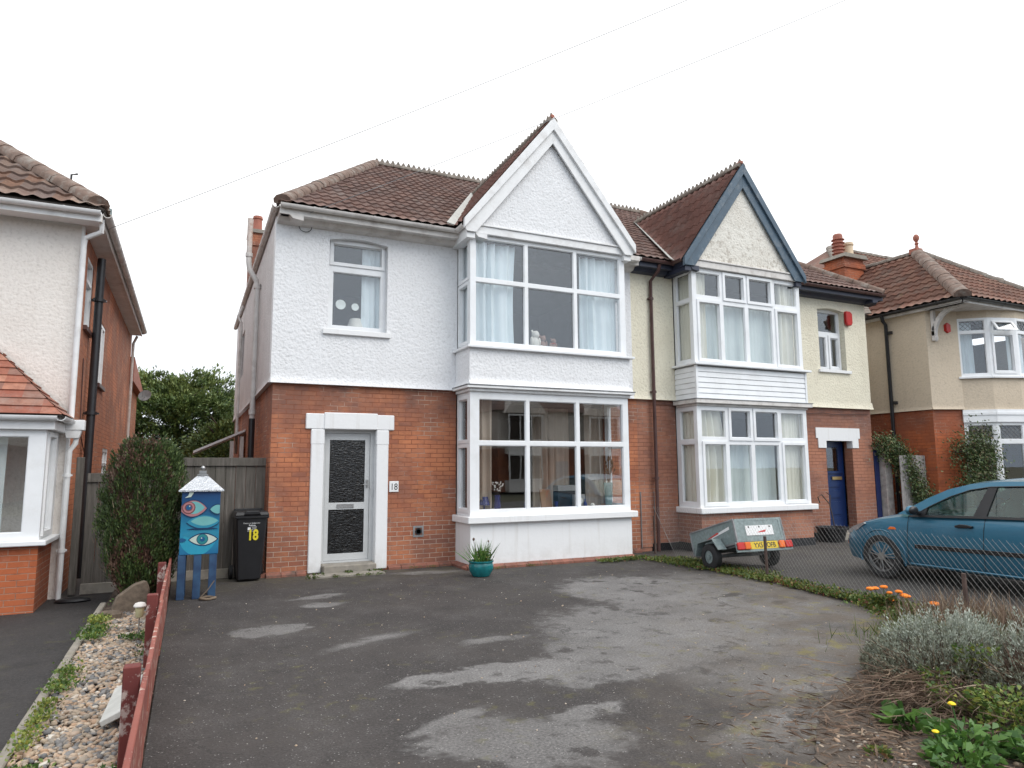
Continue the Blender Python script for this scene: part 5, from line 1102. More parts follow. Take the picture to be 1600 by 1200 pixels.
# curved bracket under the eave
br = MB(); pts = []
for k in range(9): a = math.pi/2*k/8; pts.append((0.62*(1-math.cos(a)), 0.62*math.sin(a)))
inner = [(p[0]+0.09, p[1]-0.02) for p in pts[::-1]]
f, L = LINE(A1[0], A1[1], A2[0], A2[1])
bp = [(15.05, -0.76)]
gk = lambda u, v, w: (15.02-0.0*u+w, -0.80-u, 4.72+v)
for k in range(8):
    a, b = pts[k], pts[k+1]; br.bar(gk(a[0], a[1], 0), gk(b[0], b[1], 0), 0.10, 0.10)
br.bar((15.02, -0.80, 4.60), (15.02, -0.80, 5.34), 0.10, 0.08); br.blob((15.02, -0.83, 4.66), (0.05, 0.06, 0.09), 8, 6); br.build('bracket', 'old_white', h4, bevel=0.01)
m = MB(); m.prism([(15.30, 4.85), (15.36, 4.80), (15.46, 4.84), (15.46, 5.0), (15.36, 5.05), (15.30, 5.0)], Y_(-0.93), 0, 0.08); m.build('alarm_box', 'red', h4)
pipe(h4, [(14.66, 0.29, 5.40), (14.70, 0.29, 5.28), (14.80, 0.29, 5.18), (14.80, 0.29, 0.0)], 0.045, 'black_pipe')
m = MB(); 
for z_ in (4.93, 3.15): m.box(14.78, 0.16, z_, 14.90, 0.24, z_+0.07)
m.build('pipe_bracket', 'black_pipe', h4)
# chimney with two pots
ch = MB(); ch.box(16.38, 2.6, 5.8, 17.22, 3.3, 7.85); ch.box(16.34, 2.56, 7.55, 17.26, 3.34, 7.70)
ch = ch.build('chimney', 'brick3', h4); cc = MB(); cc.prism([(16.27, 7.852), (17.33, 7.852), (17.25, 7.97), (16.34, 7.97)], Y_(2.5), 0, 0.9); cc.build('chimney_cap', 'concrete', ch)
chimney_pot(ch, (16.55, 2.9, 7.95), 0.165, 0.72, 'terracotta', True); chimney_pot(ch, (16.98, 2.9, 7.95), 0.16, 0.50, 'cream_pot')

# ================================================================== FENCES AND GATES
def board_fence(name, label, x0, x1, y, z1, bw=0.145, cat='fence', z0=0.0, posts=(), mat='fence_wood', rail=True):
    root = empty(name, label, cat, (0, 0, 0)); m = MB(); x = x0
    while x < x1-0.01:
        e = min(x+bw-0.004, x1); j = random.uniform(-0.006, 0.006); m.box(x, y+j, z0+0.12 if z0 == 0 else z0, e, y+0.02+j, z1-random.uniform(0, 0.008)); x += bw
    m.build('board_panel', mat, root, bevel=0.003)
    if rail:
        r_ = MB(); r_.box(x0, y-0.03, z1-0.12, x1, y-0.007, z1+0.005); r_.build('top_rail', mat, root, bevel=0.004)
        r_ = MB(); r_.box(x0, y-0.035, z0, x1, y+0.03, z0+0.14); r_.build('gravel_board', 'concrete', root, bevel=0.004)
    for p, pz in posts: q = MB(); q.box(p-0.045, y-0.02, z0, p+0.045, y+0.07, pz); q.build('post', mat, root, bevel=0.006)
    return root
board_fence('board_fence', 'grey weathered board fence behind the wheelie bin and the painted cabinet', -1.33, -0.03, 0.28, 1.79, posts=[(-1.36, 1.87)])
board_fence('board_gate', 'low grey board gate between the left house and the conifer bush', -2.40, -1.42, 0.22, 1.57, cat='gate', z0=-0.08, posts=[(-2.50, 1.80)])
bg_ = board_fence('board_gate', 'pale grey board gate beside the beige house on the right', 13.95, 14.86, -0.42, 1.86, cat='gate', mat=flat('silvered boards', (0.30, 0.28, 0.27), 0.9, var=0.25, scale=12), rail=False)
pr = MB(); pr.box(13.66, 0.02, 0, 13.82, 0.12, 2.02); tag(pr.build('gate_post', 'dark_fascia' if False else flat('navy gate paint', (0.01, 0.02, 0.09), 0.5), bevel=0.006), 'dark navy blue gate post at the corner of the cream house', 'post')
pr = MB(); pr.box(13.86, -0.10, 0, 14.10, 0.14, 2.0); pr.box(13.83, -0.13, 2.0, 14.13, 0.17, 2.06); tag(pr.build('brick_pier', flat('whitewashed brick', (0.42, 0.38, 0.35), 0.9, var=0.3, scale=9, dirt=(0.3, 0.12, 0.09), dirtamt=0.6), bevel=0.006), 'narrow whitewashed pier behind the climbing plant at right', 'pier')
# low red ranch fence
rf = empty('low_timber_fence', 'low peeling red timber fence between the pebbles and the driveway', 'fence', (0, 0, 0))
for y0_, y1_ in ((-12.2, -9.4), (-9.39, -6.6), (-6.59, -4.3), (-4.29, -2.1), (-2.09, 0.2)):
    j = random.uniform(-0.006, 0.006)
    m = MB(); m.box(-1.295+j, y0_, 0.27, -1.268+j, y1_, 0.50); m.build('rail', 'red_wood_pale', rf, bevel=0.004)
    m = MB(); m.box(-1.30-j, y0_, 0.03, -1.272-j, y1_, 0.25); m.build('rail', 'red_wood_pale', rf, bevel=0.004)
for y_ in (-11.0, -8.55, -6.75, -4.45, -2.15):
    m = MB(); h_ = 0.60+random.uniform(-0.03, 0.03)-0.02; m.box(-1.385, y_-0.04, -0.1, -1.302, y_+0.04, h_); m.build('post', 'red_wood', rf, bevel=0.006)
# chain link fence
cf = empty('chain_link_fence', 'rusty chain link fence between the two forecourts', 'fence', (0, 0, 0))
pa, pb = Vector((6.95, -0.28, 0)), Vector((5.93, -9.0, 0)); Lc = (pb-pa).length; dc = (pb-pa).normalized(); H = 0.86
m = MB(); st = 0.068
def cp_(s, z): return pa+dc*s+Vector((0, 0, z))
slope = 1.15; k = -H/slope
while k < Lc:
    for sg in (1, -1):
        s0, s1, z0, z1 = k, k+H/slope, 0.02, H+random.uniform(-0.01, 0.02)
        if s0 < 0: z0 += (-s0)*slope; s0 = 0
        if s1 > Lc: z1 -= (s1-Lc)*slope; s1 = Lc
        if s1-s0 < 0.03: continue
        a, b = (cp_(s0, z0), cp_(s1, z1)) if sg > 0 else (cp_(s0, z1 if s0 > 0 or True else z1), cp_(s1, z0))
        n_s = 3; off = Vector((0.004*sg, 0, 0)); pts = [a+(b-a)*(i/n_s)+off+Vector((random.uniform(-.004, .004), 0, 0)) for i in range(n_s+1)]
        m.tube(pts, 0.0013 if sg < 0 else 0.0005, 3, False)
    k += st
m.build('wire_mesh', 'wire', cf)
for y_, h_ in ((-0.35, 0.7), (-3.47, 0.60), (-6.52, 0.50), (-8.9, 0.6)):
    s_ = (pa.y-y_)/abs(dc.y); p = pa+dc*s_; m = MB(); m.bar((p.x-0.03, p.y, -0.05), (p.x-0.045, p.y, h_), 0.035, 0.035); m.build('post', 'rust', cf, bevel=0.004)

# ================================================================== WHEELIE BIN
wb = empty('wheelie_bin', 'black wheelie bin with a yellow 18 against the brick corner', 'bin', (-0.26, -0.02, 0), rot=(0, 0, R(2)))
def frustum(m, x0, x1, y0, y1, z0, X0, X1, Y0, Y1, z1):
    return m.add([(x0,y0,z0),(x1,y0,z0),(x1,y1,z0),(x0,y1,z0),(X0,Y0,z1),(X1,Y0,z1),(X1,Y1,z1),(X0,Y1,z1)], [(0,3,2,1),(4,5,6,7),(0,1,5,4),(1,2,6,5),(2,3,7,6),(3,0,4,7)])
m = MB(); frustum(m, -0.165, 0.155, -0.245, 0.17, 0.02, -0.215, 0.215, -0.30, 0.24, 0.93); m.build('body', 'black', wb, bevel=0.02)
m = MB(); m.box(-0.235, -0.325, 0.905, 0.235, 0.26, 0.945); m.build('rim', 'black', wb, bevel=0.008)
m = MB(); frustum(m, -0.24, 0.24, -0.335, 0.26, 0.947, -0.215, 0.215, -0.29, 0.25, 1.0); m.prism([(-0.12, 0.96), (0.12, 0.96), (0.09, 1.015), (-0.09, 1.015)], Y_(-0.345), 0, 0.1); m.box(-0.20, 0.2, 0.99, 0.20, 0.29, 1.025); m.build('lid', 'black', wb, bevel=0.01)
m = MB(); m.tube([(-0.2, 0.30, 0.96), (0.2, 0.30, 0.96)], 0.015, 8); m.build('handle', 'black', wb)
for x_ in (-0.22, 0.20): m = MB(); m.tube([(x_-0.025, 0.17, 0.10), (x_+0.025, 0.17, 0.10)], 0.10, 20); m.build('wheel', 'rubber', wb, smooth=40)
fy = lambda z: -0.245-0.055*(z-0.02)/0.91-0.004
tb = empty('print', None, None); tb.parent = wb; tb.location = (0, fy(0.5), 0.5); tb.rotation_euler = (R(3.46), 0, 0)
D.objects.remove(tb)
def bintext(s, size, mat, x, z, bold=0.0, sx=1.0):
    return text(s, size, mat, wb, (x, fy(z+size*0.35)-0.002, z), rot=(R(90+3.4), 0, 0), name='lettering', bold=bold, sx=sx)
bintext('18', 0.205, 'bin_yellow', 0.02, 0.60, 0.008, 0.72)
bintext('Return to Sedgemoor', 0.026, 'white_ink', 0.0, 0.83); bintext('Refuse', 0.034, 'white_ink', 0.005, 0.795, 0.0006)
bintext('NUMBER\nSTREET\nRECYCLE', 0.017, 'white_ink', 0.035, 0.775); m = MB(); m.mbox(Y_(fy(0.76)-0.003), -0.055, -0.015, 0.738, 0.778, 0, 0.002); m.build('logo', 'white_ink', wb); m = MB(); m.mbox(Y_(fy(0.73)-0.003), -0.06, 0.07, 0.722, 0.726, 0, 0.002); m.build('underline', 'white_ink', wb)

# ================================================================== PAINTED CABINET
cbn = empty('painted_cabinet', 'blue cabinet on legs painted with eyes under a foil covered roof', 'cabinet', (-0.95, -1.22, 0), rot=(0, 0, R(-2)))
m = MB(); m.box(-0.225, -0.19, 0.55, 0.225, 0.17, 1.36); m.build('box', 'mural', cbn, bevel=0.004)
m = MB(); frustum(m, -0.262, 0.262, -0.225, 0.20, 1.355, -0.07, 0.07, -0.05, 0.05, 1.53); m.box(-0.265, -0.228, 1.338, 0.265, 0.203, 1.356); m.build('roof', 'foil', cbn)
m = MB(); m.box(-0.065, -0.05, 1.53, 0.065, 0.05, 1.555); m.box(-0.045, -0.04, 1.556, 0.045, 0.04, 1.60); kn = m.build('cap', 'lead', cbn, bevel=0.005); m = MB(); m.blob((0, 0, 1.635), (0.03, 0.028, 0.03), 10, 7); m.build('knob', 'steel', kn, smooth=60)
for x_, y_ in ((-0.19, -0.15), (0.0-0.01, -0.15), (0.17, -0.15), (-0.19, 0.13), (0.17, 0.13)):
    m = MB(); m.box(x_-0.045, y_-0.035, 0, x_+0.045, y_+0.035, 0.549); m.build('leg', 'denim', cbn, bevel=0.005)
def almond(cx, cz, w_, h_, n=12, tilt=0.0, up_=1.0, lo_=1.0):
    p = [(cx-w_+2*w_*k/n, cz+h_*up_*math.sin(math.pi*k/n)**0.8) for k in range(n+1)] + [(cx+w_-2*w_*k/n, cz-h_*lo_*math.sin(math.pi*k/n)**0.8) for k in range(1, n)]
    return [(cx+(a-cx)*math.cos(tilt)-(b-cz)*math.sin(tilt), cz+(a-cx)*math.sin(tilt)+(b-cz)*math.cos(tilt)) for a, b in p]
def disc(cx, cz, r, rz=None, n=20): rz = rz or r; return [(cx+r*math.cos(2*math.pi*k/n), cz+rz*math.sin(2*math.pi*k/n)) for k in range(n)]
def clip(p, a=-0.222, b=0.222, c=0.553, d=1.333):
    return [(min(max(x, a), b), min(max(z, c), d)) for x, z in p]
for nm_, cc_ in (('mural white', (0.46, 0.54, 0.48)), ('mural teal', (0.015, 0.19, 0.21)), ('mural pale teal', (0.14, 0.38, 0.38)), ('mural navy', (0.004, 0.03, 0.09)), ('mural rose', (0.36, 0.16, 0.17)), ('mural brown', (0.14, 0.05, 0.05)), ('mural aqua', (0.02, 0.21, 0.32)), ('mural deep', (0.006, 0.08, 0.20)), ('mural cyan', (0.02, 0.27, 0.40))): matc(nm_, cc_, 0.4)
LAY = [('mural cyan', clip(almond(-0.02, 0.70, 0.21, 0.17))), ('mural aqua', clip(almond(0.02, 0.80, 0.22, 0.06))), ('mural navy', clip(almond(0.045, 0.735, 0.175, 0.083))), ('mural white', clip(almond(0.045, 0.735, 0.160, 0.068))), ('mural navy', disc(0.035, 0.738, 0.068)), ('mural teal', disc(0.035, 0.738, 0.061)), ('mural deep', disc(0.035, 0.738, 0.030)), ('mural white', disc(0.025, 0.752, 0.008)),
       ('mural navy', clip(almond(0.04, 0.945, 0.20, 0.085))), ('mural aqua', clip(almond(0.04, 0.955, 0.195, 0.082))), ('mural pale teal', clip(almond(0.05, 0.965, 0.16, 0.058))), ('mural navy', clip(almond(0.03, 0.868, 0.19, 0.012))), ('mural deep', clip(almond(-0.2, 0.735, 0.05, 0.025))),
       ('mural navy', clip(almond(-0.09, 1.125, 0.17, 0.113))), ('mural rose', clip(almond(-0.09, 1.125, 0.16, 0.10))), ('mural pale teal', clip(almond(-0.08, 1.135, 0.125, 0.078))), ('mural brown', disc(-0.14, 1.135, 0.078)), ('mural rose', disc(-0.14, 1.138, 0.066)), ('mural brown', disc(-0.14, 1.138, 0.045)), ('mural deep', disc(-0.14, 1.138, 0.032)), ('mural white', disc(-0.13, 1.155, 0.008)),
       ('mural navy', clip(almond(0.20, 1.11, 0.10, 0.068))), ('mural pale teal', clip(almond(0.20, 1.11, 0.09, 0.056))), ('mural white', [(-0.19, 1.26), (-0.12, 1.27), (-0.09, 1.32), (-0.09, 1.333), (-0.14, 1.333), (-0.15, 1.29)])]
names_ = sorted({a for a, b in LAY}); mm = MB()
for i, (a, p) in enumerate(LAY): mm.cur = names_.index(a); mm.prism(p, Y_(-0.1905-0.0006*(i+1)), 0, 0.0004)
# lashes
mm.cur = names_.index('mural navy')
for k in range(16):
    x_ = -0.11+0.02*k; mm.add([(x_, -0.2065, 0.868), (x_+0.004, -0.2065, 0.868), (x_+0.002+(k-8)*0.002, -0.2065, 0.842)], [(0,1,2)])
mm.build('eye_painting', names_, cbn)
rp = MB(); pts = [(0.12+0.09*math.cos(a), -0.11*math.sin(a)*0.7, 0.02+0.004*math.sin(a*3)) for a in [math.pi*2*k/14 for k in range(14)]]
rp.tube(pts+[pts[0]], 0.016, 6, False); rp.tube([(0.03, -0.02, 0.03), (0.12, 0.02, 0.12), (0.19, 0.06, 0.22)], 0.006, 5)
rp = rp.build('rope', flat('weathered rope', (0.16, 0.12, 0.085), 0.9, var=0.3), smooth=60); rp.location = (-0.95, -1.50, 0); tag(rp, 'loop of old rope lying at the foot of the painted cabinet', 'rope')

# ================================================================== STONE, LANTERN, SLAB, MAT
m = MB(); m.prism([(-0.17, 0), (0.17, 0), (0.19, 0.30), (0.15, 0.40), (0.03, 0.37), (-0.15, 0.24), (-0.20, 0.10)], Y_(-0.08), 0, 0.17); o = m.build('boulder', 'brown_stone', bevel=0.018); o.location = (-1.66, -1.75, -0.08); o.rotation_euler = (R(-6), 0, R(8)); tag(o, 'angular brown stone standing on the pebbles below the conifer bush', 'stone')
m = MB(); m.blob((0, 0, 0.04), (0.16, 0.10, 0.08), 9, 6, 0.12); o = m.build('boulder', 'brown_stone'); o.location = (-1.84, -2.1, -0.05); tag(o, 'small flat brown stone at the left foot of the big stone', 'stone')
sl = empty('solar_lantern', 'small cream garden lantern on a thin stake beside the brown stone', 'garden light', (-1.50, -3.05, -0.05))
m = MB(); m.tube([(0, 0, 0), (0, 0, 0.20)], 0.006, 6); m.build('stake', 'steel', sl)
m = MB(); m.lathe([(0.028, 0.19), (0.036, 0.2), (0.042, 0.29), (0.042, 0.295)], (0,0,0), 14); m.build('lamp_glass', flat('cream lamp plastic', (0.55, 0.50, 0.30), 0.3), sl, smooth=40)
m = MB(); m.lathe([(0.058, 0.295), (0.06, 0.305), (0.045, 0.33), (0.02, 0.338)], (0,0,0), 16); m.build('lamp_cap', 'old_white', sl, smooth=40)
m = MB(); m.box(-0.10, -0.36, 0, 0.10, 0.36, 0.04); o = m.build('paving_slab', 'pale_stone', bevel=0.005); o.location = (-1.435, -5.55, 0.05); o.rotation_euler = (0, R(-24), R(-2)); tag(o, 'pale concrete slab leaning on the low red fence', 'slab')
m = MB(); m.blob((0, 0, 0.02), (0.22, 0.12, 0.04), 14, 6, 0.05); o = m.build('mat', 'black', smooth=60); o.location = (-2.42, -0.25, -0.10); tag(o, 'black rubber mat on the ground by the white downpipe', 'mat')
# teal pot with bulbs
tp = empty('plant_pot', 'glazed teal pot of spring bulbs in front of the white bay', 'plant pot', (2.93, -1.36, 0))
m = MB(); m.lathe([(0.10, 0), (0.13, 0.01), (0.185, 0.10), (0.19, 0.16), (0.175, 0.20), (0.19, 0.215), (0.19, 0.235), (0.165, 0.235), (0.155, 0.20)], (0,0,0), 28); m.build('pot', 'teal_glaze', tp, smooth=40)
m = MB(); m.lathe([(0.16, 0.205), (0.10, 0.215), (0.01, 0.22)], (0,0,0), 16); m.build('soil', 'soil', tp)
n = 90; P = np.c_[rng.normal(0, .07, n), rng.normal(0, .06, n), np.full(n, .21)]; Dn = np.c_[P[:, 0]*5+rng.normal(0, .25, n), P[:, 1]*5+rng.normal(0, .25, n), np.ones(n)]
leaves('leaf', 'broad', P, Dn, rng.uniform(.18, .42, n), 0.025, tp, shape='blade', droop=0.08)
n = 260; P = np.c_[rng.normal(0.04, .07, n), rng.normal(0, .07, n), rng.uniform(.22, .36, n)]; leaves('foliage', 'weed', P, rng.normal(size=(n, 3))+[0, 0, .8], 0.035, 0.3, tp, tint=rng.uniform(0, .8, n))
m = MB(); m.tube([(-0.07, 0, 0.2), (-0.10, 0, 0.42), (-0.12, 0, 0.54)], 0.004, 4); m.blob((-0.12, 0, 0.55), (0.02, 0.02, 0.025), 6, 5); m.tube([(0.08, 0, 0.2), (0.12, 0, 0.5)], 0.004, 4); m.blob((0.12, 0, 0.51), (0.012, 0.012, 0.02), 6, 5); m.build('stem', 'straw', tp)
# black tub with bare climber by the blue door
bp_ = empty('plant_tub', 'black tub with a bare twisting stem beside the blue door', 'plant tub', (11.55, -0.42, 0))
m = MB(); m.lathe([(0.24, 0), (0.31, 0.27), (0.33, 0.28), (0.33, 0.31), (0.29, 0.31), (0.28, 0.26)], (0,0,0), 18); m.build('tub', 'black', bp_, smooth=40)
m = MB(); m.tube([(0.1, 0, 0.25), (0.06, 0, 0.5), (-0.02, 0, 0.8), (-0.18, 0.05, 1.0), (-0.3, 0.05, 0.95), (-0.25, 0.05, 0.82)], 0.012, 5); m.tube([(0.06, 0, 0.5), (0.0, 0, 0.75), (0.02, 0, 0.98), (-0.1, 0, 1.05)], 0.009, 5); m.build('stem', 'bark', bp_)

# ================================================================== TRAILER
tr = empty('box_trailer', 'small galvanised box trailer tipped nose down behind the chain link fence', 'trailer', (6.93, -2.55, 0.21), rot=(R(-15.5), 0, R(-4)))
tw_ = 0.455
m = MB(); t_ = 0.012
m.box(-tw_, -0.53, 0.12, tw_, 0.58, 0.135)
for x_ in (-tw_, tw_-t_): m.box(x_, -0.53, 0.136, x_+t_, 0.58, 0.465)
m.box(-tw_+t_, 0.568, 0.136, tw_-t_, 0.58, 0.465); m.build('tub', 'galv', tr)
m = MB()
for x_ in (-tw_-0.012, tw_-0.012): m.box(x_, -0.55, 0.455, x_+0.024, 0.595, 0.48); m.box(x_, 0.57, 0.10, x_+0.024, 0.60, 0.46); m.box(x_, -0.56, 0.10, x_+0.024, -0.525, 0.46)
m.box(-tw_, 0.575, 0.455, tw_, 0.60, 0.48); m.box(-tw_-0.01, -0.5, 0.10, -tw_+0.01, 0.58, 0.13); m.build('edge_rail', 'lead', tr, bevel=0.003)
m = MB(); m.plate(Y_(-0.555), -tw_+0.015, tw_-0.015, 0.125, 0.475, [(-tw_+0.06, tw_-0.06, 0.16, 0.44)], 0.02); m.box(-tw_+0.05, -0.55, 0.15, tw_-0.05, -0.54, 0.45); tg = m.build('tailgate', 'galv', tr)
m = MB(); m.mbox(Y_(-0.557), -0.26, 0.26, 0.215, 0.365, 0, 0.006); m.build('sticker', 'white_ink', tg); m = MB(); m.prism([(-0.06, 0.255), (0.10, 0.26), (0.12, 0.295), (0.0, 0.275)], Y_(-0.559), 0, 0.0015); m.build('sticker_mark', 'red', tg)
text('DAXARA', 0.05, 'black_ink', tg, (0, -0.5585, 0.305), name='lettering', sx=1.0) if False else None
m = MB()
for x_ in (-0.2, 0.0, 0.2): m.mbox(Y_(-0.56), x_-0.012, x_+0.012, 0.33, 0.355, 0, 0.002)
m.build('sticker_print', 'black_ink', tg)
m = MB(); ff = XL(-tw_-0.001); m.prism([(-0.42, 0.34), (-0.42, 0.385), (0.43, 0.245), (0.43, 0.235)][::-1], ff, -0.0015, 0); m.build('side_sticker', 'white_ink', tr); m = MB(); m.prism([(-0.16, 0.325), (-0.12, 0.35), (0.3, 0.262), (0.3, 0.258)][::-1], ff, -0.003, -0.0018); m.build('side_stripe', 'red', tr)
# light bar and plate
m = MB(); m.box(-0.53, -0.60, -0.035, 0.53, -0.57, 0.0); m.box(-0.53, -0.585, 0.0, 0.53, -0.57, 0.115); lb = m.build('light_board', 'galv', tr, bevel=0.003)
for x_ in (-0.52, 0.39):
    m = MB(); m.box(x_, -0.625, 0.0, x_+0.13, -0.586, 0.11); m.build('tail_light', 'red', lb, bevel=0.01)
for x_ in (-0.385, 0.27):
    m = MB(); m.box(x_, -0.63, 0.0, x_+0.10, -0.586, 0.11); m.build('indicator_light', 'orange_lens', lb, bevel=0.01)
m = MB(); m.box(-0.265, -0.60, 0.0, 0.255, -0.586, 0.112); npl = m.build('number_plate', 'yellow', lb, bevel=0.004); text('YX51 OFB', 0.105, 'black_ink', npl, (0.0, -0.6015, 0.022), name='lettering', sx=0.88, bold=0.001)
for s_ in (-1, 1):
    xw = s_*0.565; m = MB(); n_ = 24
    prof = [(0.10, -0.06), (0.17, -0.065), (0.20, -0.045), (0.205, 0), (0.20, 0.045), (0.17, 0.065), (0.10, 0.06)]
    vs = [(xw+q, r_*math.cos(2*math.pi*k/n_), r_*math.sin(2*math.pi*k/n_)) for r_, q in prof for k in range(n_)]; P_ = len(prof)
    m.add(vs, [(i*n_+k, i*n_+(k+1) % n_, (i+1)*n_+(k+1) % n_, (i+1)*n_+k) for i in range(P_-1) for k in range(n_)]); wh = m.build('wheel', 'rubber', tr, smooth=40)
    m = MB(); m.tube([(xw-0.045, 0, 0), (xw+0.045, 0, 0)], 0.105, 20); m.tube([(xw+s_*0.03, 0, 0), (xw+s_*0.06, 0, 0)], 0.035, 12); m.build('rim', 'galv', wh, smooth=40)
    m = MB(); arc = [(-0.30, 0.06), (-0.19, 0.245), (0.19, 0.245), (0.30, 0.06)]
    for a, b in zip(arc[:-1], arc[1:]): m.bar((xw, a[0], a[1]), (xw, b[0], b[1]), 0.16, 0.012)
    m.build('mudguard', 'galv', tr)
m = MB(); m.tube([(-0.56, 0, 0), (0.56, 0, 0)], 0.025, 8); m.box(-0.42, -0.5, 0.07, -0.38, 0.6, 0.118); m.box(0.38, -0.5, 0.07, 0.42, 0.6, 0.118); m.bar((-0.40, 0.45, 0.09), (0.0, 0.86, 0.07), 0.05, 0.05); m.bar((0.40, 0.45, 0.09), (0.0, 0.86, 0.07), 0.05, 0.05); ch_ = m.build('chassis', 'lead', tr)
m = MB(); m.box(-0.05, 0.80, 0.07, 0.05, 0.98, 0.13); m.tube([(0, 0.98, 0.10), (0, 1.04, 0.08)], 0.04, 10); m.tube([(0.0, 0.82, 0.13), (0.0, 0.84, 0.22), (0, 0.92, 0.22)], 0.012, 6); m.build('hitch', 'steel', ch_, bevel=0.004)

# ================================================================== CAR
car = empty('parked_car', 'metallic blue hatchback parked on the forecourt behind the chain link fence', 'car', (8.86, -5.49, 0), rot=(0, 0, R(-1)))
def interp(t, tab):
    for (a, va_), (b, vb) in zip(tab[:-1], tab[1:]):
        if a <= t <= b: k = (t-a)/(b-a); k = k*k*(3-2*k)*0.35+k*0.65; return va_+(vb-va_)*k
    return tab[-1][1]
Wt = [(0, .50), (.06, .62), (.15, .71), (.3, .775), (.55, .825), (.85, .85), (3.5, .85), (3.9, .80), (4.05, .74), (4.15, .62)]
ZB = [(0, .30), (.12, .21), (.4, .19), (.9, .2), (3.6, .2), (3.95, .25), (4.15, .36)]
ZS = [(0, .50), (.08, .60), (.25, .69), (.5, .775), (.8, .845), (1.1, .89), (1.45, .915), (2.4, .945), (3.3, .98), (3.9, .99), (4.05, .93), (4.15, .75)]
ZT = [(0, .52), (.08, .635), (.25, .745), (.5, .84), (.8, .905), (1.05, .95), (1.25, .96), (2.4, .96), (3.3, .99), (3.9, 1.0), (4.05, .95), (4.15, .77)]
SS = [0, .03, .06, .1, .15, .2, .27, .35, .45, .55, .65, .75, .85, .95, 1.05, 1.15, 1.25, 1.4, 1.6, 1.8, 2.0, 2.2, 2.4, 2.6, 2.8, 3.0, 3.2, 3.4, 3.6, 3.8, 3.9, 3.98, 4.05, 4.1, 4.15]
CY = 2.07    # local +y is the nose: y = CY - s
vs = []; rows_ = []
for s in SS:
    W_, zb, zs, zt = (interp(s, T) for T in (Wt, ZB, ZS, ZT)); zm = (zb+zs)/2
    half = [(0, zb), (W_*.80, zb), (W_*.93, zb+.03), (W_*.975, zb+.12), (W_*.995, zm-.02), (W_, zm+.08), (W_*.992, zs-.16), (W_*.97, zs-.06), (W_*.93, zs-.005), (W_*.86, zs+.02), (W_*.6, zt-.012), (W_*.3, zt-.002), (0, zt)]
    row = [(x, CY-s, z) for x, z in half] + [(-x, CY-s, z) for x, z in half[-2:0:-1]]; rows_.append(row)
n_ = len(rows_[0]); m = MB(); V = [p for r_ in rows_ for p in r_]
m.add(V, [(i*n_+k, i*n_+(k+1) % n_, (i+1)*n_+(k+1) % n_, (i+1)*n_+k) for i in range(len(SS)-1) for k in range(n_)] + [tuple(range(n_-1, -1, -1)), tuple(range((len(SS)-1)*n_, len(SS)*n_))])
body = m.build('body', ['car_blue', 'black'], car)
cut = MB()
for s in (0.80, 3.42):
    for x_ in (-0.95, 0.62): cut.tube([(x_, CY-s, 0.31), (x_+0.33, CY-s, 0.31)], 0.365, 40)
cu_ = cut.build('cut', 'black')
mod = body.modifiers.new('b', 'BOOLEAN'); mod.operation = 'DIFFERENCE'; mod.object = cu_; mod.solver = 'EXACT'
dg = bpy.context.evaluated_depsgraph_get(); dg.update(); me2 = D.meshes.new_from_object(body.evaluated_get(dg)); body.modifiers.clear(); body.data = me2; D.objects.remove(cu_)
bmx = bmesh.new(); bmx.from_mesh(me2); bmx.normal_update()
for f in bmx.faces:
    f.smooth = True; c_ = f.calc_center_median(); rr2 = min(math.hypot(c_.y-(CY-0.80), c_.z-0.31), math.hypot(c_.y-(CY-3.42), c_.z-0.31))
    if rr2 < 0.372 and abs(c_.x) < 0.86 and (abs(f.normal.x) < 0.2 or abs(abs(c_.x)-0.62) < 0.02): f.material_index = 1
    else: f.material_index = 0
for e in bmx.edges:
    if len(e.link_faces) != 2 or e.calc_face_angle(0) > R(32): e.smooth = False
bmx.to_mesh(me2); bmx.free()
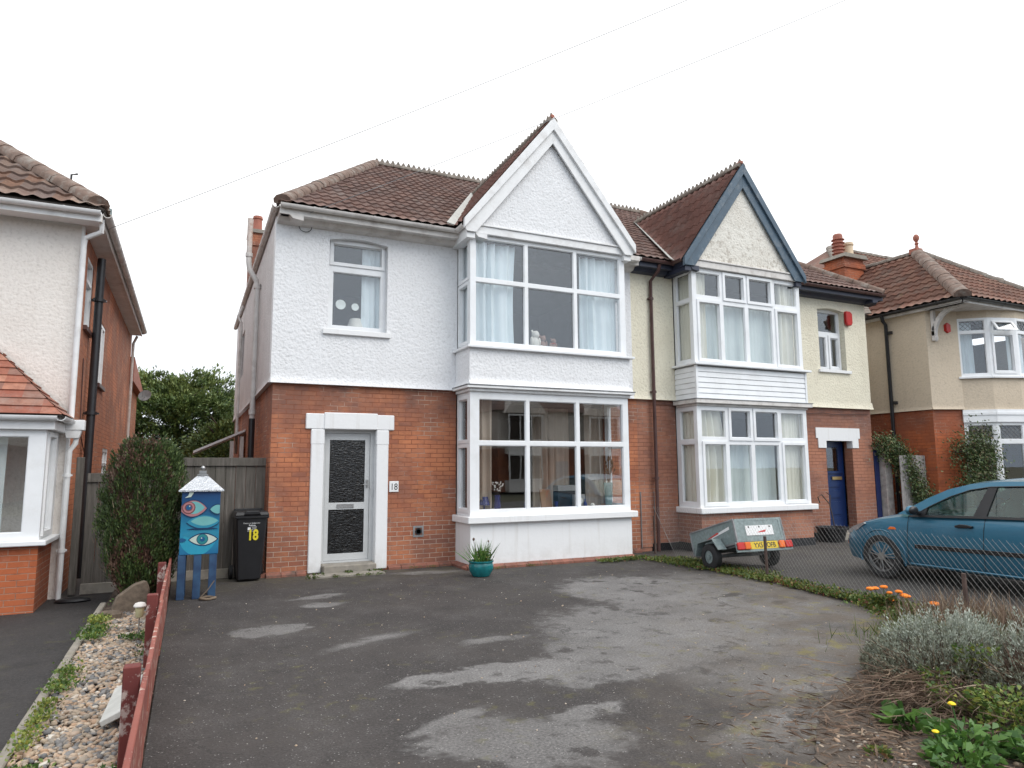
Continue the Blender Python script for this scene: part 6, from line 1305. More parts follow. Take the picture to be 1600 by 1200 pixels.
# arch lips, seams, moulding
for s in (0.80, 3.42):
    for sx_ in (-1, 1):
        m = MB(); m.tube([(sx_*(interp(s-0.37*math.sin(a)*1.0, Wt)*0.985+0.002), CY-s+0.375*math.sin(a), 0.31+0.375*math.cos(a)) for a in [R(-105+210*k/20) for k in range(21)]], 0.013, 6); m.build('wheel_arch', 'car_blue', car, smooth=60)
wz = lambda z: 0.835-(z-0.93)*0.42
for sx_ in (-1, 1):
    fx = lambda u, v, w: (sx_*(0.852-w), CY-u, v)
    m = MB(); m.prism([(1.33, 0.475), (2.24, 0.49), (2.24, 0.545), (1.33, 0.53)], fx, -0.012, 0.02); m.prism([(2.26, 0.49), (3.02, 0.50), (3.02, 0.555), (2.26, 0.545)], fx, -0.012, 0.02); m.build('side_moulding', 'black', car, bevel=0.004)
    m = MB(); ln_ = []
    for s in (1.22, 2.25, 3.05): m.tube([(sx_*0.8475, CY-s, 0.27), (sx_*0.853, CY-s-0.0, 0.55), (sx_*0.846, CY-s-0.02, 0.80), (sx_*0.81, CY-s-0.03, 0.93)], 0.0035, 4)
    m.tube([(sx_*0.835, CY-s, 0.252) for s in (1.2, 2.0, 3.04)], 0.0035, 4); m.build('door_seam', 'black_ink', car)
    m = MB(); m.tube([(sx_*0.846, CY-s, 0.262) for s in (1.25, 2.0, 2.98)], 0.012, 6); m.build('rocker_edge', 'car_blue', car, smooth=60)
    for s in (2.03, 2.88): m = MB(); m.prism([(s-0.115, 0.80), (s+0.10, 0.805), (s+0.115, 0.83), (s+0.02, 0.845), (s-0.05, 0.845), (s-0.115, 0.825)], lambda u, v, w: (sx_*(0.853-w), CY-u, v), -0.022, 0.02); m.build('door_handle', 'black', car, bevel=0.006)
    m = MB(); m.prism([(0.93, 0.705), (1.06, 0.71), (1.04, 0.74), (0.97, 0.742)], fx, -0.004, 0.02); m.build('side_indicator', 'orange_lens', car, bevel=0.003)
    # side window line
    bot = [(1.36, 0.925), (2.23, 0.955), (3.30, 0.985)]; top = [(1.36, 0.935), (1.55, 1.055), (1.80, 1.19), (2.05, 1.285), (2.3, 1.33), (2.7, 1.345), (3.1, 1.325), (3.45, 1.25), (3.62, 1.12), (3.55, 0.99)]
    gx_ = lambda u, v, w: (sx_*(wz(v)-w), CY-u, v)
    m = MB(); m.prism(bot[:1]+[(3.55, 0.99)]+top[::-1][1:], gx_, 0.012, 0.018); m.build('side_glass', 'car_glass', car)
    out = [(1.10, 0.935), (1.28, 1.035), (1.50, 1.165), (1.75, 1.285), (2.05, 1.365), (2.4, 1.40), (2.8, 1.405), (3.2, 1.375), (3.6, 1.28), (3.92, 1.06), (3.98, 0.985)]
    m = MB(); inn = top
    poly_o = out; poly_i = [(1.30, 0.925)]+inn
    vs = [gx_(u, v, 0) for u, v in poly_o]+[gx_(u, v, 0) for u, v in poly_i]+[gx_(u, v, 0.04) for u, v in poly_o]+[gx_(u, v, 0.04) for u, v in poly_i]; k = len(poly_o); q = len(poly_i); assert k == q
    fs = [(i, i+1, k+i+1, k+i) for i in range(k-1)]+[(2*k+i+1, 2*k+i, 3*k+i, 3*k+i+1) for i in range(k-1)]+[(i+1, i, 2*k+i, 2*k+i+1) for i in range(k-1)]+[(k+i, k+i+1, 3*k+i+1, 3*k+i) for i in range(k-1)]
    m.add(vs, fs); m.build('pillar_frame', 'car_blue', car, smooth=45)
    m = MB(); m.prism([(1.28, 0.90), (2.30, 0.935), (3.6, 0.965), (3.6, 0.995), (2.30, 0.965), (1.28, 0.93)], gx_, -0.008, 0.03)
    m.prism([(2.14, 0.95), (2.30, 0.95), (2.38, 1.335), (2.27, 1.335)], gx_, -0.002, 0.03); m.prism([(3.02, 0.97), (3.07, 0.97), (3.14, 1.32), (3.09, 1.32)], gx_, -0.002, 0.03)
    m.prism([(1.30, 0.925), (1.50, 0.93), (1.52, 1.03), (1.40, 0.96)], gx_, -0.006, 0.03)
    for (a, b) in zip(top[:-2], top[1:-1]): m.tube([gx_(a[0], a[1], -0.003), gx_(b[0], b[1], -0.003)], 0.008, 4)
    m.build('window_trim', 'black', car)
    mr = MB(); mr.blob((sx_*0.97, CY-1.40, 1.0), (0.10, 0.055, 0.065), 14, 9); mr = mr.build('door_mirror', 'car_blue', car, smooth=60); q = MB(); q.tube([(sx_*0.82, CY-1.42, 0.955), (sx_*0.92, CY-1.41, 0.975)], 0.03, 8); q.blob((sx_*0.97, CY-1.435, 1.0), (0.092, 0.035, 0.058), 12, 8); q.build('mirror_base', 'black', mr, smooth=60)
    # headlight and bumper indicator
    m = MB(); pl_ = []
    for s, z in ((0.10, 0.60), (0.16, 0.585), (0.36, 0.65), (0.52, 0.755), (0.50, 0.772), (0.28, 0.70), (0.12, 0.625)): pl_.append((s, z))
    m.prism(pl_, lambda u, v, w: (sx_*(interp(u, Wt)*0.975+0.008-w), CY-u, v), 0, 0.05); m.build('headlight', flat('clear lens', (0.5, 0.53, 0.55), 0.12, metal=0.5), car, smooth=60)
    m = MB(); m.prism([(0.02, 0.42), (0.12, 0.42), (0.12, 0.48), (0.02, 0.48)], lambda u, v, w: (sx_*(interp(u, Wt)*0.99+0.012-w), CY-u, v), 0, 0.03); m.build('bumper_indicator', 'orange_lens', car)
# roof, screens
out = [(1.10, 0.935), (1.28, 1.035), (1.50, 1.165), (1.75, 1.285), (2.05, 1.365), (2.4, 1.40), (2.8, 1.405), (3.2, 1.375), (3.6, 1.28), (3.92, 1.06), (3.98, 0.985)]
def skin(name, a, b, mat, rise=0.045):
    m = MB(); nx = 10; pts = out[a:b+1]; V = []
    for s, z in pts:
        for i in range(nx+1):
            t_ = -1+2*i/nx; V.append((wz(z)*t_*0.995, CY-s+0.22*(1-t_*t_)*(1 if s < 2 else 0)*max(0, (1.9-s)/0.8)-0.12*(1-t_*t_)*(1 if s > 3.3 else 0), z+rise*(1-t_**2)))
    k = len(V); V += [(x, y_, z-0.015) for x, y_, z in V]; fs = []
    for j in range(len(pts)-1):
        for i in range(nx): a_ = j*(nx+1)+i; fs.append((a_, a_+1, a_+nx+2, a_+nx+1)); fs.append((k+a_, k+a_+nx+1, k+a_+nx+2, k+a_+1))
    m.add(V, fs); return m.build(name, mat, car, smooth=60, norm=False)
skin('windscreen', 0, 3, 'car_glass', 0.03); skin('roof_panel', 3, 8, 'car_blue'); skin('rear_screen', 8, 10, 'car_glass', 0.03)
m = MB(); m.tube([(0.0, CY-3.3, 1.40), (0.0, CY-3.55, 1.70)], 0.005, 5); m.build('aerial', 'black', car)
# interior: dashboard, wheel, seats
m = MB(); m.box(-0.70, CY-1.62, 0.90, 0.70, CY-1.28, 0.985); m.build('dashboard', 'black', car, bevel=0.03)
m = MB(); m.tube([(0.36+0.17*math.cos(a), CY-1.80+0.03*math.sin(a), 1.0+0.15*math.sin(a)) for a in [2*math.pi*k/20 for k in range(21)]], 0.014, 6, False); m.tube([(0.36, CY-1.62, 0.95), (0.36, CY-1.8, 1.0)], 0.03, 6); m.build('steering_wheel', 'black', car, smooth=60)
matc('grey seat cloth', (0.10, 0.11, 0.11), 0.9)
for x_, s in ((-0.36, 2.38), (0.36, 2.38), (-0.38, 3.2), (0.38, 3.2)):
    m = MB(); m.blob((x_, CY-s, 0.98), (0.22, 0.08, 0.20), 12, 8); m.blob((x_, CY-s-0.04, 1.22), (0.12, 0.05, 0.09), 10, 7); m.build('seat', 'grey seat cloth', car, smooth=60)
for sx_ in (-1, 1):
    m = MB(); m.prism([(3.80, 0.78), (4.02, 0.76), (3.98, 0.92), (3.90, 1.02), (3.84, 1.02)], lambda u, v, w: (sx_*(interp(min(u, 4.15), Wt)*0.985+0.012-w), CY-u, v), 0, 0.05); m.build('tail_light', 'red', car, bevel=0.004)
# bumper, grille, plate
m = MB(); m.box(-0.36, CY-0.05, 0.33, 0.36, CY+0.012, 0.44); m.box(-0.16, CY-0.06, 0.53, 0.16, CY-0.02, 0.575); m.build('grille', 'black', car, bevel=0.01)
# wheels
def wheel(sx_, s):
    xw = sx_*0.765; y_ = CY-s; m = MB(); n_ = 40
    prof = [(0.215, -0.09), (0.27, -0.098), (0.30, -0.085), (0.31, -0.05), (0.31, 0.05), (0.30, 0.085), (0.27, 0.098), (0.215, 0.09), (0.205, 0.0)]
    vs = [(xw+q, y_+r_*math.cos(2*math.pi*k/n_), 0.31+r_*math.sin(2*math.pi*k/n_)) for r_, q in prof for k in range(n_)]; P_ = len(prof)
    m.add(vs, [(i*n_+k, i*n_+(k+1) % n_, ((i+1) % P_)*n_+(k+1) % n_, ((i+1) % P_)*n_+k) for i in range(P_) for k in range(n_)]); wh = m.build('wheel', 'rubber', car, smooth=40)
    m = MB(); o_ = xw+sx_*0.075
    for i_ in range(3):
        rr3 = (0.212, 0.205, 0.195)[i_]; m.tube([(o_-sx_*0.02*i_+0.0, y_+rr3*math.cos(a), 0.31+rr3*math.sin(a)) for a in [2*math.pi*k/36 for k in range(37)]], 0.008, 5, False)
    for k in range(7):
        a = 2*math.pi*k/7+0.3
        for da in (-0.13, 0.13): m.bar((o_+sx_*0.005, y_+0.05*math.cos(a+da*1.2), 0.31+0.05*math.sin(a+da*1.2)), (o_-sx_*0.003, y_+0.203*math.cos(a+da), 0.31+0.203*math.sin(a+da)), 0.012, 0.012)
    m.tube([(o_-sx_*0.04, y_, 0.31), (o_+sx_*0.012, y_, 0.31)], 0.052, 16); m.build('rim', 'steel', wh, smooth=40)
    m = MB(); m.tube([(xw-0.05, y_, 0.31), (xw+0.03*sx_, y_, 0.31)], 0.19, 24); m.build('brake_disc', 'black_iron', wh)
for sx_ in (-1, 1):
    for s in (0.80, 3.42): wheel(sx_, s)

# ================================================================== OVERHEAD CABLES
def span(label, a, b, sag):
    a, b = Vector(a), Vector(b); m = MB(); m.tube([a+(b-a)*t-Vector((0,0,sag*4*t*(1-t))) for t in [k/16 for k in range(17)]], 0.0048, 5, False); return tag(m.build('overhead_cable', 'lead'), label, 'cable', 'overhead cables')
span('overhead cable running from the left house eaves up across the sky', (-2.36, 0.0, 5.08), (3.1, -6.0, 6.32+0.0), 0.0) if False else None
_a, _b = Vector((-2.36, 0.1, 5.10)), Vector((0.6, -9.0, 3.53))
# both cables rise to a pole behind the camera; their far ends are fixed under the eaves
def to_pole(label, a, through, k, sag):
    a, b = Vector(a), Vector(through); return span(label, a, a+(b-a)*k, sag)
to_pole('overhead cable running from the left house eaves up across the sky', (-2.36, 0.1, 5.10), (5.59, -3.0, 9.11), 1.6, 0.12)
to_pole('overhead cable rising from the eaves of the white house', (0.42, -0.40, 5.62), (9.37, -3.0, 10.28), 1.6, 0.12)

# ================================================================== VEGETATION
def clumps(C, per, spread, dirs, jit, g):
    P = np.repeat(C, per, 0)+g.normal(0, 1, (len(C)*per, 3))*spread; Dn = np.repeat(dirs, per, 0)+g.normal(0, jit, (len(C)*per, 3)); return P, Dn
# dense upright conifer bush
ys = empty('conifer_bush', 'tall oval dark green conifer bush with browned patches beside the red fence', 'bush', (-1.63, -0.95, -0.05))
g = np.random.default_rng(3); nC = 2100; z = g.uniform(0.10, 2.0, nC); prof = np.interp(z, [0, .15, .4, .8, 1.15, 1.5, 1.8, 1.95, 2.05], [.15, .20, .37, .47, .49, .48, .41, .30, .08])
th = g.uniform(0, 2*np.pi, nC); lump = 0.93+0.11*np.sin(3*th+z*4)+0.09*np.sin(7*th-z*9)+0.05*np.sin(13*th+z*15); rr = prof*lump*np.sqrt(g.uniform(0.45, 1.0, nC))
C = np.c_[rr*np.cos(th), rr*np.sin(th)*0.95, z]; dirs = np.c_[np.cos(th)*0.45, np.sin(th)*0.45, np.full(nC, 1.0)]
P, Dn = clumps(C, 26, [.018, .018, .05], dirs, 0.28, g)
brown = (np.sin(C[:, 0]*7+2)+np.sin(C[:, 2]*5.3+C[:, 1]*6)+np.sin(th*2+1.3)+g.normal(0, .5, nC)) > 1.2
inner = rr < prof*0.72
tint = np.where(np.repeat(brown | inner, 26), g.uniform(.84, 1, nC*26), g.beta(2, 2, nC*26)*.82)
leaves('foliage', 'yew', P, Dn, g.uniform(.025, .055, len(P)), 0.18, ys, tint=tint, seed=5)
m = MB()
for k in range(16):
    a = random.uniform(0, 6.28); m.tube([(0.04*math.cos(a), 0.04*math.sin(a), 0), (0.16*math.cos(a), 0.16*math.sin(a), 0.7), (0.28*math.cos(a), 0.28*math.sin(a), 1.4), (0.18*math.cos(a), 0.18*math.sin(a), 1.85)], [0.03, 0.02, 0.012, 0.005], 5)
m.build('trunk', 'bark', ys)
n = 170; th2 = g.uniform(0, 6.28, n); z2 = g.uniform(.4, 1.8, n); r2_ = np.interp(z2, [0, .8, 1.5, 2], [.3, .54, .46, .2])*1.0
leaves('dead_twigs', 'straw', np.c_[r2_*np.cos(th2), r2_*np.sin(th2), z2], np.c_[np.cos(th2)*.3, np.sin(th2)*.3, np.ones(n)], g.uniform(.06, .14, n), 0.03, ys, shape='blade')
# rear conifer
def tree(name, label, loc, rx, ry, z0, z1, nC, per, size, mat, seed, trunk_h, group=None, cat='tree'):
    g = np.random.default_rng(seed); root = empty(name, label, cat, loc, group)
    u = g.normal(size=(nC, 3)); u /= np.linalg.norm(u, axis=1, keepdims=True); rad = g.uniform(.55, 1.0, nC)**0.6
    l = 1+0.16*np.sin(u[:, 0]*5+seed)+0.14*np.sin(u[:, 2]*6+u[:, 1]*5+seed*2); C = u*(rad*l)[:, None]*[rx, ry, (z1-z0)/2]+[0, 0, (z0+z1)/2]
    d = u+[0, 0, .25]; P, Dn = clumps(C, per, [.11, .11, .09], d, .55, g)
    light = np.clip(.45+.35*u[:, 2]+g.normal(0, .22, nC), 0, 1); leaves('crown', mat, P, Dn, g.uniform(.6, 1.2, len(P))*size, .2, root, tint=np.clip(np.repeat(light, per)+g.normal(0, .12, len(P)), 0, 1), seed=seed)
    m = MB(); m.tube([(0, 0, 0), (0.05, 0, trunk_h*.5), (0, 0.05, z1*.85)], [.16, .12, .03], 8)
    for k in range(9): a = random.uniform(0, 6.28); zz = z0+(z1-z0)*k/10; m.tube([(0, 0, zz), (rx*.4*math.cos(a), ry*.4*math.sin(a), zz+.35), (rx*.8*math.cos(a), ry*.8*math.sin(a), zz+.6)], [.06, .04, .012], 5)
    m.build('trunk', 'bark', root); return root
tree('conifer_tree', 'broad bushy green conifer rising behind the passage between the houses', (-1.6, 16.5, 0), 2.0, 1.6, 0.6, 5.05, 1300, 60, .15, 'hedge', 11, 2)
tree('garden_shrub', 'dark green shrub standing behind the lean to roof', (-0.2, 12.5, 0), 0.9, 0.8, 0.2, 3.3, 420, 56, .12, 'hedge', 12, 1, cat='shrub')
# climbers at right
def climber(name, label, pts, spread, n, seed, size=.07):
    g = np.random.default_rng(seed); pts = np.array(pts, float); t_ = g.uniform(0, len(pts)-1.001, n); i = t_.astype(int); f = (t_-i)[:, None]
    P = pts[i]*(1-f)+pts[i+1]*f+g.normal(0, 1, (n, 3))*spread; root = empty(name, label, 'climber', tuple(pts[-1]*[1, 1, 0])); off = pts[-1]*[1, 1, 0]
    leaves('foliage', 'creeper', P-off, g.normal(size=(n, 3))*[.7, .5, .4]+[.3, -.3, -.7], g.uniform(.5, 1.2, n)*size, .25, root, tint=g.uniform(0, 1, n), seed=seed)
    m = MB()
    for k in range(5): m.tube([tuple(p-off+g.normal(0, .06, 3)*[1, 1, .3]) for p in pts[::-1]], .012, 5)
    m.build('stem', 'bark', root); return root
climber('climbing_plant', 'straggling climber drooping over the whitewashed pier and grey gate', [(13.75, -.05, 2.1), (14.1, -.2, 2.0), (14.25, -.35, 1.6), (14.4, -.45, 1.1), (14.6, -.6, .6), (14.5, -.6, .1)], [.13, .12, .16], 9000, 21)
climber('climbing_plant', 'leafy climber on the brick corner beside the right bow window', [(15.25, -1.0, 1.9), (15.75, -1.3, 2.15), (15.6, -1.35, 1.5), (15.3, -1.2, 1.1), (15.6, -1.4, .7), (15.5, -1.3, .1)], [.24, .14, .24], 9000, 22)
# weeds
def weeds(name, label, cat, strips, mat='weed', kind='stuff', size=(.016, .045), seed=1):
    g = np.random.default_rng(seed); PP, DD, SZ, TT = [], [], [], []
    for (x0, y0, x1, y1, wd, n, sz, tb) in strips:
        t_ = g.uniform(0, 1, n); cl = g.uniform(0, 1, max(2, n//60)); t_ = np.where(g.random(n) < .75, np.clip(cl[g.integers(0, len(cl), n)]+g.normal(0, .035, n), 0, 1), t_)
        d = np.array([y1-y0, x0-x1]); d = d/np.linalg.norm(d); o = g.normal(0, wd, n); PP.append(np.c_[x0+(x1-x0)*t_+d[0]*o, y0+(y1-y0)*t_+d[1]*o, g.uniform(0, .035, n)+0.01*sz])
        DD.append(np.c_[g.normal(0, .8, n), g.normal(0, .8, n), g.uniform(.2, 1.2, n)]); SZ.append(g.uniform(*size, n)*sz); TT.append(np.clip(g.normal(tb, .25, n), 0, 1))
    o = leaves(name, mat, np.concatenate(PP), np.concatenate(DD), np.concatenate(SZ), .3, tint=np.concatenate(TT), seed=seed); o['kind'] = kind; return o
o = weeds('weeds', '', '', [(5.25, -0.98, 6.35, -0.88, .06, 1500, 1.0, .4), (6.35, -1.1, 6.45, -2.4, .12, 2600, 1.3, .5), (6.45, -2.3, 6.36, -3.8, .09, 2800, 1.2, .5), (6.38, -3.8, 6.22, -5.0, .06, 2400, .9, .95), (6.3, -4.0, 6.1, -5.6, .06, 1800, 1.3, .4), (6.15, -5.5, 5.7, -6.3, .12, 1800, 1.2, .45),
    (6.75, -1.2, 6.8, -3.4, .1, 1200, 1.0, .5), (6.6, -3.4, 6.4, -6.5, .08, 1100, 1.2, .4),
    (0.55, -.25, 0.80, -.28, .05, 220, .7, .3), (1.1, -.24, 1.25, -.24, .04, 260, .9, .25), (1.5, -.24, 1.72, -.24, .04, 260, .8, .3), (0.9, -.50, 1.7, -.53, .03, 300, .6, .35), (0.5, -.47, 0.75, -.48, .03, 160, .6, .35),
    (3.1, -.82, 4.6, -.82, .02, 220, .6, .5), (1.9, -.16, 3.0, -.18, .03, 160, .5, .5)], seed=31)
o['label'] = 'low green and reddish weeds growing along the chain link fence and walls'
o = weeds('bed_weeds', mat='bedweed', label='', cat='', strips=[(-1.93, -2.1, -1.92, -2.5, .05, 700, .8, .65), (-1.90, -2.7, -1.88, -3.3, .06, 800, .9, .3), (-1.92, -4.1, -1.90, -5.0, .05, 700, .8, .4), (-1.92, -5.2, -1.92, -6.3, .035, 600, .8, .7), (-1.88, -6.4, -1.86, -6.8, .06, 500, .8, .4),
    (-1.40, -3.2, -1.38, -4.2, .04, 380, .9, .2), (-1.42, -5.1, -1.40, -5.4, .04, 260, .8, .2), (-1.55, -3.3, -1.5, -3.5, .05, 220, .8, .1), (-1.45, -6.6, -1.42, -7.0, .05, 260, .9, .3), (-1.9, -1.2, -1.3, -1.2, .2, 400, .7, .3)], seed=33)
o['label'] = 'small weeds growing among the pebbles by the kerb'
def stones(name, label, n, area, zb, smin, smax, seed, mat='pebble', layers=1.0):
    g = np.random.default_rng(seed); x0, x1, y0, y1 = area
    base = []; 
    for i in range(1, 4):
        for k in range(7): t_, p = math.pi*i/4, 2*math.pi*(k+.5*(i % 2))/7; base.append((math.sin(t_)*math.cos(p), math.sin(t_)*math.sin(p), -math.cos(t_)))
    base += [(0, 0, -1), (0, 0, 1)]; B = np.array(base); F = [(i*7+k, i*7+(k+1) % 7, (i+1)*7+(k+1) % 7, (i+1)*7+k) for i in range(2) for k in range(7)]; T = [(21, (k+1) % 7, k) for k in range(7)]+[(22, 14+k, 14+(k+1) % 7) for k in range(7)]
    s = g.uniform(smin, smax, n)*np.where(g.random(n) < .12, 1.5, 1); sc_ = np.c_[s, s*g.uniform(.6, .9, n), s*g.uniform(.35, .6, n)]; a = g.uniform(0, 6.28, n); ca, sa = np.cos(a), np.sin(a)
    V = B[None]*sc_[:, None, :]*(1+g.normal(0, .06, (n, len(B), 1))); tl = g.normal(0, .25, (n, 1)); V[:, :, 2] += V[:, :, 0]*tl
    X = V[:, :, 0]*ca[:, None]-V[:, :, 1]*sa[:, None]; Yv = V[:, :, 0]*sa[:, None]+V[:, :, 1]*ca[:, None]
    X += g.uniform(x0, x1, n)[:, None]; Yv += g.uniform(y0, y1, n)[:, None]; Z = V[:, :, 2]+zb+g.uniform(0, .022*layers, n)[:, None]
    VV = np.stack([X, Yv, Z], 2).reshape(-1, 3); nb = len(B); Fq = np.array(F)[None]+np.arange(n)[:, None, None]*nb; Ft = np.array(T)[None]+np.arange(n)[:, None, None]*nb
    loops = np.concatenate([Fq.reshape(n, -1), Ft.reshape(n, -1)], 1).ravel(); tot = np.tile(np.array([4]*len(F)+[3]*len(T)), n); st = np.concatenate([[0], np.cumsum(tot)[:-1]])
    me = D.meshes.new(name); me.vertices.add(len(VV)); me.vertices.foreach_set('co', VV.ravel()); me.loops.add(len(loops)); me.loops.foreach_set('vertex_index', loops.astype(np.int32)); me.polygons.add(len(tot)); me.polygons.foreach_set('loop_start', st.astype(np.int32)); me.polygons.foreach_set('loop_total', tot.astype(np.int32)); me.polygons.foreach_set('use_smooth', np.ones(len(tot), bool))
    me.update(calc_edges=True); uv = me.uv_layers.new(name='UVMap'); per = 4*len(F)+3*len(T); uv.data.foreach_set('uv', np.stack([np.repeat(g.random(n), per), np.zeros(n*per)], 1).ravel()); me.materials.append(M[mat])
    o = D.objects.new(name, me); COL.objects.link(o); o['kind'] = 'stuff'; o['label'] = label; return o
stones('pebbles', 'mixed brown grey and cream river pebbles filling the bed', 9000, (-1.95, -1.31, -9.6, -1.75), -0.035, .012, .03, 41)
stones('verge_stones', 'small stones scattered over the soil verge', 260, (2.2, 3.3, -9.2, -7.95), 0.006, .005, .017, 42, layers=.2)
stones('drive_grit', 'loose grit lying on the tarmac', 240, (-1.1, 6.0, -9, -1.2), 0.002, .004, .011, 43, layers=0)
# bank of grey leaved sprigs
def grey_bush(label, c, rx, ry, h, n, seed):
    g = np.random.default_rng(seed); root = empty('grey_bush', label, 'bush', (c[0], c[1], 0), 'grey leaved bushes in the corner bed')
    th = g.uniform(0, 6.28, n); q = np.sqrt(g.uniform(0, 1, n)); top = h*(1-.75*q**2.4)*(1+.16*np.sin(3*th+seed)+.08*np.sin(7*th+q*6)+g.normal(0, .10, n)); C = np.c_[rx*q*np.cos(th), ry*q*np.sin(th), top*g.uniform(.30, 1, n)**.7]
    d = np.c_[np.cos(th)*q*.8, np.sin(th)*q*.8, np.ones(n)]; P, Dn = clumps(C, 18, [.009, .009, .03], d, .35, g)
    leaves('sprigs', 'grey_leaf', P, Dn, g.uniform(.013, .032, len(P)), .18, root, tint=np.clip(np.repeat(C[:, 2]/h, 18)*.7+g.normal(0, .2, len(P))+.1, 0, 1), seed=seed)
    th = g.uniform(0, 6.28, n); q = g.uniform(.2, .95, n); leaves('stems', 'brown_twig', np.c_[rx*q*.55*np.cos(th), ry*q*.55*np.sin(th), np.zeros(n)], np.c_[rx*.5*q*np.cos(th), ry*.5*q*np.sin(th), np.full(n, h*.9)], g.uniform(.5, .95, n)*h, .018, root, shape='blade', seed=seed)
    k = n; th = g.uniform(0, 6.28, k); q = g.uniform(.2, 1.0, k); leaves('dry_growth', 'straw', np.c_[rx*q*.8*np.cos(th), ry*q*.8*np.sin(th), g.uniform(.0, h*.5, k)], np.c_[np.cos(th)+g.normal(0, .5, k), np.sin(th)+g.normal(0, .5, k), g.uniform(0, .9, k)], g.uniform(.08, .26, k), .02, root, shape='blade', seed=seed+1)
    return root
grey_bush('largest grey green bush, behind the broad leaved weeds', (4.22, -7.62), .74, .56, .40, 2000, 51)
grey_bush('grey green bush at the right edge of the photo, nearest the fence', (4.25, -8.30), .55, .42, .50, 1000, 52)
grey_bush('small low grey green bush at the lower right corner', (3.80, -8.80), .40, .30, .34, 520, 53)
# fallen brown stalks and dry grass
g = np.random.default_rng(61); n = 2600
P = np.c_[g.normal(3.65, .28, n), g.normal(-7.9, .22, n), g.uniform(.01, .16, n)]; Dn = np.c_[g.normal(-.9, .35, n), g.normal(-.35, .45, n), g.normal(.05, .16, n)]
o = leaves('dead_stalks', 'straw', P, Dn, g.uniform(.08, .36, n), .0042, shape='blade', seed=61, tint=g.beta(2, 2.5, n)); o['kind'] = 'stuff'; o['label'] = 'tangle of fallen brown stalks spilling onto the tarmac'
n = 2200; P = np.c_[g.normal(2.9, .5, n), g.normal(-8.2, .45, n), g.uniform(.005, .03, n)]; o = leaves('leaf_litter', 'straw', P, np.c_[g.normal(0, 1, (n, 2)), g.normal(0, .1, n)], g.uniform(.03, .14, n), .05, seed=62, tint=g.beta(2, 2, n)*.8); o['kind'] = 'stuff'; o['label'] = 'dead leaves and straw littering the soil'
n = 2600; P = np.c_[g.normal(6.05, .35, n), g.uniform(-8.6, -6.1, n), np.zeros(n)+.01]; Dn = np.c_[g.normal(0, .28, n), g.normal(0, .28, n), np.ones(n)]
o = leaves('dry_grass', 'straw', P, Dn, g.uniform(.12, .42, n), .009, shape='blade', seed=63, droop=.12, tint=g.uniform(.2, 1, n)); o['kind'] = 'stuff'; o['label'] = 'tall dry grass standing against the chain link fence'
n = 5200; P = np.c_[g.normal(5.6, .55, n), g.uniform(-9.2, -6.3, n), np.zeros(n)+.01]; Dn = np.c_[g.normal(0, .4, n), g.normal(0, .4, n), np.ones(n)]
o = leaves('green_grass', 'weed', P, Dn, g.uniform(.06, .22, n), .016, shape='blade', seed=64, droop=.15, tint=g.uniform(0, .8, n)); o['kind'] = 'stuff'; o['label'] = 'short green grass behind the grey bushes'
def rosette(name, label, c, r, n, size, seed, flowers=(), fmat='dandelion', mat='broad', h=.08, group=None):
    g = np.random.default_rng(seed); root = empty(name, label, 'plant', (c[0], c[1], 0), group); th = g.uniform(0, 6.28, n); q = r*np.sqrt(g.uniform(0, 1, n))
    leaves('foliage', mat, np.c_[q*np.cos(th)*.6, q*np.sin(th)*.6, g.uniform(0, h, n)], np.c_[np.cos(th)+g.normal(0, .4, n), np.sin(th)+g.normal(0, .4, n), g.uniform(.2, 1.3, n)], g.uniform(.6, 1.2, n)*size, .26, root, seed=seed, droop=.25, fold=.6)
    for (fx_, fy_, fz_, fr) in flowers:
        m = MB(); m.tube([(fx_*.4, fy_*.4, 0), (fx_, fy_, fz_)], .004, 5); s_ = m.build('stem', 'broad', root); fr = fr*(1.35 if fmat == 'marigold' else 1.0); m = MB(); m.blob((fx_, fy_, fz_+fr*.2), (fr, fr, fr*.45), 12, 6, .12); m.build('flower_head', fmat, root)
    return root
WG = 'green plants in the corner bed'
rosette('dock_plant', 'broad leaved weed growing out of the fallen stalks', (2.98, -8.10), .17, 40, .14, 71)
rosette('dandelion_plant', 'green leafy clump with one taller yellow flower', (2.92, -8.50), .30, 260, .075, 72, [(.0, .08, .24, .022)], h=.12)
rosette('dandelion_plant', 'green leafy clump with a low yellow flower at its left', (2.66, -8.62), .26, 220, .07, 73, [(-.02, .12, .16, .018)], h=.10)
rosette('dandelion_plant', 'green leafy clump without flowers at the bottom right corner', (3.18, -8.80), .32, 300, .075, 74, h=.12)
rosette('nettle_clump', 'tall mid green weeds between the grey bushes and the yellow flowers', (3.45, -8.45), .36, 800, .045, 81, mat='bedweed', h=.24)
rosette('nettle_clump', 'green weeds at the right foot of the largest grey bush', (3.45, -8.10), .26, 420, .04, 82, mat='bedweed', h=.16)
rosette('low_weed', 'small bright weed on bare soil near the bottom edge', (2.42, -8.30), .10, 60, .045, 75, mat='weed', h=.04)
rosette('low_weed', 'small weed at the bottom edge left of the leafy clumps', (2.30, -8.62), .12, 60, .045, 76, mat='weed', h=.04)
rosette('leafy_shoot', 'taller pale green shoots growing through the largest grey bush', (3.95, -7.95), .22, 420, .045, 77, mat='bedweed', h=.34)
rosette('leafy_shoot', 'lower pale green shoots left of the taller ones', (3.62, -7.85), .16, 200, .04, 83, mat='bedweed', h=.2)
rosette('marigold_plant', 'marigold clump with seven orange flowers at the chain link fence', (6.05, -5.66), .22, 420, .06, 78, [(-.12, .05, .22, .032), (-.07, .02, .225, .030), (.02, -.02, .24, .030), (.05, -.06, .18, .026), (.10, -.14, .20, .030), (.14, -.17, .16, .034), (.02, -.1, .11, .022)], 'marigold', 'weed', .14)
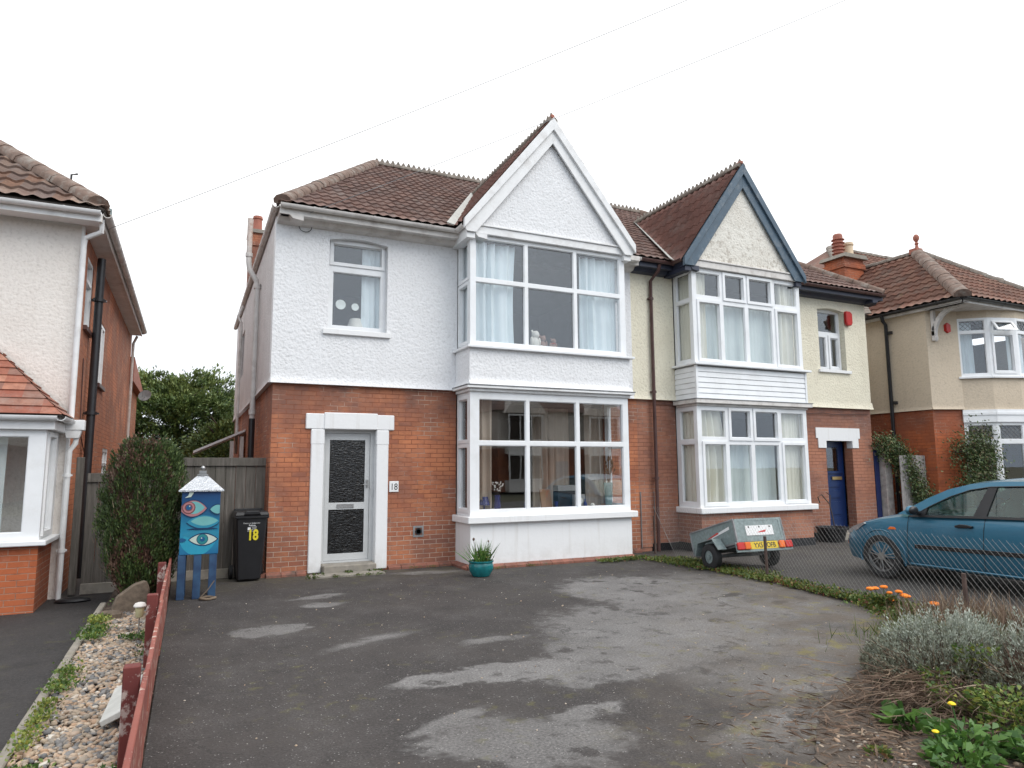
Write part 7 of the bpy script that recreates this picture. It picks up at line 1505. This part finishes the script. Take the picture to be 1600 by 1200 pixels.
rosette('marigold_plant', 'marigold clump with two orange flowers, nearer the camera', (5.95, -6.22), .20, 340, .055, 79, [(-.10, .12, .22, .032), (.02, -.10, .17, .038)], 'marigold', 'weed', .12)

# ================================================================== HOUSES ACROSS THE ROAD (seen mirrored in the panes)
def opposite(x, label):
    r = empty('opposite_house', label, 'house', (x, -33, 0), 'houses across the road'); m = MB(); F_ = lambda u, v, w: (u, -w, v)
    m.box(-5, -8, 0, 5, 0, 3.0); m.build('brick_wall', 'brick', r); m = MB(); m.box(-5, -8, 3.0, 5, 0, 5.6); m.build('upper_wall', 'pink_rough', r)
    m = MB(); m.add([(-5.4, 0.4, 5.6), (5.4, 0.4, 5.6), (5.4, -8.4, 5.6), (-5.4, -8.4, 5.6), (-2.5, -4, 8.6), (2.5, -4, 8.6)], [(0,1,5,4), (1,2,5), (2,3,4,5), (3,0,4), (0,3,2,1)]); m.build('roof', 'tile_main', r)
    for bx_ in (-3.2, 3.2):
        m = MB(); m.box(bx_-1.3, 0, 0, bx_+1.3, 0.7, 0.8); m.box(bx_-1.3, 0, 2.6, bx_+1.3, 0.7, 3.5); b_ = m.build('bay', 'white_smooth', r)
        for z_ in (0.8, 3.5):
            m = MB(); m.plate(F_, bx_-1.3, bx_+1.3, z_, z_+1.8, [(bx_-1.2+k*.83, bx_-.45+k*.83, z_+.1, z_+1.7) for k in range(3)], -0.06); m.v = [(a, b+.70, c) for a, b, c in m.v]; w_ = m.build('window', 'pvc', r)
            m = MB(); m.box(bx_-1.2, .5, z_+.1, bx_+1.2, .62, z_+1.7); m.build('pane', 'inside_dark', w_)
        m = MB(); m.prism([(bx_-1.6, 5.4), (bx_+1.6, 5.4), (bx_, 7.6)], Y_(-1.0), 0, 1.75); m.build('gable', 'pink_rough', r)
    m = MB(); m.box(-.5, .0, 0, .5, .06, 2.1); m.build('door', 'blue_door', r); return r
opposite(-2, 'cream and brick house across the road behind the camera'); opposite(10.5, 'middle cream and brick house across the road'); opposite(23, 'farthest right cream and brick house across the road'); opposite(-14.5, 'farthest left cream and brick house across the road')
